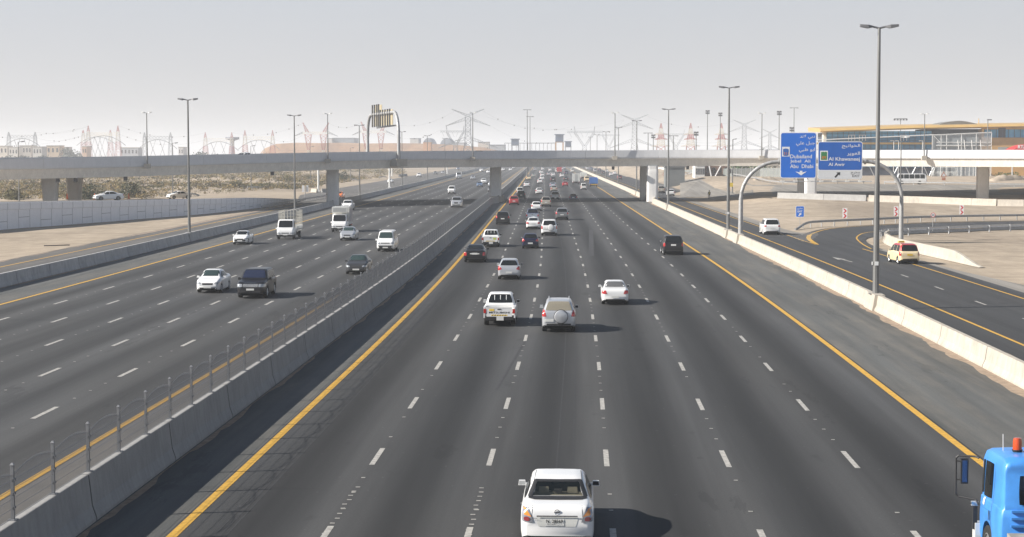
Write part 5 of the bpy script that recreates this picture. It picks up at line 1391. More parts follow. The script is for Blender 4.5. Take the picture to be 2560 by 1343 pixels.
car('sedan', 'white', "white sedan in the third lane near the overpass edge", "car", 1375, 428, det=0)
car('suv', 'white', "white suv in the second lane near the overpass edge", "suv", 1357, 426, det=0)
car('suv', 'silver', "silver suv in the left lane near the overpass edge", "suv", 1338, 427, det=0)
car('sedan', 'white', "white car in the fourth lane under the overpass edge", "car", 1405, 425, det=0)
car('sedan', 'silver', "silver car in the third lane under the overpass edge", "car", 1381, 420, det=0)
car('van', 'offwhite', "white minibus in the right lane near the overpass edge", "van", 1431, 431, det=0, L=5.2, H=2.2)
car('sedan', 'lightblue', "pale blue car under the overpass edge ahead of the white one", "car", 1411, 422, det=0)
# ---------------------------------------------------------------- slip road
car('boxsuv', 'white', "white large off road suv on the slip road before the gore", "suv", 1928, 587, det=2, L=5.0, W=1.98, H=1.9, tail=[(.70, .98), (.95, .98), (.95, 1.14), (.68, 1.14)], plate_r=(0, .82))
c = car('van', 'cream', "cream taxi people carrier with red roof and yellow roof sign", "taxi", pos=(28.35, 155.5, 0), rz=R(5.5), det=2, name='taxi_car', L=4.58, W=1.80, H=1.76, plate=M_PLATEY,
        top=[(0, .62), (.015, .92), (.05, 1.06), (.12, 1.12), (.32, 1.56), (.5, 1.7), (1.2, 1.76), (2.4, 1.75), (2.8, 1.68), (3.5, 1.22), (3.62, 1.15), (4.3, .95), (4.5, .78), (4.56, .62), (4.58, .5)],
        belt=[(0, .6), (.05, .96), (.16, 1.03), (1, 1.05), (3.5, 1.0), (4.3, .86), (4.5, .7), (4.56, .58), (4.58, .46)], axl=(.85, 3.6), wr=.32, ws=(3.46, 2.84), rw=(.13, .42), side=[((.42, .6), (1.25, 1.25)), ((1.34, 1.34), (2.25, 2.25)), ((2.34, 2.34), (3.34, 2.84))],
        tail=[(.84, .74), (.99, .74), (.97, 1.10), (.86, 1.10)], plate_r=(0, .82))
root, s, bvh, part, y0 = c
part("roof_panel", [(-.64, y0 + .42), (.64, y0 + .42), (.62, y0 + 2.86), (-.62, y0 + 2.86)], 'top', PA['red'], .06, .006)
part("roof_edge", [(-.80, 1.62), (.80, 1.62), (.74, 1.74), (-.74, 1.74)], 'rear', PA['red'], .05, .005)
for sx in (1, -1):
    part("rear_pillar", [(sx * .66, 1.16), (sx * .82, 1.16), (sx * .76, 1.66), (sx * .60, 1.66)], 'rear', PA['red'], 0, .006)
q = [(y0 + .25, 1.55), (y0 + 2.9, 1.60), (y0 + 2.75, 1.76), (y0 + .42, 1.74)]; drape(bvh, q, 'side', 8, .006, 0).build("roof_edge", PA['red'], root, fix=False); drape(bvh, q, 'side', 8, .006, 0, True).build("roof_edge", PA['red'], root, fix=False)
rs = roof_sign(c, "taxi_sign", M_TAXY, .5, .62); m = MB(); m.box((0, .5 - .075, s['H'] + .06), (.4, .012, .06)); m.build("sign_panel", M_SBLACK, rs)
car('boxsuv', 'black', "black square suv with grey roof on the right yellow line", "suv", 1682, 637, det=2, L=4.8, W=1.94, H=1.84)
car('suv', 'beige', "beige grey suv on the slip road behind the right overpass pier", "suv", 1653, 483, det=1, H=1.75)
car('hatch', 'white', "white hatchback with dark rear glass behind the lamp post under the overpass", "car", 1677, 490, det=1)
for k, (kind, col, lab, px, py) in enumerate((('suv', 'darkred', "dark red suv alone on the far slip road", 1549, 449), ('hatch', 'white', "white hatchback on the far slip road left of the dark red suv", 1528, 440), ('sedan', 'white', "white sedan beside the white hatchback on the far slip road", 1537, 437),
        ('sedan', 'black', "black car in the queue on the far slip road", 1509, 435), ('van', 'silver', "silver van in the queue on the far slip road", 1488, 431), ('suv', 'darkblue', "dark suv tucked behind the silver van", 1499, 429),
        ('van', 'white', "white van leading the queue on the far slip road", 1468, 424), ('sedan', 'blue', "blue car between vans on the far slip road", 1477, 425), ('sedan', 'white', "white car beside the black one on the far slip road", 1517, 431))):
    car(kind, col, lab, "van" if kind == 'van' else "suv" if kind == 'suv' else "car", px, py, det=0)
# ---------------------------------------------------------------- left carriageway, coming towards the camera
car('sedan', 'white', "white saloon with dark lower grille beside the large black suv", "car", 525, 731, d=-1, det=2, L=4.47, W=1.70, H=1.54, wsg=M_GLASSG, intake=[(-.78, .30), (.78, .30), (.72, .40), (-.72, .40)])
c = car('boxsuv', 'black', "large black square suv with bluish windscreen and silver grille", "suv", 633, 744, d=-1, det=2, L=4.97, W=1.96, H=1.86, wsg=M_GLASSB, glass=M_GLASS)
root, s, bvh, part, y0 = c
for k in range(4): part("grille_bar", [(-.5, .785 + k * .05), (.5, .785 + k * .05), (.5, .805 + k * .05), (-.5, .812 + k * .05)], 'front', M_GALVL, 0, .02, nn=6)
text("bonnet_lettering", "RANGE ROVER", .82, .045, (.41, y0 + s['L'] - .02, 1.03), (R(76), 0, math.pi), M_CHROME, root)
car('sedan', 'darkgrey', "dark grey sedan behind the fence with silver headlights", "car", 893, 685, d=-1, det=2, L=4.54, W=1.76, H=1.48, wsg=M_GLASSG)
car('van', 'white', "white passenger van with black bumper coming towards the camera", "van", 966, 628, d=-1, det=2, L=4.9, W=1.75, H=2.02, wsg=M_GLASSG)
car('sedan', 'silver', "pale silver sedan between the box truck and the white van", "car", 870, 601, d=-1, det=2, L=4.5, W=1.72, wsg=M_GLASSG)
car('sedan', 'white', "old angular white sedan with black bumper on the left yellow line", "car", 603, 611, d=-1, det=2, L=4.25, W=1.66, H=1.40, intake=[(-.9, .34), (.9, .34), (.9, .56), (-.9, .56)])
c = car('pickup', 'white', "white pickup behind the white box truck", "pickup", 868, 526, d=-1, det=1); pickup_bed(c, col='white', stripe=False, bars=False)
car('boxsuv', 'silver', "silver suv with black grille beside the median fence", "suv", 1141, 519, d=-1, det=2, L=5.1, W=1.96, H=1.86, grille=[(-.3, .72), (.3, .72), (.42, .98), (-.42, .98)])
car('van', 'white', "white boxy van with black bumper beyond the overpass shadow", "van", 1129, 485, d=-1, det=1, L=4.3, W=1.7, H=1.95)
car('sedan', 'blue', "blue grey sedan close to a white suv left of the middle pier", "car", 1199, 467, d=-1, det=1)
car('suv', 'white', "white suv just behind the blue grey sedan left of the pier", "suv", 1209, 460, d=-1, det=1)
car('sedan', 'silver', "silver sedan between the minibus and the blue sedan", "car", 1182, 449, d=-1, det=0)
car('coaster', 'silver', "silver minibus at the left yellow line beyond the overpass", "minibus", 1147, 447, d=-1, det=1)
for kind, col, lab, px, py in (('suv', 'white', "white suv far down the left carriageway by the pier", 1203, 429), ('sedan', 'white', "white sedan hidden partly by the left edge of the middle pier", 1221, 433), ('sedan', 'white', "white suv right of the middle pier on the left carriageway", 1258, 427), ('sedan', 'white', "white sedan far right of the middle pier on the left carriageway", 1276, 427),
        ('sedan', 'silver', "silver sedan mostly hidden behind the middle pier", 1228, 466), ('suv', 'darkgrey', "dark suv mostly hidden behind the middle pier", 1229, 481), ('sedan', 'white', "white car furthest down the left carriageway", 1284, 421), ('suv', 'grey', "grey suv far down the left carriageway under the overpass edge", 1192, 421)):
    car(kind, col, lab, "suv" if kind == 'suv' else "car", px, py, d=-1, det=0)
car('sedan', 'white', "white sedan on the frontage road behind the white gantry leg", "car", 975, 458, d=-1, det=0)
car('suv', 'white', "white suv on the frontage road right of the second lamp post", "suv", 1047, 443, d=-1, det=0)
car('sedan', 'grey', "grey sedan on the far frontage road", "car", 1088, 436, d=-1, det=0)
car('sedan', 'silver', "silver sedan on the far frontage road right of the grey one", "car", 1107, 435, d=-1, det=0)
car('sedan', 'blue', "blue car furthest up the frontage road", "car", 1145, 424, d=-1, det=0)
car('sedan', 'orange', "orange sedan half hidden behind the left overpass pier", "car", 848, 496, d=-1, det=0)
car('sedan', 'white', "white sedan on the ramp between the traffic cones", "car", pos=(-73.6, 271, rampz(270) + .03), rz=math.pi + R(-58), det=1)
car('sedan', 'white', "white sedan on the ramp in front of a guard rail", "car", pos=(-75.2, 326, rampz(322) + .03), rz=math.pi + R(-50), det=1)
# ---------------------------------------------------------------- on the overpass and beyond
def on_deck(px, frac):
    q, i = deckpt(px); d = (near[min(N - 1, i + 1)] - near[i - 1]); p = near[i].lerp(farr[i], frac)
    return (p.x, p.y, soff(near[i].x) + GH + .02 + .3 * frac), math.atan2(d.y, d.x)
p, a = on_deck(620, .12); c = car('pickup', 'white', "white pickup with roof rack driving on the overpass", "pickup", pos=p, rz=a + math.pi / 2, det=1); pickup_bed(c, col='white', stripe=False, bars=False); m = MB(); m.bar((0, .4, 1.74), (0, .4, 2.1), .05, 6); m.box((0, .4, 1.76), (1.1, .1, .06)); m.build("roof_beacon", M_TRIM, c[0])
p, a = on_deck(1158, .3); car('sedan', 'black', "black car on the overpass with only its roof showing", "car", pos=p, rz=a + math.pi / 2, det=1)
q = GT(2276, 462); car('coaster', 'white', "white minibus driving left on the dusty road by the station", "minibus", pos=(q.x, q.y, q.z + .1), rz=R(90), det=1, L=7.6)
q = GT(2365, 441); car('coaster', 'offwhite', "white minibus parked in front of the station behind the hedge", "minibus", pos=(q.x, q.y + 3, q.z), rz=R(90), det=0)
q = GT(2172, 439); car('suv', 'white', "white suv parked at the station behind the sign post", "suv", pos=(q.x, q.y + 4, q.z), rz=R(70), det=0)
q = GT(2196, 438); car('suv', 'silver', "silver suv parked at the station next to a white one", "suv", pos=(q.x, q.y + 6, q.z), rz=R(80), det=0)

# ---------------------------------------------------------------- trucks
def light_truck(label, px, py, d, body_kind, colour='white', L=6.0, W=1.95, boxh=3.1, rear=False, name="truck"):
    p = G(px, py); cl = 1.75; wr = .39
    ar, af = 1.35, L - .85
    yc = p.y + (L / 2 - ar) if d > 0 else p.y + (af - L / 2)
    c = car('cab', colour, label, "truck", pos=(p.x + shift(yc) - shift(p.y), yc, 0), rz=hdg(yc) + (0 if d > 0 else math.pi), det=1 if not rear else 0, W=W, truck=True, name=name, wsg=M_GLASS)
    root, s, bvh, part, y0 = c; off = L / 2 - s['L'] / 2
    for o in root.children: o.location.y += off
    yb = -L / 2; yc1 = L / 2 - s['L'] - .06
    m = MB(); m.box((0, 0, .62), (.8, L - .5, .2)); m.box((0, L / 2 - .9, .5), (W * .8, 1.2, .3)); m.box((0, yb + 1.35, .45), (1.5, .3, .3)); m.build("chassis", M_UNDER, root)
    m = MB(); m.box((0, L / 2 - .03, .42), (W * .98, .12, .22)); m.build("front_bumper", M_TRIM, root)
    wheels(root, (ar - L / 2, af - L / 2), W / 2, wr, .26, False)
    zb = .95
    if body_kind == 'box':
        m = MB(); m.box((0, (yb + yc1) / 2, (zb + boxh) / 2), (W + .12, yc1 - yb, boxh - zb)); bx = m.build("box_body", PA['offwhite'], root)
        m = MB()
        for z in (zb + .02, boxh - .02):
            for sx in (1, -1): m.box((sx * (W / 2 + .065), (yb + yc1) / 2, z), (.03, yc1 - yb, .09))
        for k in range(6):
            for sx in (1, -1): m.box((sx * (W / 2 + .067), lerp(yb + .1, yc1 - .1, k / 5), (zb + boxh) / 2), (.02, .05, boxh - zb))
        m.build("box_frame", M_GALVL, bx)
        m = MB(); m.box((0, yb - .015, (zb + boxh) / 2), (.04, .03, boxh - zb - .1));
        for x in (-.3, .3): m.bar((x, yb - .03, zb + .1), (x, yb - .03, boxh - .1), .02, 5)
        m.build("rear_door_bars", M_GALV, bx)
        for sx in (1, -1): m = MB(); m.box((sx * W * .44, yb + .02, .74), (.26, .05, .13)); m.build("tail_light", M_TAIL, root)
        m = MB(); m.box((0, yb + .05, .6), (W * .9, .08, .12)); m.build("rear_bumper", M_TRIM, root)
    elif body_kind == 'cage':
        m = MB(); m.box((0, (yb + yc1) / 2, zb + .05), (W + .1, yc1 - yb, .1))
        for sx in (1, -1): m.box((sx * (W / 2 + .02), (yb + yc1) / 2, zb + .28), (.06, yc1 - yb, .45))
        m.box((0, yb + .03, zb + .28), (W, .06, .45)); m.build("flat_bed", PA['offwhite'], root)
        m = MB(); M_C = M_GALVL; z0, z1 = zb + .5, boxh
        def bars(p, q, n):
            p, q = Vector(p), Vector(q)
            for k in range(n + 1): a = p.lerp(q, k / n); m.bar(a + Vector((0, 0, z0)), a + Vector((0, 0, z1 - (.0))), .016, 4)
            for k in range(6): z = lerp(z0 + .1, z1, k / 5); m.bar(p + Vector((0, 0, z)), q + Vector((0, 0, z)), .015, 4)
        w2 = W / 2 + .02
        bars((w2, yb, 0), (w2, yc1, 0), 10); bars((-w2, yb, 0), (-w2, yc1, 0), 10); bars((-w2, yc1, 0), (w2, yc1, 0), 6); bars((-w2, yb, 0), (w2, yb, 0), 6)
        m.build("cage_rack", mat("cage_paint", (.46, .44, .38), .6), root)
    elif body_kind == 'tipper':
        m = MB(); mt = PA[colour]
        z1 = boxh
        for sx in (1, -1): m.box((sx * (W / 2 + .05), (yb + yc1) / 2, (zb + z1) / 2), (.08, yc1 - yb, z1 - zb))
        m.box((0, yb + .04, (zb + z1) / 2 - .1), (W + .02, .08, z1 - zb - .2)); m.box((0, yc1 - .04, (zb + z1) / 2 + .1), (W + .02, .08, z1 - zb + .2)); m.box((0, (yb + yc1) / 2, zb + .05), (W, yc1 - yb, .08)); m.build("tipper_body", PA['brightblue'] if colour != 'white' else PA['offwhite'], root)
        m = MB()
        for k in range(5):
            for sx in (1, -1): m.box((sx * (W / 2 + .11), lerp(yb + .1, yc1 - .1, k / 4), (zb + z1) / 2), (.05, .08, z1 - zb))
        m.build("side_ribs", PA[colour] if colour == 'white' else PA['blue'], root)
        m = MB(); m.box((0, yb - .02, .66), (W, .06, .2)); m.build("rear_beam", M_PLATEY if colour != 'white' else M_TRIM, root)
        for sx in (1, -1): m = MB(); m.box((sx * W * .42, yb - .06, .68), (.3, .04, .13)); m.build("tail_light", M_TAIL, root)
    return c, yb, yc1
c, yb, yc1 = light_truck("white box truck with a raised cream air unit over its cab", 850, 580, -1, 'box', 'white', 5.6, 1.95, 3.05)
root = c[0]; m = MB(); m.box((0, 2.8 - 1.1, 2.72), (1.9, 1.05, .62)); un = m.build("cooling_unit", PA['offwhite'], root); m = MB()
for k in range(5): m.box((0, 2.8 - .57, 2.52 + k * .1), (1.6, .02, .035))
m.build("unit_grille", M_GALV, un)
M_MURAL = mat("faded_side_mural", (.42, .33, .31), .6, noise=.6, scale=1.2, col2=(.20, .22, .26)); m = MB(); m.box((-1.045, (yb + yc1) / 2, 2.0), (.012, (yc1 - yb) * .85, 1.6)); m.build("side_mural", M_MURAL, root)
light_truck("white flatbed truck with a tall cage of pale bars", 716, 598, -1, 'cage', 'white', 6.6, 2.0, 3.15)
light_truck("blue tipper truck seen from behind in the right lane", 1484, 467, 1, 'tipper', 'blue', 6.2, 2.2, 2.5, True)
light_truck("white box truck with double rear doors left of the white van", 1440, 461, 1, 'box', 'white', 6.6, 2.2, 3.3, True)
light_truck("white open truck ahead of the box truck", 1459, 448, 1, 'tipper', 'white', 6.0, 2.1, 2.4, True)
c, yb, yc1 = light_truck("far truck with a bright red box body", 1398, 434, 1, 'box', 'white', 6.0, 2.2, 3.0, True)
for o in c[0].children:
    if o.name.startswith("box_body"): o.data.materials[0] = M_RED
# ---------------------------------------------------------------- blue heavy truck at the right edge
tb = thing("heavy_truck", "bright blue heavy truck with orange beacon cut by the right edge", "truck", (10.62, 36.6, 0))
PB = mat("worn_truck_blue", (.055, .24, .62), .42, noise=.16, scale=2.2, coat=.25)
spec = dict(L=2.35, W=2.42, H=2.78, top=[(0, 2.55), (.015, 2.64), (.08, 2.72), (.3, 2.78), (1.6, 2.76), (1.95, 2.70), (2.12, 2.5), (2.25, 1.75), (2.30, 1.6), (2.34, 1.2), (2.35, .9)], belt=[(0, 1.62), (1.9, 1.60), (2.2, 1.55), (2.30, 1.45), (2.34, 1.1), (2.35, .8)],
            roof=.90, axl=(-9, 1.25), wr=.52, truck=True, ws=(2.24, 2.13), side=[], rw=None, belt0=.06, tail=None, head=None)
y0 = 2.75                                                # cab back at +2.75 of the truck origin
lo = loft(spec, y0, 40); bvh = BVHTree.FromPolygons([tuple(v) for v in lo.v], lo.f); cab = lo.build("cab", PB, tb, smooth=True, ang=40)
def tp(nm, q, ax, mt, k=.1, eps=.014, mir=True, nn=7, par=None):
    o = drape(bvh, q, ax, nn, eps, k, mir).build(nm, mt, par or tb, smooth=True, fix=False); return o
for mir in (True, False):
    tp("side_window", [(y0 + .95, 1.68), (y0 + 1.72, 1.62), (y0 + 1.70, 2.46), (y0 + .95, 2.50)], 'side', M_GLASS, .1, .014, mir)
    tp("quarter_window", [(y0 + 1.80, 1.68), (y0 + 2.10, 1.62), (y0 + 1.98, 2.42), (y0 + 1.80, 2.46)], 'side', M_GLASS, .08, .014, mir)
    for a in ((y0 + .80, .78), (y0 + 2.12, .95)): tp("door_seam", [(a[0] - .007, a[1]), (a[0] + .007, a[1]), (a[0] + .007 - (.08 if a[1] > .9 else 0), 2.55), (a[0] - .007 - (.08 if a[1] > .9 else 0), 2.55)], 'side', M_SEAM, 0, .005, mir)
    tp("door_crease", [(y0 + .80, 1.40), (y0 + 2.2, 1.32), (y0 + 2.2, 1.335), (y0 + .80, 1.415)], 'side', mat("crease_blue", (.03, .15, .42), .5), 0, .005, mir)
    tp("door_handle", [(y0 + .86, 1.20), (y0 + .93, 1.20), (y0 + .93, 1.42), (y0 + .86, 1.42)], 'side', M_TRIM, .2, .03, mir, 3)
    tp("door_sticker", [(y0 + 1.42, 1.44), (y0 + 1.62, 1.43), (y0 + 1.60, 1.60), (y0 + 1.44, 1.60)], 'side', M_SGREY, .4, .012, mir, 4)
    tp("side_marker", [(y0 + 1.05, .95), (y0 + 1.3, .93), (y0 + 1.3, .99), (y0 + 1.05, 1.01)], 'side', M_AMBER, .2, .03, mir, 3)
drape(bvh, [(-1.0, 1.75), (1.0, 1.75), (.95, 2.48), (-.95, 2.48)], 'front', 8, .014, .1).build("windscreen", M_GLASS, tb, smooth=True, fix=False)
tp("rear_window", [(-.78, 1.72), (-.08, 1.72), (-.08, 2.40), (-.78, 2.40)], 'rear', M_GLASS, .15, .016, False)
tp("rear_window", [(.15, 1.72), (.85, 1.72), (.85, 2.40), (.15, 2.40)], 'rear', M_GLASS, .15, .016, False)
for z in (1.05, 1.25, 1.42, 1.58):
    m = MB(); m.box((0, y0 - .02, z), (1.9, .05, .05)); m.build("rear_rib", PB, tb)
m = MB(); m.tube([(-1.2, y0 + 2.12, 2.42), (-1.26, y0 + 2.2, 2.44), (-1.62, y0 + 2.36, 2.44), (-1.68, y0 + 2.38, 2.38), (-1.68, y0 + 2.38, 1.52), (-1.62, y0 + 2.36, 1.46), (-1.24, y0 + 2.16, 1.42), (-1.2, y0 + 2.1, 1.3)], .024, 6); mf = m.build("mirror_frame", M_TRIM, tb)
m = MB(); m.box((-1.50, y0 + 2.30, 2.08), (.17, .1, .6)); m.bar((-1.67, y0 + 2.37, 2.3), (-1.5, y0 + 2.3, 2.3), .02, 5); m.bar((-1.67, y0 + 2.37, 1.86), (-1.5, y0 + 2.3, 1.86), .02, 5); m.build("mirror", M_TRIM, mf)
m = MB(); m.box((-1.50, y0 + 2.245, 2.08), (.12, .015, .52)); m.build("mirror_glass", mat("mirror_blue", (.06, .09, .15), .1, .6), mf)
m = MB(); m.lathe([(.10, 0), (.12, .04), (.12, .06)], 14, 'z', (-.60, y0 + .95, 2.77), True); bc = m.build("beacon_base", M_TRIM, tb)
m = MB(); m.lathe([(.105, 0), (.10, .2), (.085, .27), (.001, .28)], 16, 'z', (-.60, y0 + .95, 2.82)); m.build("beacon_lens", mat("beacon_orange", (.50, .06, .012), .25, coat=.5), bc, smooth=True)
m = MB(); m.bar((-.86, y0 + 1.2, 2.75), (-.88, y0 + 1.15, 3.15), .009, 4); m.build("antenna", M_LAMPW, tb)
m = MB(); m.box((-1.22, y0 + 2.42, 1.28), (.16, .1, .1)); m.build("corner_lamp", M_CLEAR, tb); m = MB(); m.box((-1.22, y0 + 2.38, .95), (.1, .12, .55)); m.build("corner_trim", M_TRIM, tb)
m = MB(); m.box((0, y0 + 2.42, .62), (2.45, .3, .42)); m.build("front_bumper", PA['offwhite'], tb)
m = MB(); m.box((0, 0, .85), (.9, 8.6, .28)); m.build("chassis", M_UNDER, tb)
wheels(tb, (y0 + 1.25,), 1.2, .5, .3, False); wheels(tb, (-2.0, -3.3), 1.2, .5, .34, False)
m = MB(); m.box((-.85, y0 - .75, .95), (.55, .7, .45)); m.build("air_tank_box", mat("dusty_grey_metal", (.30, .28, .25), .7, noise=.3, scale=3), tb)
m = MB(); m.tube([(-.2, y0 - .55, .9), (-.2, y0 - .55, 1.7)], .11, 10); m.box((.3, y0 - .5, 1.1), (.8, .5, .5)); m.build("exhaust_stack", M_GALVL, tb)
m = MB(); m.box((0, -2.2, 1.15), (2.4, 5.0, .3)); m.box((-1.17, -2.2, 1.4), (.08, 5.0, .4)); m.box((1.17, -2.2, 1.4), (.08, 5.0, .4)); m.box((0, .26, 1.4), (2.3, .08, .4)); m.build("load_bed", PA['brightblue'], tb)
# ================================================================ VEGETATION
def leafmat(name, c, v=.5):
    return mat(name, c, .8, noise=v, scale=1.6, spec=.2)
M_OLIVE = leafmat("olive_scrub_leaves", (.125, .115, .05)); M_DRY = leafmat("dry_scrub_twigs", (.27, .20, .085)); M_GREY = leafmat("grey_brown_scrub", (.17, .14, .095)); M_DKGREEN = leafmat("dark_green_leaves", (.035, .048, .022)); M_HEDGE = leafmat("hedge_leaves", (.06, .11, .03)); M_FAR = leafmat("far_tree_leaves", (.05, .065, .045))
rv = random.Random(11)
def clump(m, c, r, h, n, leaf):
    for _ in range(n):
        a = rv.uniform(0, 2 * math.pi); q = rv.random() ** .5; z = rv.random()
        k = math.sqrt(max(.02, 1 - (z * .95) ** 2)) * (1 + .25 * math.sin(3 * a + c[0]))
        p = Vector((c[0] + r * q * k * math.cos(a), c[1] + r * q * k * math.sin(a), c[2] + h * z * (.75 + .25 * rv.random())))
        d = Vector((rv.gauss(0, 1), rv.gauss(0, 1), rv.gauss(0, .8))).normalized(); e = d.orthogonal().normalized() * leaf * rv.uniform(.6, 1.2); f = d.cross(e).normalized() * leaf * rv.uniform(.4, .9)
        m.add([p - e, p + f * .8, p + e, p - f * .8], [(0, 1, 2, 3)])
mbs = [MB(), MB(), MB(), MB()]
cnt = 0
while cnt < 5200:
    px = rv.uniform(-40, 1010); py = rv.uniform(421, 498) if rv.random() < .75 else rv.uniform(421, 450)
    g = GT(px, py); o = g.x - shift(g.y)
    edge = -83 if g.y < 330 else lerp(-85, -68, sstep(330, 520, g.y))
    if o > edge or g.y > 1250: continue
    if math.sin(g.x * .05 + g.y * .021) + math.sin(g.y * .035 - g.x * .03) < -.75 and rv.random() < .8: continue
    cnt += 1
    r = rv.uniform(.6, 2.0) * (1.0 if g.y < 600 else 1.5); h = r * rv.uniform(.5, .9)
    k = rv.choices((0, 1, 2, 3), (.3, .38, .26, .06))[0]
    clump(mbs[k], (g.x, g.y, g.z - .05), r, h, 34 if g.y < 500 else 18, .16 if g.y < 450 else .26)
for mb_, nm, mt in zip(mbs, ("olive_scrub", "dry_scrub", "grey_scrub", "green_scrub"), (M_OLIVE, M_DRY, M_GREY, M_DKGREEN)):
    o = mb_.build(nm, mt, fix=False); o['kind'] = 'stuff'; o['label'] = "low desert scrub covering the sand beyond the ramp"; o['category'] = "scrub"
def shrub(label, c, r, h, n, leaf, mt, cat="shrub", name="shrub", group=None):
    root = thing(name, label, cat, c, 0, group)
    m = MB()
    for k in range(5):
        a = k * 1.3; m.bar((0, 0, -.1), (r * .5 * math.cos(a), r * .5 * math.sin(a), h * .6), .05, 4, .02)
    m.build("stems", mat("bark", (.10, .075, .05), .9), root)
    m = MB(); clump(m, (0, 0, h * .08), r, h, n, leaf)
    for _ in range(4):
        a = rv.uniform(0, 6.28); clump(m, (r * .5 * math.cos(a), r * .5 * math.sin(a), 0), r * .6, h * rv.uniform(.5, .9), n // 4, leaf)
    m.build("foliage", mt, root, fix=False)
for px, py, r, h, lb in ((225, 500, 2.9, 3.2, "dark round bush behind the ramp left of the white sedan"), (325, 494, 2.6, 3.3, "dark bush on the ramp edge right of the white sedan"), (30, 500, 2.2, 2.2, "dark bush at the far left behind the ramp wall"), (720, 458, 3.2, 2.4, "green bush in front of the sand bank left of the middle pier"), (590, 470, 2.6, 1.8, "green low bush by the frontage lamp post"), (860, 450, 3.4, 3.0, "dark bush right of the left motorway pier"), (660, 470, 2.4, 1.4, "small green bush at the edge of the scrub")):
    shrub(lb, GT(px, py), r, h, 420, .2, M_DKGREEN if h > 2.5 else M_OLIVE)
def hedge(label, x0, x1, yb, yt, dy=0):
    p, q = GT(x0, yb), GT(x1, yb); h = (yb - yt) * p.y / F
    root = thing("hedge", label, "hedge", p); m = MB(); n = int((q - p).length / 1.1) + 1
    for i in range(n): c = p.lerp(q, i / n); clump(m, (c.x + rv.uniform(-.3, .3), c.y + rv.uniform(-.6, .6), c.z - .1), 1.3, h * rv.uniform(.85, 1.1), 60, .22)
    m.build("foliage", M_HEDGE, root, world=True, fix=False)
hedge("long clipped green hedge in front of the parked minibus", 2282, 2348, 438, 429); hedge("short green hedge right of the parked minibus", 2384, 2402, 438.5, 431)
hedge("bushy green hedge right of the right pier", 2496, 2550, 441, 429); hedge("green hedge below the tall blue sign", 1925, 1952, 436.5, 427)
def tree(label, c, h, r, mt, n=420, leaf=.35, trunk=.4, name="tree", group=None):
    root = thing(name, label, "tree", c, 0, group)
    m = MB(); m.bar((0, 0, -.2), (0, 0, h * trunk), .22, 7, .14)
    for k in range(5):
        a = k * 1.26 + .3; m.bar((0, 0, h * trunk * .85), (r * .55 * math.cos(a), r * .55 * math.sin(a), h * .75), .11, 5, .04)
    m.build("trunk", mat("bark", (.10, .075, .05), .9), root)
    m = MB()
    for k in range(7):
        a = k * .9; q = r * .5 * (k > 0); clump(m, (q * math.cos(a), q * math.sin(a), h * (trunk * .8 + .05 * (k % 3))), r * .62, h * (1 - trunk * .8) * rv.uniform(.7, 1), n // 7, leaf)
    m.build("crown", mt, root, fix=False)
for px, py, h, r, lb in ((1845, 434, 4.5, 3.2, "green tree behind the guard rail left of the lamp pole"), (1862, 433, 5, 3, "green tree right of the white hoarding"), (1900, 434, 4.6, 3.4, "green tree behind the gantry's left bend"), (1935, 432, 5.2, 2.6, "green tree just left of the tall blue sign"), (1915, 430, 6, 3, "dark tree top between the gantry bend and the sign")):
    tree(lb, GT(px, py), h, r, M_HEDGE if h < 4.8 else M_DKGREEN)
for px, Y, h, r, lb in ((172, 1350, 13, 8, "tallest dark tree among the far houses on the left"), (188, 1300, 11, 9, "broad dark tree right of the tallest one by the far houses"), (28, 1300, 8, 7, "pale dusty tree among the leftmost far houses"), (60, 1320, 7, 6, "dusty tree between the leftmost far houses"), (108, 1320, 8, 7, "dusty tree in front of the tan far house"), (500, 1300, 10, 9, "hazy tree below the second striped gantry"), (545, 1320, 9, 9, "hazy tree under the striped gantry's left mast"), (706, 1250, 9, 8, "round hazy tree on the orange sand bank"), (1912, 700, 9, 5, "dark treetop showing above the overpass parapet"), (812, 1200, 7, 9, "hazy grey green tree behind the pale panels")):
    b = AT(px, 400, Y); tree(lb, Vector((b.x, b.y, tz(b.x, b.y))), h, r, M_FAR, 500, .8, .3)

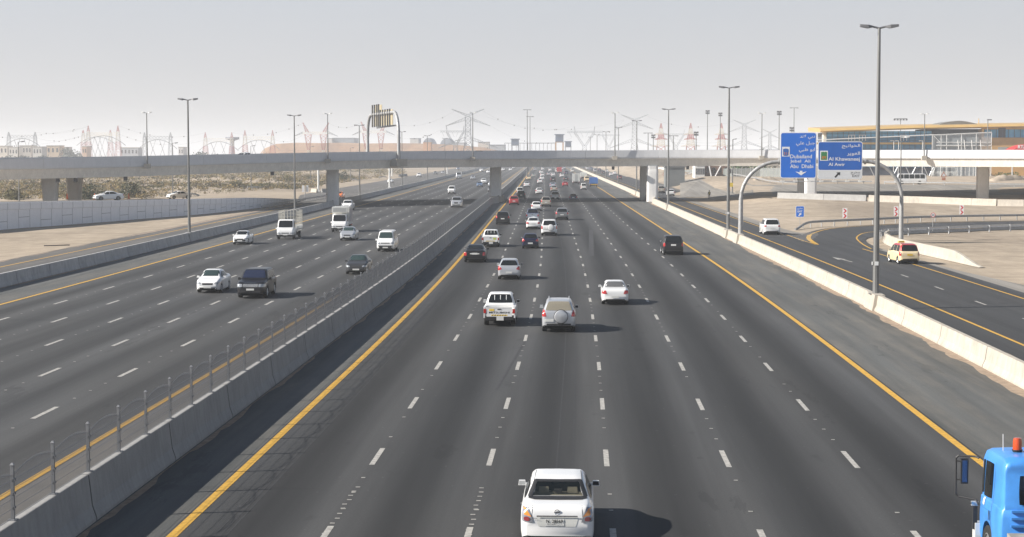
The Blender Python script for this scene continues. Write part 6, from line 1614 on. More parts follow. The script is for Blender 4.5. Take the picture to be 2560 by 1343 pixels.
# ================================================================ DUNES AND FAR BUILDINGS
def dune(pxs, tops, Y, depth, name="dune"):
    m = MB(); n = len(pxs)
    for x, t in zip(pxs, tops):
        b = AT(x, t, Y); z = max(.4, b.z)
        for k, (dy, f) in enumerate(((-depth, -.1), (-depth * .45, .55), (0, 1), (depth * .6, .9), (depth * 1.6, -.2))): m.v.append(Vector((b.x, b.y + dy, z * f)))
    m.f = [(i * 5 + k, i * 5 + k + 1, (i + 1) * 5 + k + 1, (i + 1) * 5 + k) for i in range(n - 1) for k in range(4)]
    return struct(m.build(name, M_DUNE, smooth=True, ang=80))
dune([660, 690, 740, 800, 860, 920, 990, 1050, 1110, 1160, 1210, 1250], [372, 360, 357, 358, 357, 359, 358, 359, 361, 364, 369, 378], 1600, 60)
def facade(name, label, px0, px1, yt, Y, col, depth=18, wins=(0, 0), cat="building", roofc=None, ybase=None):
    a, b = AT(px0, yt, Y), AT(px1, yt, Y); z0 = tz(a.x, a.y) - .3; h = a.z - z0; w = (b - a).length
    root = thing(name, label, cat, ((a.x + b.x) / 2, a.y, z0), math.atan2(b.y - a.y, b.x - a.x))
    mt = mat(f"render_{int(col[0]*100)}_{int(col[1]*100)}_{int(col[2]*100)}", col, .85, noise=.12, scale=.3)
    m = MB(); m.box((0, depth / 2, h / 2), (w, depth, h)); m.build("wall", mt, root)
    m = MB(); m.box((0, depth / 2, h + .25), (w + .5, depth + .5, .5)); m.build("roof", mat("roof_" + name, roofc or tuple(c * .8 for c in col), .8, noise=.1), root)
    nx_, ny_ = wins
    for i in range(nx_):
        for j in range(ny_):
            x = -w / 2 + w * (i + .5) / nx_; z = h * (j + .55) / ny_
            m = MB(); m.box((x, -.03, z), (w / nx_ * .4, .12, h / ny_ * .42)); m.build("window", M_GLASS, root)
    return root
for a in ((-10, 18, 366, 1420, (.55, .50, .43), (3, 2), "pale house at the far left edge behind the overpass"), (22, 44, 369, 1400, (.60, .57, .52), (3, 2), "white house second from the left edge"), (48, 78, 365, 1440, (.48, .44, .38), (4, 2), "grey tan house behind the leftmost single lamp"), (82, 104, 368, 1400, (.52, .50, .46), (3, 2), "pale grey house right of the grey gantry"), (116, 148, 365, 1420, (.56, .42, .28), (3, 2), "orange tan house in front of the far tree line"), (150, 168, 369, 1450, (.42, .42, .42), (2, 2), "grey house left of the tall dark tree"), (205, 216, 367, 1430, (.62, .40, .26), (2, 2), "orange house under the striped gantry"), (300, 345, 370, 1500, (.42, .43, .45), (5, 2), "grey block between two striped gantries"), (446, 458, 369, 1450, (.62, .60, .58), (2, 2), "small white block right of the tall lamp")):
    facade("house", a[6], a[0], a[1], a[2], a[3], a[4], 14, a[5])
facade("warehouse", "long grey far warehouse above the orange sand bank", 831, 884, 346, 1750, (.26, .29, .33), 40, (0, 0))
facade("warehouse", "small pale block left of the grey warehouse", 818, 830, 347, 1740, (.60, .58, .55), 20)
facade("warehouse", "low pale warehouse behind the right leg of the overpass gantry", 1025, 1046, 347, 1760, (.55, .54, .52), 30)
facade("clay_block", "orange square building on the sand left of the big pylon", 1058, 1077, 357, 1500, (.58, .30, .14), 14)
facade("warehouse", "low white block right of the orange sand near the big pylon", 1130, 1162, 358, 1700, (.56, .58, .60), 30); facade("warehouse", "pale low building with openings beneath the big pylon", 1195, 1222, 356, 1650, (.60, .54, .46), 20, (4, 1)); facade("warehouse", "grey low building left of the first gate tower", 1225, 1262, 363, 1700, (.40, .41, .42), 20)
def hangar(label, px0, px1, yt, Y, col):
    a, b = AT(px0, yt, Y), AT(px1, yt, Y); w = (b - a).length; h = a.z; root = thing("hangar", label, "hangar", ((a.x + b.x) / 2, a.y, 0))
    pts = [(-w / 2, 0, 0)] + [(w / 2 * -math.cos(math.pi * k / 14), 0, h * (.35 + .65 * math.sin(math.pi * k / 14))) for k in range(15)] + [(w / 2, 0, 0)]
    m = MB(); m.prism(pts, (0, 50, 0)); m.build("shell", mat("hangar_" + str(px0), col, .6, noise=.1, scale=.1), root); m = MB(); m.box((0, -.1, h * .2), (w * .5, .2, h * .4)); m.build("door", M_GALV, root)
hangar("grey domed hangar left of the big pylon", 1053, 1086, 345, 1780, (.24, .26, .30)); hangar("second grey domed hangar nearer the big pylon", 1096, 1135, 345, 1800, (.25, .27, .31))
def gate_tower(label, px0, px1, yt, yb, Y, col, portal=None, sign=None):
    a, b = AT(px0, yt, Y), AT(px1, yt, Y); w = (b - a).length; root = thing("gate_tower", label, "tower", ((a.x + b.x) / 2, a.y, 0)); zb = AT(px0, yb, Y).z
    mt = mat("gate_blue", col, .6, noise=.1)
    m = MB(); m.box((0, w / 2, (zb + a.z) / 2), (w * .8, w * .8, a.z - zb)); m.build("tower_block", mt, root); m = MB(); m.box((0, w / 2, a.z - .3), (w * 1.0, w, .7)); m.build("roof", mt, root)
    pc = mat("gate_portal_" + ("orange" if portal else "pale"), portal or (.45, .45, .47), .7, noise=.1); m = MB()
    for s in (-1, 1): m.box((s * w * .36, w / 2, zb / 2), (w * .12, w * .7, zb))
    m.box((0, w / 2, zb - .4), (w * .84, w * .7, .8)); m.build("portal", pc, root)
gate_tower("blue grey gate tower beside the thin lamp masts", 1276, 1299, 347, 362, 1500, (.06, .09, .17)); gate_tower("taller blue gate tower with an orange portal", 1386, 1411, 335.5, 354, 1450, (.06, .10, .22), (.55, .28, .10)); gate_tower("small bright blue tower right of the orange portal", 1411, 1430, 353, 366, 1480, (.08, .20, .50))
a, b = AT(1262, 358, 1520), AT(1388, 354, 1520); root = thing("canopy", "long flat canopy on slim posts between the gate towers", "canopy", (a.x, a.y, 0)); m = MB(); m.box(((a.x + b.x) / 2, a.y, a.z), ((b.x - a.x), 14, .5)); m.build("roof", M_GALV, root, world=True)
for k in range(14): x = lerp(a.x, b.x, k / 13); m = MB(); m.bar((x, a.y - 5, 0), (x, a.y - 5, a.z), .2, 5); m.build("post", M_GALV, root, world=True)
b = AT(581, 343, 1700); root = thing("water_tower", "hazy flat topped tower between the striped gantries", "tower", (b.x, b.y, 0)); m = MB(); m.lathe([(2.2, 0), (1.8, b.z - 4), (3, b.z - 3.2), (7, b.z - 2), (6.2, b.z - .2), (.1, b.z)], 16); m.build("shaft", mat("tower_grey", (.15, .16, .20), .8), root)
b = AT(581, 344.5, 1700); m = MB(); m.box((0, 0, b.z), (12, 8, 1.2)); m.build("deck", mat("tower_grey", (.15, .16, .20), .8), root)

# ================================================================ PYLONS
M_PR = mat("pylon_red", (.46, .085, .06), .6); M_PW = mat("pylon_white", (.72, .66, .55), .6); M_PG = mat("pylon_grey", (.26, .28, .29), .55, .3)
def lat(m, c0, w0, c1, w1, n, r, sy=1.0):
    c0, c1 = Vector(c0), Vector(c1)
    def cor(t): c = c0.lerp(c1, t); w = lerp(w0, w1, t) / 2; return [c + Vector((sx * w, s * w * sy, 0)) for sx, s in ((-1, -1), (1, -1), (1, 1), (-1, 1))]
    r *= .62
    for i in range(n):
        a, b = cor(i / n), cor((i + 1) / n)
        for k in range(4):
            m.bar(a[k], b[k], r, 3, cap=False); j = (k + 1) % 4
            m.bar(a[k], b[j], r * .6, 3, cap=False); m.bar(a[j], b[k], r * .6, 3, cap=False); m.bar(b[k], b[j], r * .6, 3, cap=False)
def truss(m, p, q, h0, h1, n, r, dep=1.2):
    p, q = Vector(p), Vector(q); r *= .62
    for s in (-dep / 2, dep / 2):
        for i in range(n):
            t0, t1 = i / n, (i + 1) / n; a, b = p.lerp(q, t0) + Vector((0, s, 0)), p.lerp(q, t1) + Vector((0, s, 0)); u = a + Vector((0, 0, lerp(h0, h1, t0))); v = b + Vector((0, 0, lerp(h0, h1, t1)))
            m.bar(a, b, r, 3, cap=False); m.bar(u, v, r, 3, cap=False); m.bar(a, v, r * .7, 3, cap=False); m.bar(u, b, r * .7, 3, cap=False)
def zpx(py, Y): return CAMH + (384 - py) * Y / F
def portal(label, px0, px1, ytop, ybeam, Y, striped, thick=8):
    a, b = AT(px0, 400, Y), AT(px1, 400, Y); root = thing("gantry_pylon", label, "pylon", (a.x, a.y, 0)); zt, zb = zpx(ytop, Y), zpx(ybeam, Y); r = .2
    for c in (a, b):
        if striped:
            for z0, z1, mt in ((0, zb * .5, M_PR), (zb * .5, zb * .75, M_PR), (zb * .75, zb + 2, M_PW), (zb + 2, zt, M_PR)):
                m = MB(); f = lambda z: lerp(6.0, 2.6, min(1, z / zb)) if z < zb else lerp(2.6, .3, (z - zb) / (zt - zb))
                lat(m, (c.x, c.y, z0), f(z0), (c.x, c.y, z1), f(z1), 3, r); m.build("mast", mt, root, world=True)
        else:
            m = MB(); lat(m, (c.x, c.y, 0), 4.5, (c.x, c.y, zb), 2.2, 5, r); lat(m, (c.x, c.y, zb), 2.2, (c.x, c.y, zt), .4, 3, r); m.build("mast", M_PG, root, world=True)
    m = MB(); truss(m, (a.x, a.y, zb - 1.2), (b.x, b.y, zb - 1.2), 2.6, 2.6, thick, r * .8); m.build("beam", M_PW if striped else M_PG, root, world=True)
    m = MB(); c = (a + b) / 2
    for k in (-1, 1):                                  # arched bus bars and V braces below the beam
        for j in range(8):
            t0, t1 = j / 8, (j + 1) / 8; e = lambda t: Vector((lerp(c.x, c.x + k * (b.x - a.x) * .75, t), a.y, zb - 1.5 - 8 * t * t)); m.bar(e(t0), e(t1), .28, 3, cap=False)
        m.bar((c.x + k * (b.x - a.x) * .30, a.y, zb - 2), (c.x, a.y, 2), .22, 3); m.bar((c.x + k * (b.x - a.x) * .08, a.y, zb - 2), (c.x + k * (b.x - a.x) * .34, a.y, 3), .22, 3)
    m.build("bus_bars", M_PG, root, world=True)
    return a, b, zt, zb
W_ = []
W_.append(portal("grey lattice gantry pylon at the far left", 23, 89, 330, 342, 1450, False)); W_.append(portal("red and white gantry pylon above the far houses, front one", 222, 296, 314, 335, 1450, True)); W_.append(portal("red and white gantry pylon half hidden behind the front one", 209, 277, 325, 338, 1600, True)); W_.append(portal("grey lattice gantry pylon right of the first bridge lamp", 362, 427, 331, 345, 1500, False)); W_.append(portal("red and white gantry pylon left of the flat topped tower", 514, 580, 331, 350, 1550, True)); W_.append(portal("red and white gantry pylon right of the flat topped tower", 613, 682, 326, 346, 1500, True))
def cat_tower(label, px0, px1, ytop, ybeam, Y):
    a, b = AT(px0, 400, Y), AT(px1, 400, Y); root = thing("portal_pylon", label, "pylon", (a.x, a.y, 0)); zt, zb = zpx(ytop, Y), zpx(ybeam, Y); w = b.x - a.x
    m = MB()
    for s, c in ((-1, a.x + w * .26), (1, b.x - w * .26)): m = MB(); lat(m, (c, a.y, 0), 3.2, (c + s * 1.0, a.y, zb * .5), 1.6, 4, .2); m.build("leg", M_PW, root, world=True)
    for s, c in ((-1, a.x + w * .26), (1, b.x - w * .26)): m = MB(); lat(m, (c + s * 1.0, a.y, zb * .5), 1.6, (c + s * 1.2, a.y, zb), 5.0, 4, .2); m.build("shoulder", M_PR, root, world=True)
    for s, c in ((-1, a.x), (1, b.x)): m = MB(); lat(m, (c - s * w * .17, a.y, zb + 1.5), 2.4, (c, a.y, zt), .4, 4, .18); m.build("horn", M_PR, root, world=True)
    m = MB(); truss(m, (a.x - w * .02, a.y, zb), (b.x + w * .02, a.y, zb), 1.8, 1.8, 9, .18); m.build("cross_beam", M_PW, root, world=True); m = MB()
    for s, c in ((-1, a.x), (1, b.x)): m = MB(); truss(m, (c, a.y, zb + .8), (c + s * w * .36, a.y, zb - 1.6), 1.2, .1, 4, .16); m.build("cross_arm", M_PG, root, world=True)
    return a, b, zt, zb
W_.append(cat_tower("red and white twin legged pylon left of the second bridge lamp", 758, 822, 307, 336, 1350)); W_.append(cat_tower("red and white twin legged pylon behind the overpass sign gantry", 903, 965, 305, 333, 1350))
def big_tower(label, px, ytop, Y, s=1.0, mt=None):
    c = AT(px, 400, Y); root = thing("lattice_pylon", label, "pylon", (c.x, c.y, 0)); zt = zpx(ytop, Y); mt = mt or M_PG; m = MB()
    lat(m, (c.x, c.y, 0), 10 * s, (c.x, c.y, zt * .42), 4.4 * s, 5, .24); lat(m, (c.x, c.y, zt * .42), 4.4 * s, (c.x, c.y, zt * .86), 3.4 * s, 6, .22); m.build("tower_body", mt, root, world=True)
    m = MB()
    for k in (-1, 1):
        truss(m, (c.x, c.y, zt * .86), (c.x + k * 11.5 * s, c.y, zt - .5), 1.6 * s, .1, 6, .2)
        truss(m, (c.x + k * 1.5 * s, c.y, zt * .80), (c.x + k * 16 * s, c.y, zt * .70), 2.2 * s, .1, 7, .2)
    m.build("upper_arms", mt, root, world=True); m = MB()
    for k in (-1, 1): truss(m, (c.x + k * 2 * s, c.y, zt * .46), (c.x + k * 21 * s, c.y, zt * .33), 2.4 * s, .1, 9, .2)
    m.build("lower_arms", mt, root, world=True); return c, zt
B_ = [big_tower("largest grey lattice pylon with upswept top arms left of centre", 1170, 272, 1250), big_tower("tall hazy grey lattice pylon right of the gate towers", 1586, 286, 1500), big_tower("fainter grey lattice pylon left of the tall blue sign", 1860, 299, 1750), big_tower("faintest grey pylon directly behind the tall blue sign's edge", 1924, 322, 1900, .7)]
def delta(label, px, ytop, Y, s=1.0):
    c = AT(px, 400, Y); root = thing("delta_pylon", label, "pylon", (c.x, c.y, 0)); zt = zpx(ytop, Y); m = MB(); lat(m, (c.x, c.y, 0), 7 * s, (c.x, c.y, zt * .5), 3 * s, 5, .22); m.build("tower_body", M_PG, root, world=True); m = MB()
    for k in (-1, 1): lat(m, (c.x + k * .8 * s, c.y, zt * .5), 2 * s, (c.x + k * 8 * s, c.y, zt * .84), 1.5 * s, 4, .2); m.bar((c.x + k * 8 * s, c.y, zt * .84), (c.x + k * 8.8 * s, c.y, zt), .25, 3)
    m.build("fork", M_PG, root, world=True); m = MB(); truss(m, (c.x - 15 * s, c.y, zt * .84), (c.x + 15 * s, c.y, zt * .84), 1.4 * s, 1.4 * s, 12, .2)
    m.build("cross_arm", M_PG, root, world=True)
    for x in (-13, -9, -3, 3, 9, 13): m = MB(); m.bar((c.x + x * s, c.y, zt * .84), (c.x + (x + (2 if x < 0 else -2)) * s, c.y, zt * .72), .12, 3); m.build("insulator", M_PG, root, world=True)
    return c, zt
D_ = [delta("grey forked pylon left of the largest pylon", 1138, 315, 1400, .8), delta("grey forked pylon right of the orange gate portal", 1461, 317, 1450, .95), delta("faint forked pylon right of the tall hazy pylon", 1690, 325, 1900, 1.0), delta("faint forked pylon right of the forked one by the gate", 1522, 327, 1900, .8)]
def stripe_tower(label, px, ytop, Y):
    c = AT(px, 400, Y); root = thing("striped_pylon", label, "pylon", (c.x, c.y, 0)); zt = zpx(ytop, Y)
    zs = [0, .44, .60, .74, .90, 1.22]; ys = [390, 366, 349, 337, 322, ytop]; wd = [6.4, 5.2, 4.2, 3.2, 1.8, .3]
    zz = [0] + [zpx(y, Y) for y in ys[1:]]
    for i in range(5):
        m = MB(); lat(m, (c.x, c.y, zz[i]), wd[i], (c.x, c.y, zz[i + 1]), wd[i + 1], 4, .24)
        m.build("tower_section", (M_PR, M_PW, M_PR, M_PW, M_PR)[i], root, world=True)
    for z, w, mt in ((zz[1], 6.2, M_PW), (zz[2], 4.2, M_PR), (zz[3], 4.4, M_PW)):
        m = MB()
        for k in (-1, 1): truss(m, (c.x, c.y, z), (c.x + k * w, c.y, z), 1.3, .15, 4, .2)
        m.build("cross_arm", mt, root, world=True)
    return c, zt
for px, lb in ((1652, "left striped red and white pylon of the three on the right"), (1726, "middle striped red and white pylon of the three on the right"), (1803, "right striped red and white pylon behind a floodlight mast")): stripe_tower(lb, px, 309, 1150)
# cables with marker balls
M_WIRE = mat("cable", (.05, .05, .05), .7); M_BALL = mat("marker_ball_dark", (.10, .08, .08), .6); M_BALLW = mat("marker_ball_white", (.6, .6, .6), .6)
def cable(label, p, q, sag, balls, n=26, r=.035, pale=0):
    root = thing("power_cable", label, "power line", p); p, q = Vector(p), Vector(q); f = lambda t: p.lerp(q, t) - Vector((0, 0, 4 * sag * t * (1 - t)))
    m = MB(); m.tube([f(i / n) for i in range(n + 1)], r, 3); m.build("wire", M_WIRE, root, world=True)
    for t in balls: m = MB(); m.sphere(f(t), .48, 8); m.build("marker_ball", M_BALLW if rv.random() < pale else M_BALL, root, world=True)
def wp(px, py, Y=1450): return AT(px, py, Y)
for a, b, sag, balls, lb in (((-150, 332), (222, 316), 6, (.42, .55, .68, .9), "upper cable running left from the front striped gantry"), ((-150, 345), (222, 336), 8, (.5, .62, .8, .93), "lower cable running left from the front striped gantry"), ((89, 331), (222, 315), 3, (.2, .33, .7), "cable between the grey and striped gantries on the left"), ((89, 344), (210, 336), 4, (.38, .62, .8), "lower cable between the grey and striped gantries on the left"),
        ((296, 314), (514, 332), 6, (.12, .25, .36, .62, .75), "cable from the front striped gantry to the next"), ((296, 335), (514, 350), 6, (.1, .2, .33, .48), "lower cable from the front striped gantry to the next"), ((580, 332), (758, 308), 5, (.3, .5, .62, .8, .93), "cable up to the left twin legged pylon"), ((682, 347), (758, 336), 4, (.35, .7), "short lower cable to the left twin legged pylon"), ((822, 308), (903, 306), 4, (.3, .55, .8), "cable between the two twin legged pylons"),
        ((965, 306), (1142, 274), 7, (.15, .4, .62, .8), "cable from the right twin legged pylon to the largest pylon"), ((965, 334), (1106, 322), 6, (.25, .5, .66, .8), "lower cable from the right twin legged pylon"), ((1200, 273), (1425, 318), 8, (.2, .38, .5, .7, .85), "upper cable from the largest pylon to the forked pylon"), ((1215, 292), (1560, 300), 9, (.35, .5, .62), "long cable from the largest pylon to the tall hazy pylon"), ((1232, 318), (1430, 345), 8, (.4, .55, .7), "lower cable from the largest pylon"),
        ((1500, 330), (1560, 300), 4, (.4,), "cable from the forked pylon to the tall hazy pylon"), ((1612, 288), (1835, 302), 7, (.3, .6), "upper cable from the tall hazy pylon"), ((1640, 330), (1880, 335), 8, (), "lower cable from the tall hazy pylon"), ((1630, 345), (1960, 348), 6, (), "cable strung past the striped pylons")):
    cable(lb, wp(*a, 1400), wp(*b, 1400), sag, balls)

# ================================================================ STATION BUILDING ON THE RIGHT
YB = 520.0
def X_(px, Y=YB): return AT(px, 400, Y).x
def Z_(py, Y=YB): return AT(2300, py, Y).z
M_GOLD = mat("gold_cladding", (.62, .40, .14), .4, .25, noise=.1, scale=.4); M_TAN = mat("tan_cladding", (.52, .31, .12), .6, noise=.12, scale=.5); M_BGLASS = mat("blue_curtain_glass", (.11, .36, .58), .35, 0, noise=.35, scale=.25, spec=.4); M_BGLASS2 = mat("deep_blue_glass", (.06, .24, .42), .35, 0, noise=.4, scale=.3, spec=.4); M_MULL = mat("mullion_dark", (.06, .10, .14), .5)
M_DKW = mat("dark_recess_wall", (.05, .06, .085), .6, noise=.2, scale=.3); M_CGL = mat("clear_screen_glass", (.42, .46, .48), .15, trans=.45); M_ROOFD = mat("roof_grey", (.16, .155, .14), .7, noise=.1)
z0 = tz(X_(2300), YB) - .4
st_ = thing("station_building", "long glass station building with gold roof edge at the right", "building", (X_(2300), YB, z0))
def bx(nm, px0, px1, py0, py1, mt, y=0.0, dep=1.0, par=None):
    x0, x1 = X_(px0), X_(px1); za, zb = Z_(py1), Z_(py0); m = MB(); m.box(((x0 + x1) / 2, YB + y + dep / 2, (za + zb) / 2), (x1 - x0, dep, zb - za)); o = m.build(nm, mt, st_, world=True)
    return o
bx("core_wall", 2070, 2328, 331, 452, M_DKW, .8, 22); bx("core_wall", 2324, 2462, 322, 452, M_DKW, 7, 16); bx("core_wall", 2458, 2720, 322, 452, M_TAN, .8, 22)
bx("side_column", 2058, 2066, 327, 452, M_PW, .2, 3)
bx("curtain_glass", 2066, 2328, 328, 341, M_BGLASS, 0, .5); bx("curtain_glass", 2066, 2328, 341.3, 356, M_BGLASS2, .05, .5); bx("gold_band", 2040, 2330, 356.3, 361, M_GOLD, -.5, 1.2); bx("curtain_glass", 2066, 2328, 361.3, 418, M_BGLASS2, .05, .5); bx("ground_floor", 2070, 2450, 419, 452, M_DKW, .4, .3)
m = MB()
for k in range(20): x = X_(2066 + k * 13.8); m.box((x, YB - .05, (Z_(328) + Z_(418)) / 2), (.14, .12, Z_(328) - Z_(418)))
for py in (334.5, 345, 351, 372, 385): m.box(((X_(2066) + X_(2328)) / 2, YB - .06, Z_(py)), (X_(2328) - X_(2066), .1, .12))
m.build("mullions", M_MULL, st_, world=True)
for px in (2128, 2155, 2258): 
    m = MB(); x = X_(px); zt_, zb_ = Z_(338), Z_(352)
    for dx in (-.9, 0, .9): m.box((x + dx, YB - .3, (zt_ + zb_) / 2), (.16, .2, zt_ - zb_))
    m.box((x, YB - .3, zt_), (2.0, .2, .16)); m.build("window_frame", M_SWHITE, st_, world=True)
bx("gold_wall", 2458, 2720, 316, 323.5, M_GOLD, .2, .6); bx("curtain_glass", 2458, 2720, 323.8, 344, M_BGLASS, .2, .6); bx("tan_wall", 2452, 2720, 344.4, 452, M_TAN, -.2, 1.0); bx("gold_pilaster", 2453, 2458, 318, 345, M_GOLD, -.3, 1)
bx("dark_panel", 2495, 2513, 317, 344, M_DKW, .1, .4); m = MB()
for k in range(18): x = X_(2460 + k * 15); m.box((x, YB + .12, (Z_(323.8) + Z_(344)) / 2), (.14, .12, Z_(323.8) - Z_(344)))
m.build("mullions", M_MULL, st_, world=True)
bx("tan_window", 2494, 2518, 368, 400, M_GALV, -.3, .2)
m = MB()                                            # roof slab with the gold nose
za, zb = Z_(323.5), Z_(309)
xa, xb = X_(2048), X_(2720)
pf = [(-2.2, -.55), (-1.4, .05), (0, .28), (26, .9), (26, -.3), (0, -.9), (-1.2, -.95)]
m.v = [Vector((x, YB + y, z + q)) for x, z in ((xa, za), (lerp(xa, xb, .35), lerp(za, zb, .55)), (xb, zb)) for y, q in pf]
n = len(pf); m.f = [(i * n + k, i * n + (k + 1) % n, (i + 1) * n + (k + 1) % n, (i + 1) * n + k) for i in range(2) for k in range(n)] + [tuple(range(n)), tuple(2 * n + k for k in range(n))]
m.build("roof", M_GOLD, st_, world=True)
x0, x1 = X_(2352), X_(2446); zc = Z_(310); h = Z_(302) - zc
m = MB(); m.prism([(x0, YB + 2, zc - .6)] + [(lerp(x0, x1, k / 16), YB + 2, zc + h * math.sin(math.pi * k / 16)) for k in range(17)] + [(x1, YB + 2, zc - .6)], (0, 16, 0)); m.build("roof_dome", M_ROOFD, st_, world=True)
m = MB(); m.bar((X_(2451), YB + 3, Z_(312)), (X_(2451), YB + 3, Z_(296)), .12, 5); m.build("roof_spike", M_GOLD, st_, world=True)
YF = 506.0                                          # glazed entrance frame standing forward
def xf(px): return AT(px, 400, YF).x
def zf_(py): return AT(2400, py, YF).z
m = MB(); pts = [(2330, 337.5), (2352, 337), (2366, 336.4), (2403, 334.5), (2440, 333), (2478, 331)]
for px, py in pts: m.bar((xf(px), YF, z0 + .2), (xf(px), YF, zf_(py)), .09, 5)
for a, b in zip(pts, pts[1:]): m.bar((xf(a[0]), YF, zf_(a[1])), (xf(b[0]), YF, zf_(b[1])), .13, 5)
m.bar((xf(2340), YF, zf_(364)), (xf(2478), YF, zf_(364)), .16, 5); m.bar((xf(2340), YF, zf_(356)), (xf(2478), YF, zf_(356)), .1, 5)
for px in (2393, 2409, 2427, 2449): m.bar((xf(px), YF - .5, zf_(350)), (xf(px) + .3, YF - .5, zf_(376)), .12, 5)
m.bar((xf(2332), YF, zf_(338)), (xf(2350), YF, zf_(356)), .1, 4); m.build("entrance_frame", M_LAMPW, st_, world=True)
m = MB(); m.add([(xf(p[0]), YF + .25, zf_(p[1])) for p in pts] + [(xf(2478), YF + .25, z0 + .3), (xf(2330), YF + .25, z0 + .3)], [tuple(range(8))]); m.build("entrance_glass", M_CGL, st_, world=True, fix=False)
m = MB(); m.bar((xf(2038), YF - 2, zf_(350.5)), (xf(2330), YF - 2, zf_(337.5)), .16, 5); m.build("canopy_edge", M_LAMPW, st_, world=True)
for px in range(2095, 2330, 45):
    m = MB(); x = X_(px)
    for s in (-1, 1): m.bar((x, YB - 1.5, z0), (x + s * 1.4, YB - 1.5, Z_(418)), .12, 6)
    m.build("branched_column", M_GALVL, st_, world=True)
for px in range(2392, 2456, 10): m = MB(); m.bar((X_(px), YB - 1, z0), (X_(px), YB - 1, Z_(418)), .16, 5); m.build("column", M_LAMPW, st_, world=True)
rc = thing("red_canopy", "curved red canopy with white letters at the right edge", "canopy", (xf(2560), 498, z0))
def xr(px): return AT(px, 400, 498.0).x
def zr(py): return AT(2560, py, 498.0).z
arc = [(2531, 375), (2540, 370), (2550, 365.5), (2562, 362), (2580, 361), (2600, 363), (2618, 369), (2626, 375)]
m = MB(); m.prism([(xr(a), 498, zr(b)) for a, b in arc], (0, 9, 0)); cn = m.build("canopy_roof", M_RED, rc, world=True)
for px in (2540, 2618): m = MB(); m.bar((xr(px), 502, z0), (xr(px), 502, zr(374)), .2, 6); m.build("canopy_post", M_GALVL, rc, world=True)
text("lettering", "RTA", xr(2566) - xr(2544), .95, (xr(2544) - rc.location.x, -.05, zr(371.5) - z0), FACE, M_SWHITE, cn, 'LEFT', .03)
for px, lb in ((2234, "left"), (2246, "middle"), (2306, "right")):
    b = AT(px, 400, 508); root = thing("forecourt_lamp", f"thin pale forecourt lamp before the station glass, {lb} one", "lamp post", (b.x, b.y, z0), 0, "forecourt lamps"); m = MB(); m.bar((0, 0, 0), (0, 0, Z_(353) - z0), .1, 5); m.build("pole", M_LAMPW, root); m = MB(); m.box((-.5, 0, Z_(353) - z0), (1.1, .3, .15)); m.build("lamp_head", M_LAMPW, root)
q = AT(2468, 400, 470); root = thing("lamp_post", "grey lamp post before the right end of the station", "lamp post", (q.x, q.y, z0)); m = MB(); m.bar((0, 0, 0), (0, 0, 18.4 - z0), .13, 6); m.build("pole", M_POLE, root); m = MB(); m.box((.4, 0, 18.5 - z0), (1.2, .4, .3)); m.build("lamp_head", M_LAMPH, root)
# works compound seen under the overpass
cp = thing("site_hoarding", "white hoarding seen under the overpass right of the right pier", "hoarding", GT(1640, 436)); a, b = GT(1636, 436), GT(1668, 432); m = MB(); m.prism([(a.x, a.y, a.z), (b.x, b.y, b.z), (b.x, b.y, b.z + 2.0), (a.x, a.y, a.z + 3.2)], (0, .3, 0)); m.build("panel", M_SWHITE, cp, world=True)
a, b = GT(1600, 436), GT(1612, 435); cp = thing("site_hoarding", "small white board left of the right pier", "hoarding", a); m = MB(); m.prism([a, b, b + Vector((0, 0, 2.6)), a + Vector((0, 0, 2.6))], (0, .2, 0)); m.build("panel", M_SWHITE, cp, world=True)
M_NET = mat("chain_link", (.24, .26, .25), .6, trans=.35, noise=.1)
fc = thing("chain_link_fence", "tall grey chain link fence round the site under the overpass", "fence", GT(1672, 442)); fp = [GT(x, y) for x, y in ((1662, 440), (1700, 443), (1760, 444), (1830, 443.5), (1900, 443), (1950, 443))]
for p, q in zip(fp, fp[1:]):
    m = MB(); m.prism([p, q, q + Vector((0, 0, 2.6)), p + Vector((0, 0, 2.6))], (0, .03, 0)); m.build("mesh_panel", M_NET, fc, world=True)
    for k in range(6): c = p.lerp(q, k / 6); m = MB(); m.bar(c, c + Vector((0, 0, 2.8)), .06, 5); m.build("post", M_GALVL, fc, world=True)
facade("site_shed", "dark low tent roofed shed behind the chain link fence", 1664, 1712, 419, 500, (.14, .15, .15), 10); facade("site_hall", "white striped hall wall behind the chain link fence", 1738, 1762, 412, 520, (.62, .62, .60), 12, (5, 1)); facade("site_hall", "brown clad hall with openings behind the chain link fence", 1763, 1822, 411, 525, (.22, .13, .09), 12, (4, 1))
m = MB()
for k, px in enumerate((1786, 1796)): c = AT(px, 420, 515); m.bar((c.x - .9, 515, 3), (c.x + (.9 if k else -1.6), 515, 6.4), .16, 5)
o = m.build("bracing", M_SWHITE); tag(o, "white slanting braces before the brown hall", "bracing")
# spoil and sand heaps
def heap(label, px0, px1, yb, h, mt=M_SAND):
    a, b = GT(px0, yb), GT(px1, yb); m = MB(); n, k = 24, 8
    for i in range(n + 1):
        for j in range(k + 1):
            u, v = i / n, j / k; p = a.lerp(b, u); e = math.sin(math.pi * u) ** .7 * math.sin(math.pi * v) ** .8 * (1 + .3 * hnoise(i * 9.1, j * 7.3)); m.v.append(Vector((p.x, p.y + (v - .5) * 12, p.z - .1 + h * e)))
    m.f = [(i * (k + 1) + j, (i + 1) * (k + 1) + j, (i + 1) * (k + 1) + j + 1, i * (k + 1) + j + 1) for i in range(n) for j in range(k)]
    return tag(m.build("sand_heap", mt, smooth=True, ang=80), label, "sand heap")
heap("pale sand heap right of the overpass pier by the station", 2470, 2570, 454, 2.0); heap("low sand heap below the chain link fence", 1880, 1945, 451, 1.2); heap("orange sand bank far up the frontage road", 700, 960, 444, 2.4, M_SAND)
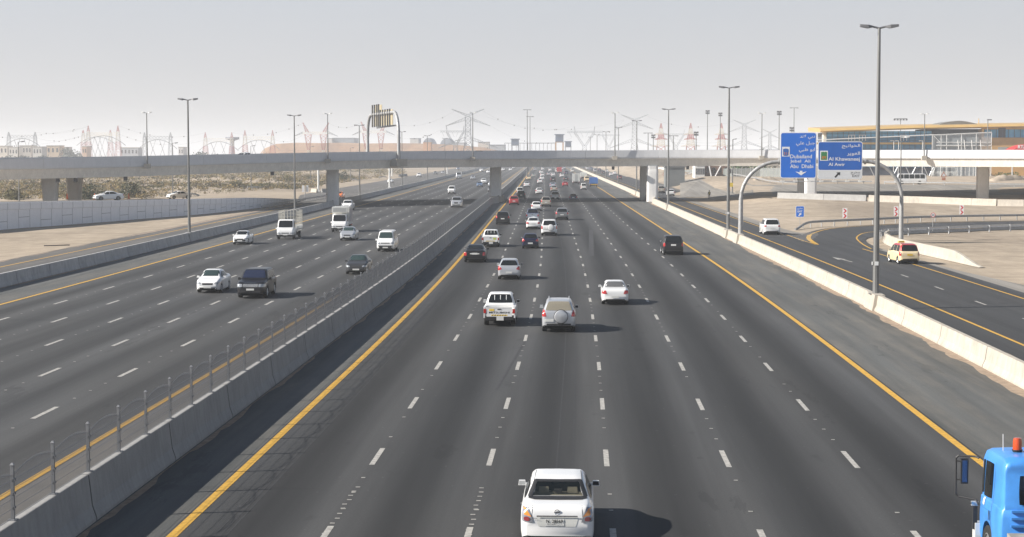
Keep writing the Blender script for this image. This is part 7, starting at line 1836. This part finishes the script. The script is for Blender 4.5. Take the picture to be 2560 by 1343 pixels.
# ================================================================ SMALL THINGS
for px, by, lb in ((237, 503, "orange traffic cone left of the white sedan on the ramp"), (322, 500, "orange traffic cone right of the white sedan on the ramp"), (168, 505, "faded traffic cone between the two ramp piers")):
    y = 283 if px > 300 else 274; b = AT(px, 500, y); root = thing("traffic_cone", lb, "traffic cone", (b.x, b.y, rampz(y - 6) + .03)); m = MB(); m.box((0, 0, .03), (.5, .5, .06)); m.build("base", M_TRIM, root); m = MB(); m.lathe([(.2, .06), (.05, .95), (.001, .96)], 12); co = m.build("cone", mat("cone_orange", (.72, .12, .02), .6), root); m = MB(); m.lathe([(.155, .3), (.11, .52)], 12); m.build("white_band", M_SWHITE, co)
a, b = G(110, 617), G(174, 615); root = tag(MB().bar(a + Vector((0, 0, .1)), b + Vector((0, 0, .1)), .055, 7).build("fallen_pole", M_FRAME), "dark pole lying on the sand left of the frontage road", "pole")
# roadside worker
wk = G(1773, 497); person = thing("person", "worker in a yellow vest and dark trousers standing on the sand", "person", wk, R(10))
me = bpy.data.meshes.new("body"); J = [(0, 0, .95), (0, .0, 1.2), (0, .02, 1.42), (0, .03, 1.52), (0, .0, 1.66), (.1, 0, .9), (.14, .06, .5), (.15, .02, .06), (.15, -.12, .03), (-.1, 0, .9), (-.12, -.06, .5), (-.14, -.02, .06), (-.14, -.16, .03), (.2, .0, 1.40), (.30, .02, 1.12), (.26, -.16, .92), (-.2, 0, 1.40), (-.29, .03, 1.12), (-.30, -.1, .88)]
RA = [.15, .15, .16, .06, .105, .1, .075, .05, .04, .1, .075, .05, .04, .075, .05, .035, .075, .05, .035]
me.from_pydata(J, [(0, 1), (1, 2), (2, 3), (3, 4), (0, 5), (5, 6), (6, 7), (7, 8), (0, 9), (9, 10), (10, 11), (11, 12), (2, 13), (13, 14), (14, 15), (2, 16), (16, 17), (17, 18)], [])
po = bpy.data.objects.new("body", me); COL.objects.link(po); po.parent = person
sk = po.modifiers.new("skin", 'SKIN'); sd = po.modifiers.new("sub", 'SUBSURF'); sd.levels = sd.render_levels = 1
if not me.skin_vertices:
    b_ = bmesh.new(); b_.from_mesh(me); b_.verts.layers.skin.verify(); b_.to_mesh(me); b_.free()
for i, r in enumerate(RA): me.skin_vertices[0].data[i].radius = (r, r); me.skin_vertices[0].data[i].use_root = (i == 0)
me.materials.append(mat("dark_workwear", (.035, .03, .035), .8, noise=.15, scale=6))
m = MB(); m.lathe([(.19, .92), (.20, 1.15), (.21, 1.36), (.13, 1.48)], 14); o = m.build("safety_vest", mat("hi_vis_vest", (.62, .50, .05), .6), person); o.scale = (1.05, .85, 1)
m = MB(); m.lathe([(.125, 1.66), (.13, 1.70), (.10, 1.79), (.001, 1.82)], 14); m.build("helmet", mat("helmet_dark", (.05, .05, .05), .4), person)
m = MB(); m.sphere((.26, -.18, .88), .045, 6); m.sphere((-.30, -.12, .84), .045, 6); m.build("hands", mat("skin_brown", (.25, .14, .09), .6), person)

# ================================================================ AIR
hz = MB(); hz.box((0, 7300, 31.5), (18400, 15800, 67)); ho = hz.build("haze", MATS["sign_white"]); ho.data.materials.clear()
hm = bpy.data.materials.new("haze_air"); hm.use_nodes = True; nt = hm.node_tree; nt.nodes.remove(nt.nodes["Principled BSDF"])
pv = nt.nodes.new("ShaderNodeVolumePrincipled"); pv.inputs["Color"].default_value = (.88, .91, .95, 1); pv.inputs["Density"].default_value = HAZE; pv.inputs["Anisotropy"].default_value = .0
nt.links.new(pv.outputs[0], nt.nodes["Material Output"].inputs["Volume"]); ho.data.materials.append(hm); ho['kind'] = 'stuff'; ho['label'] = "pale dusty haze over the desert and motorway"
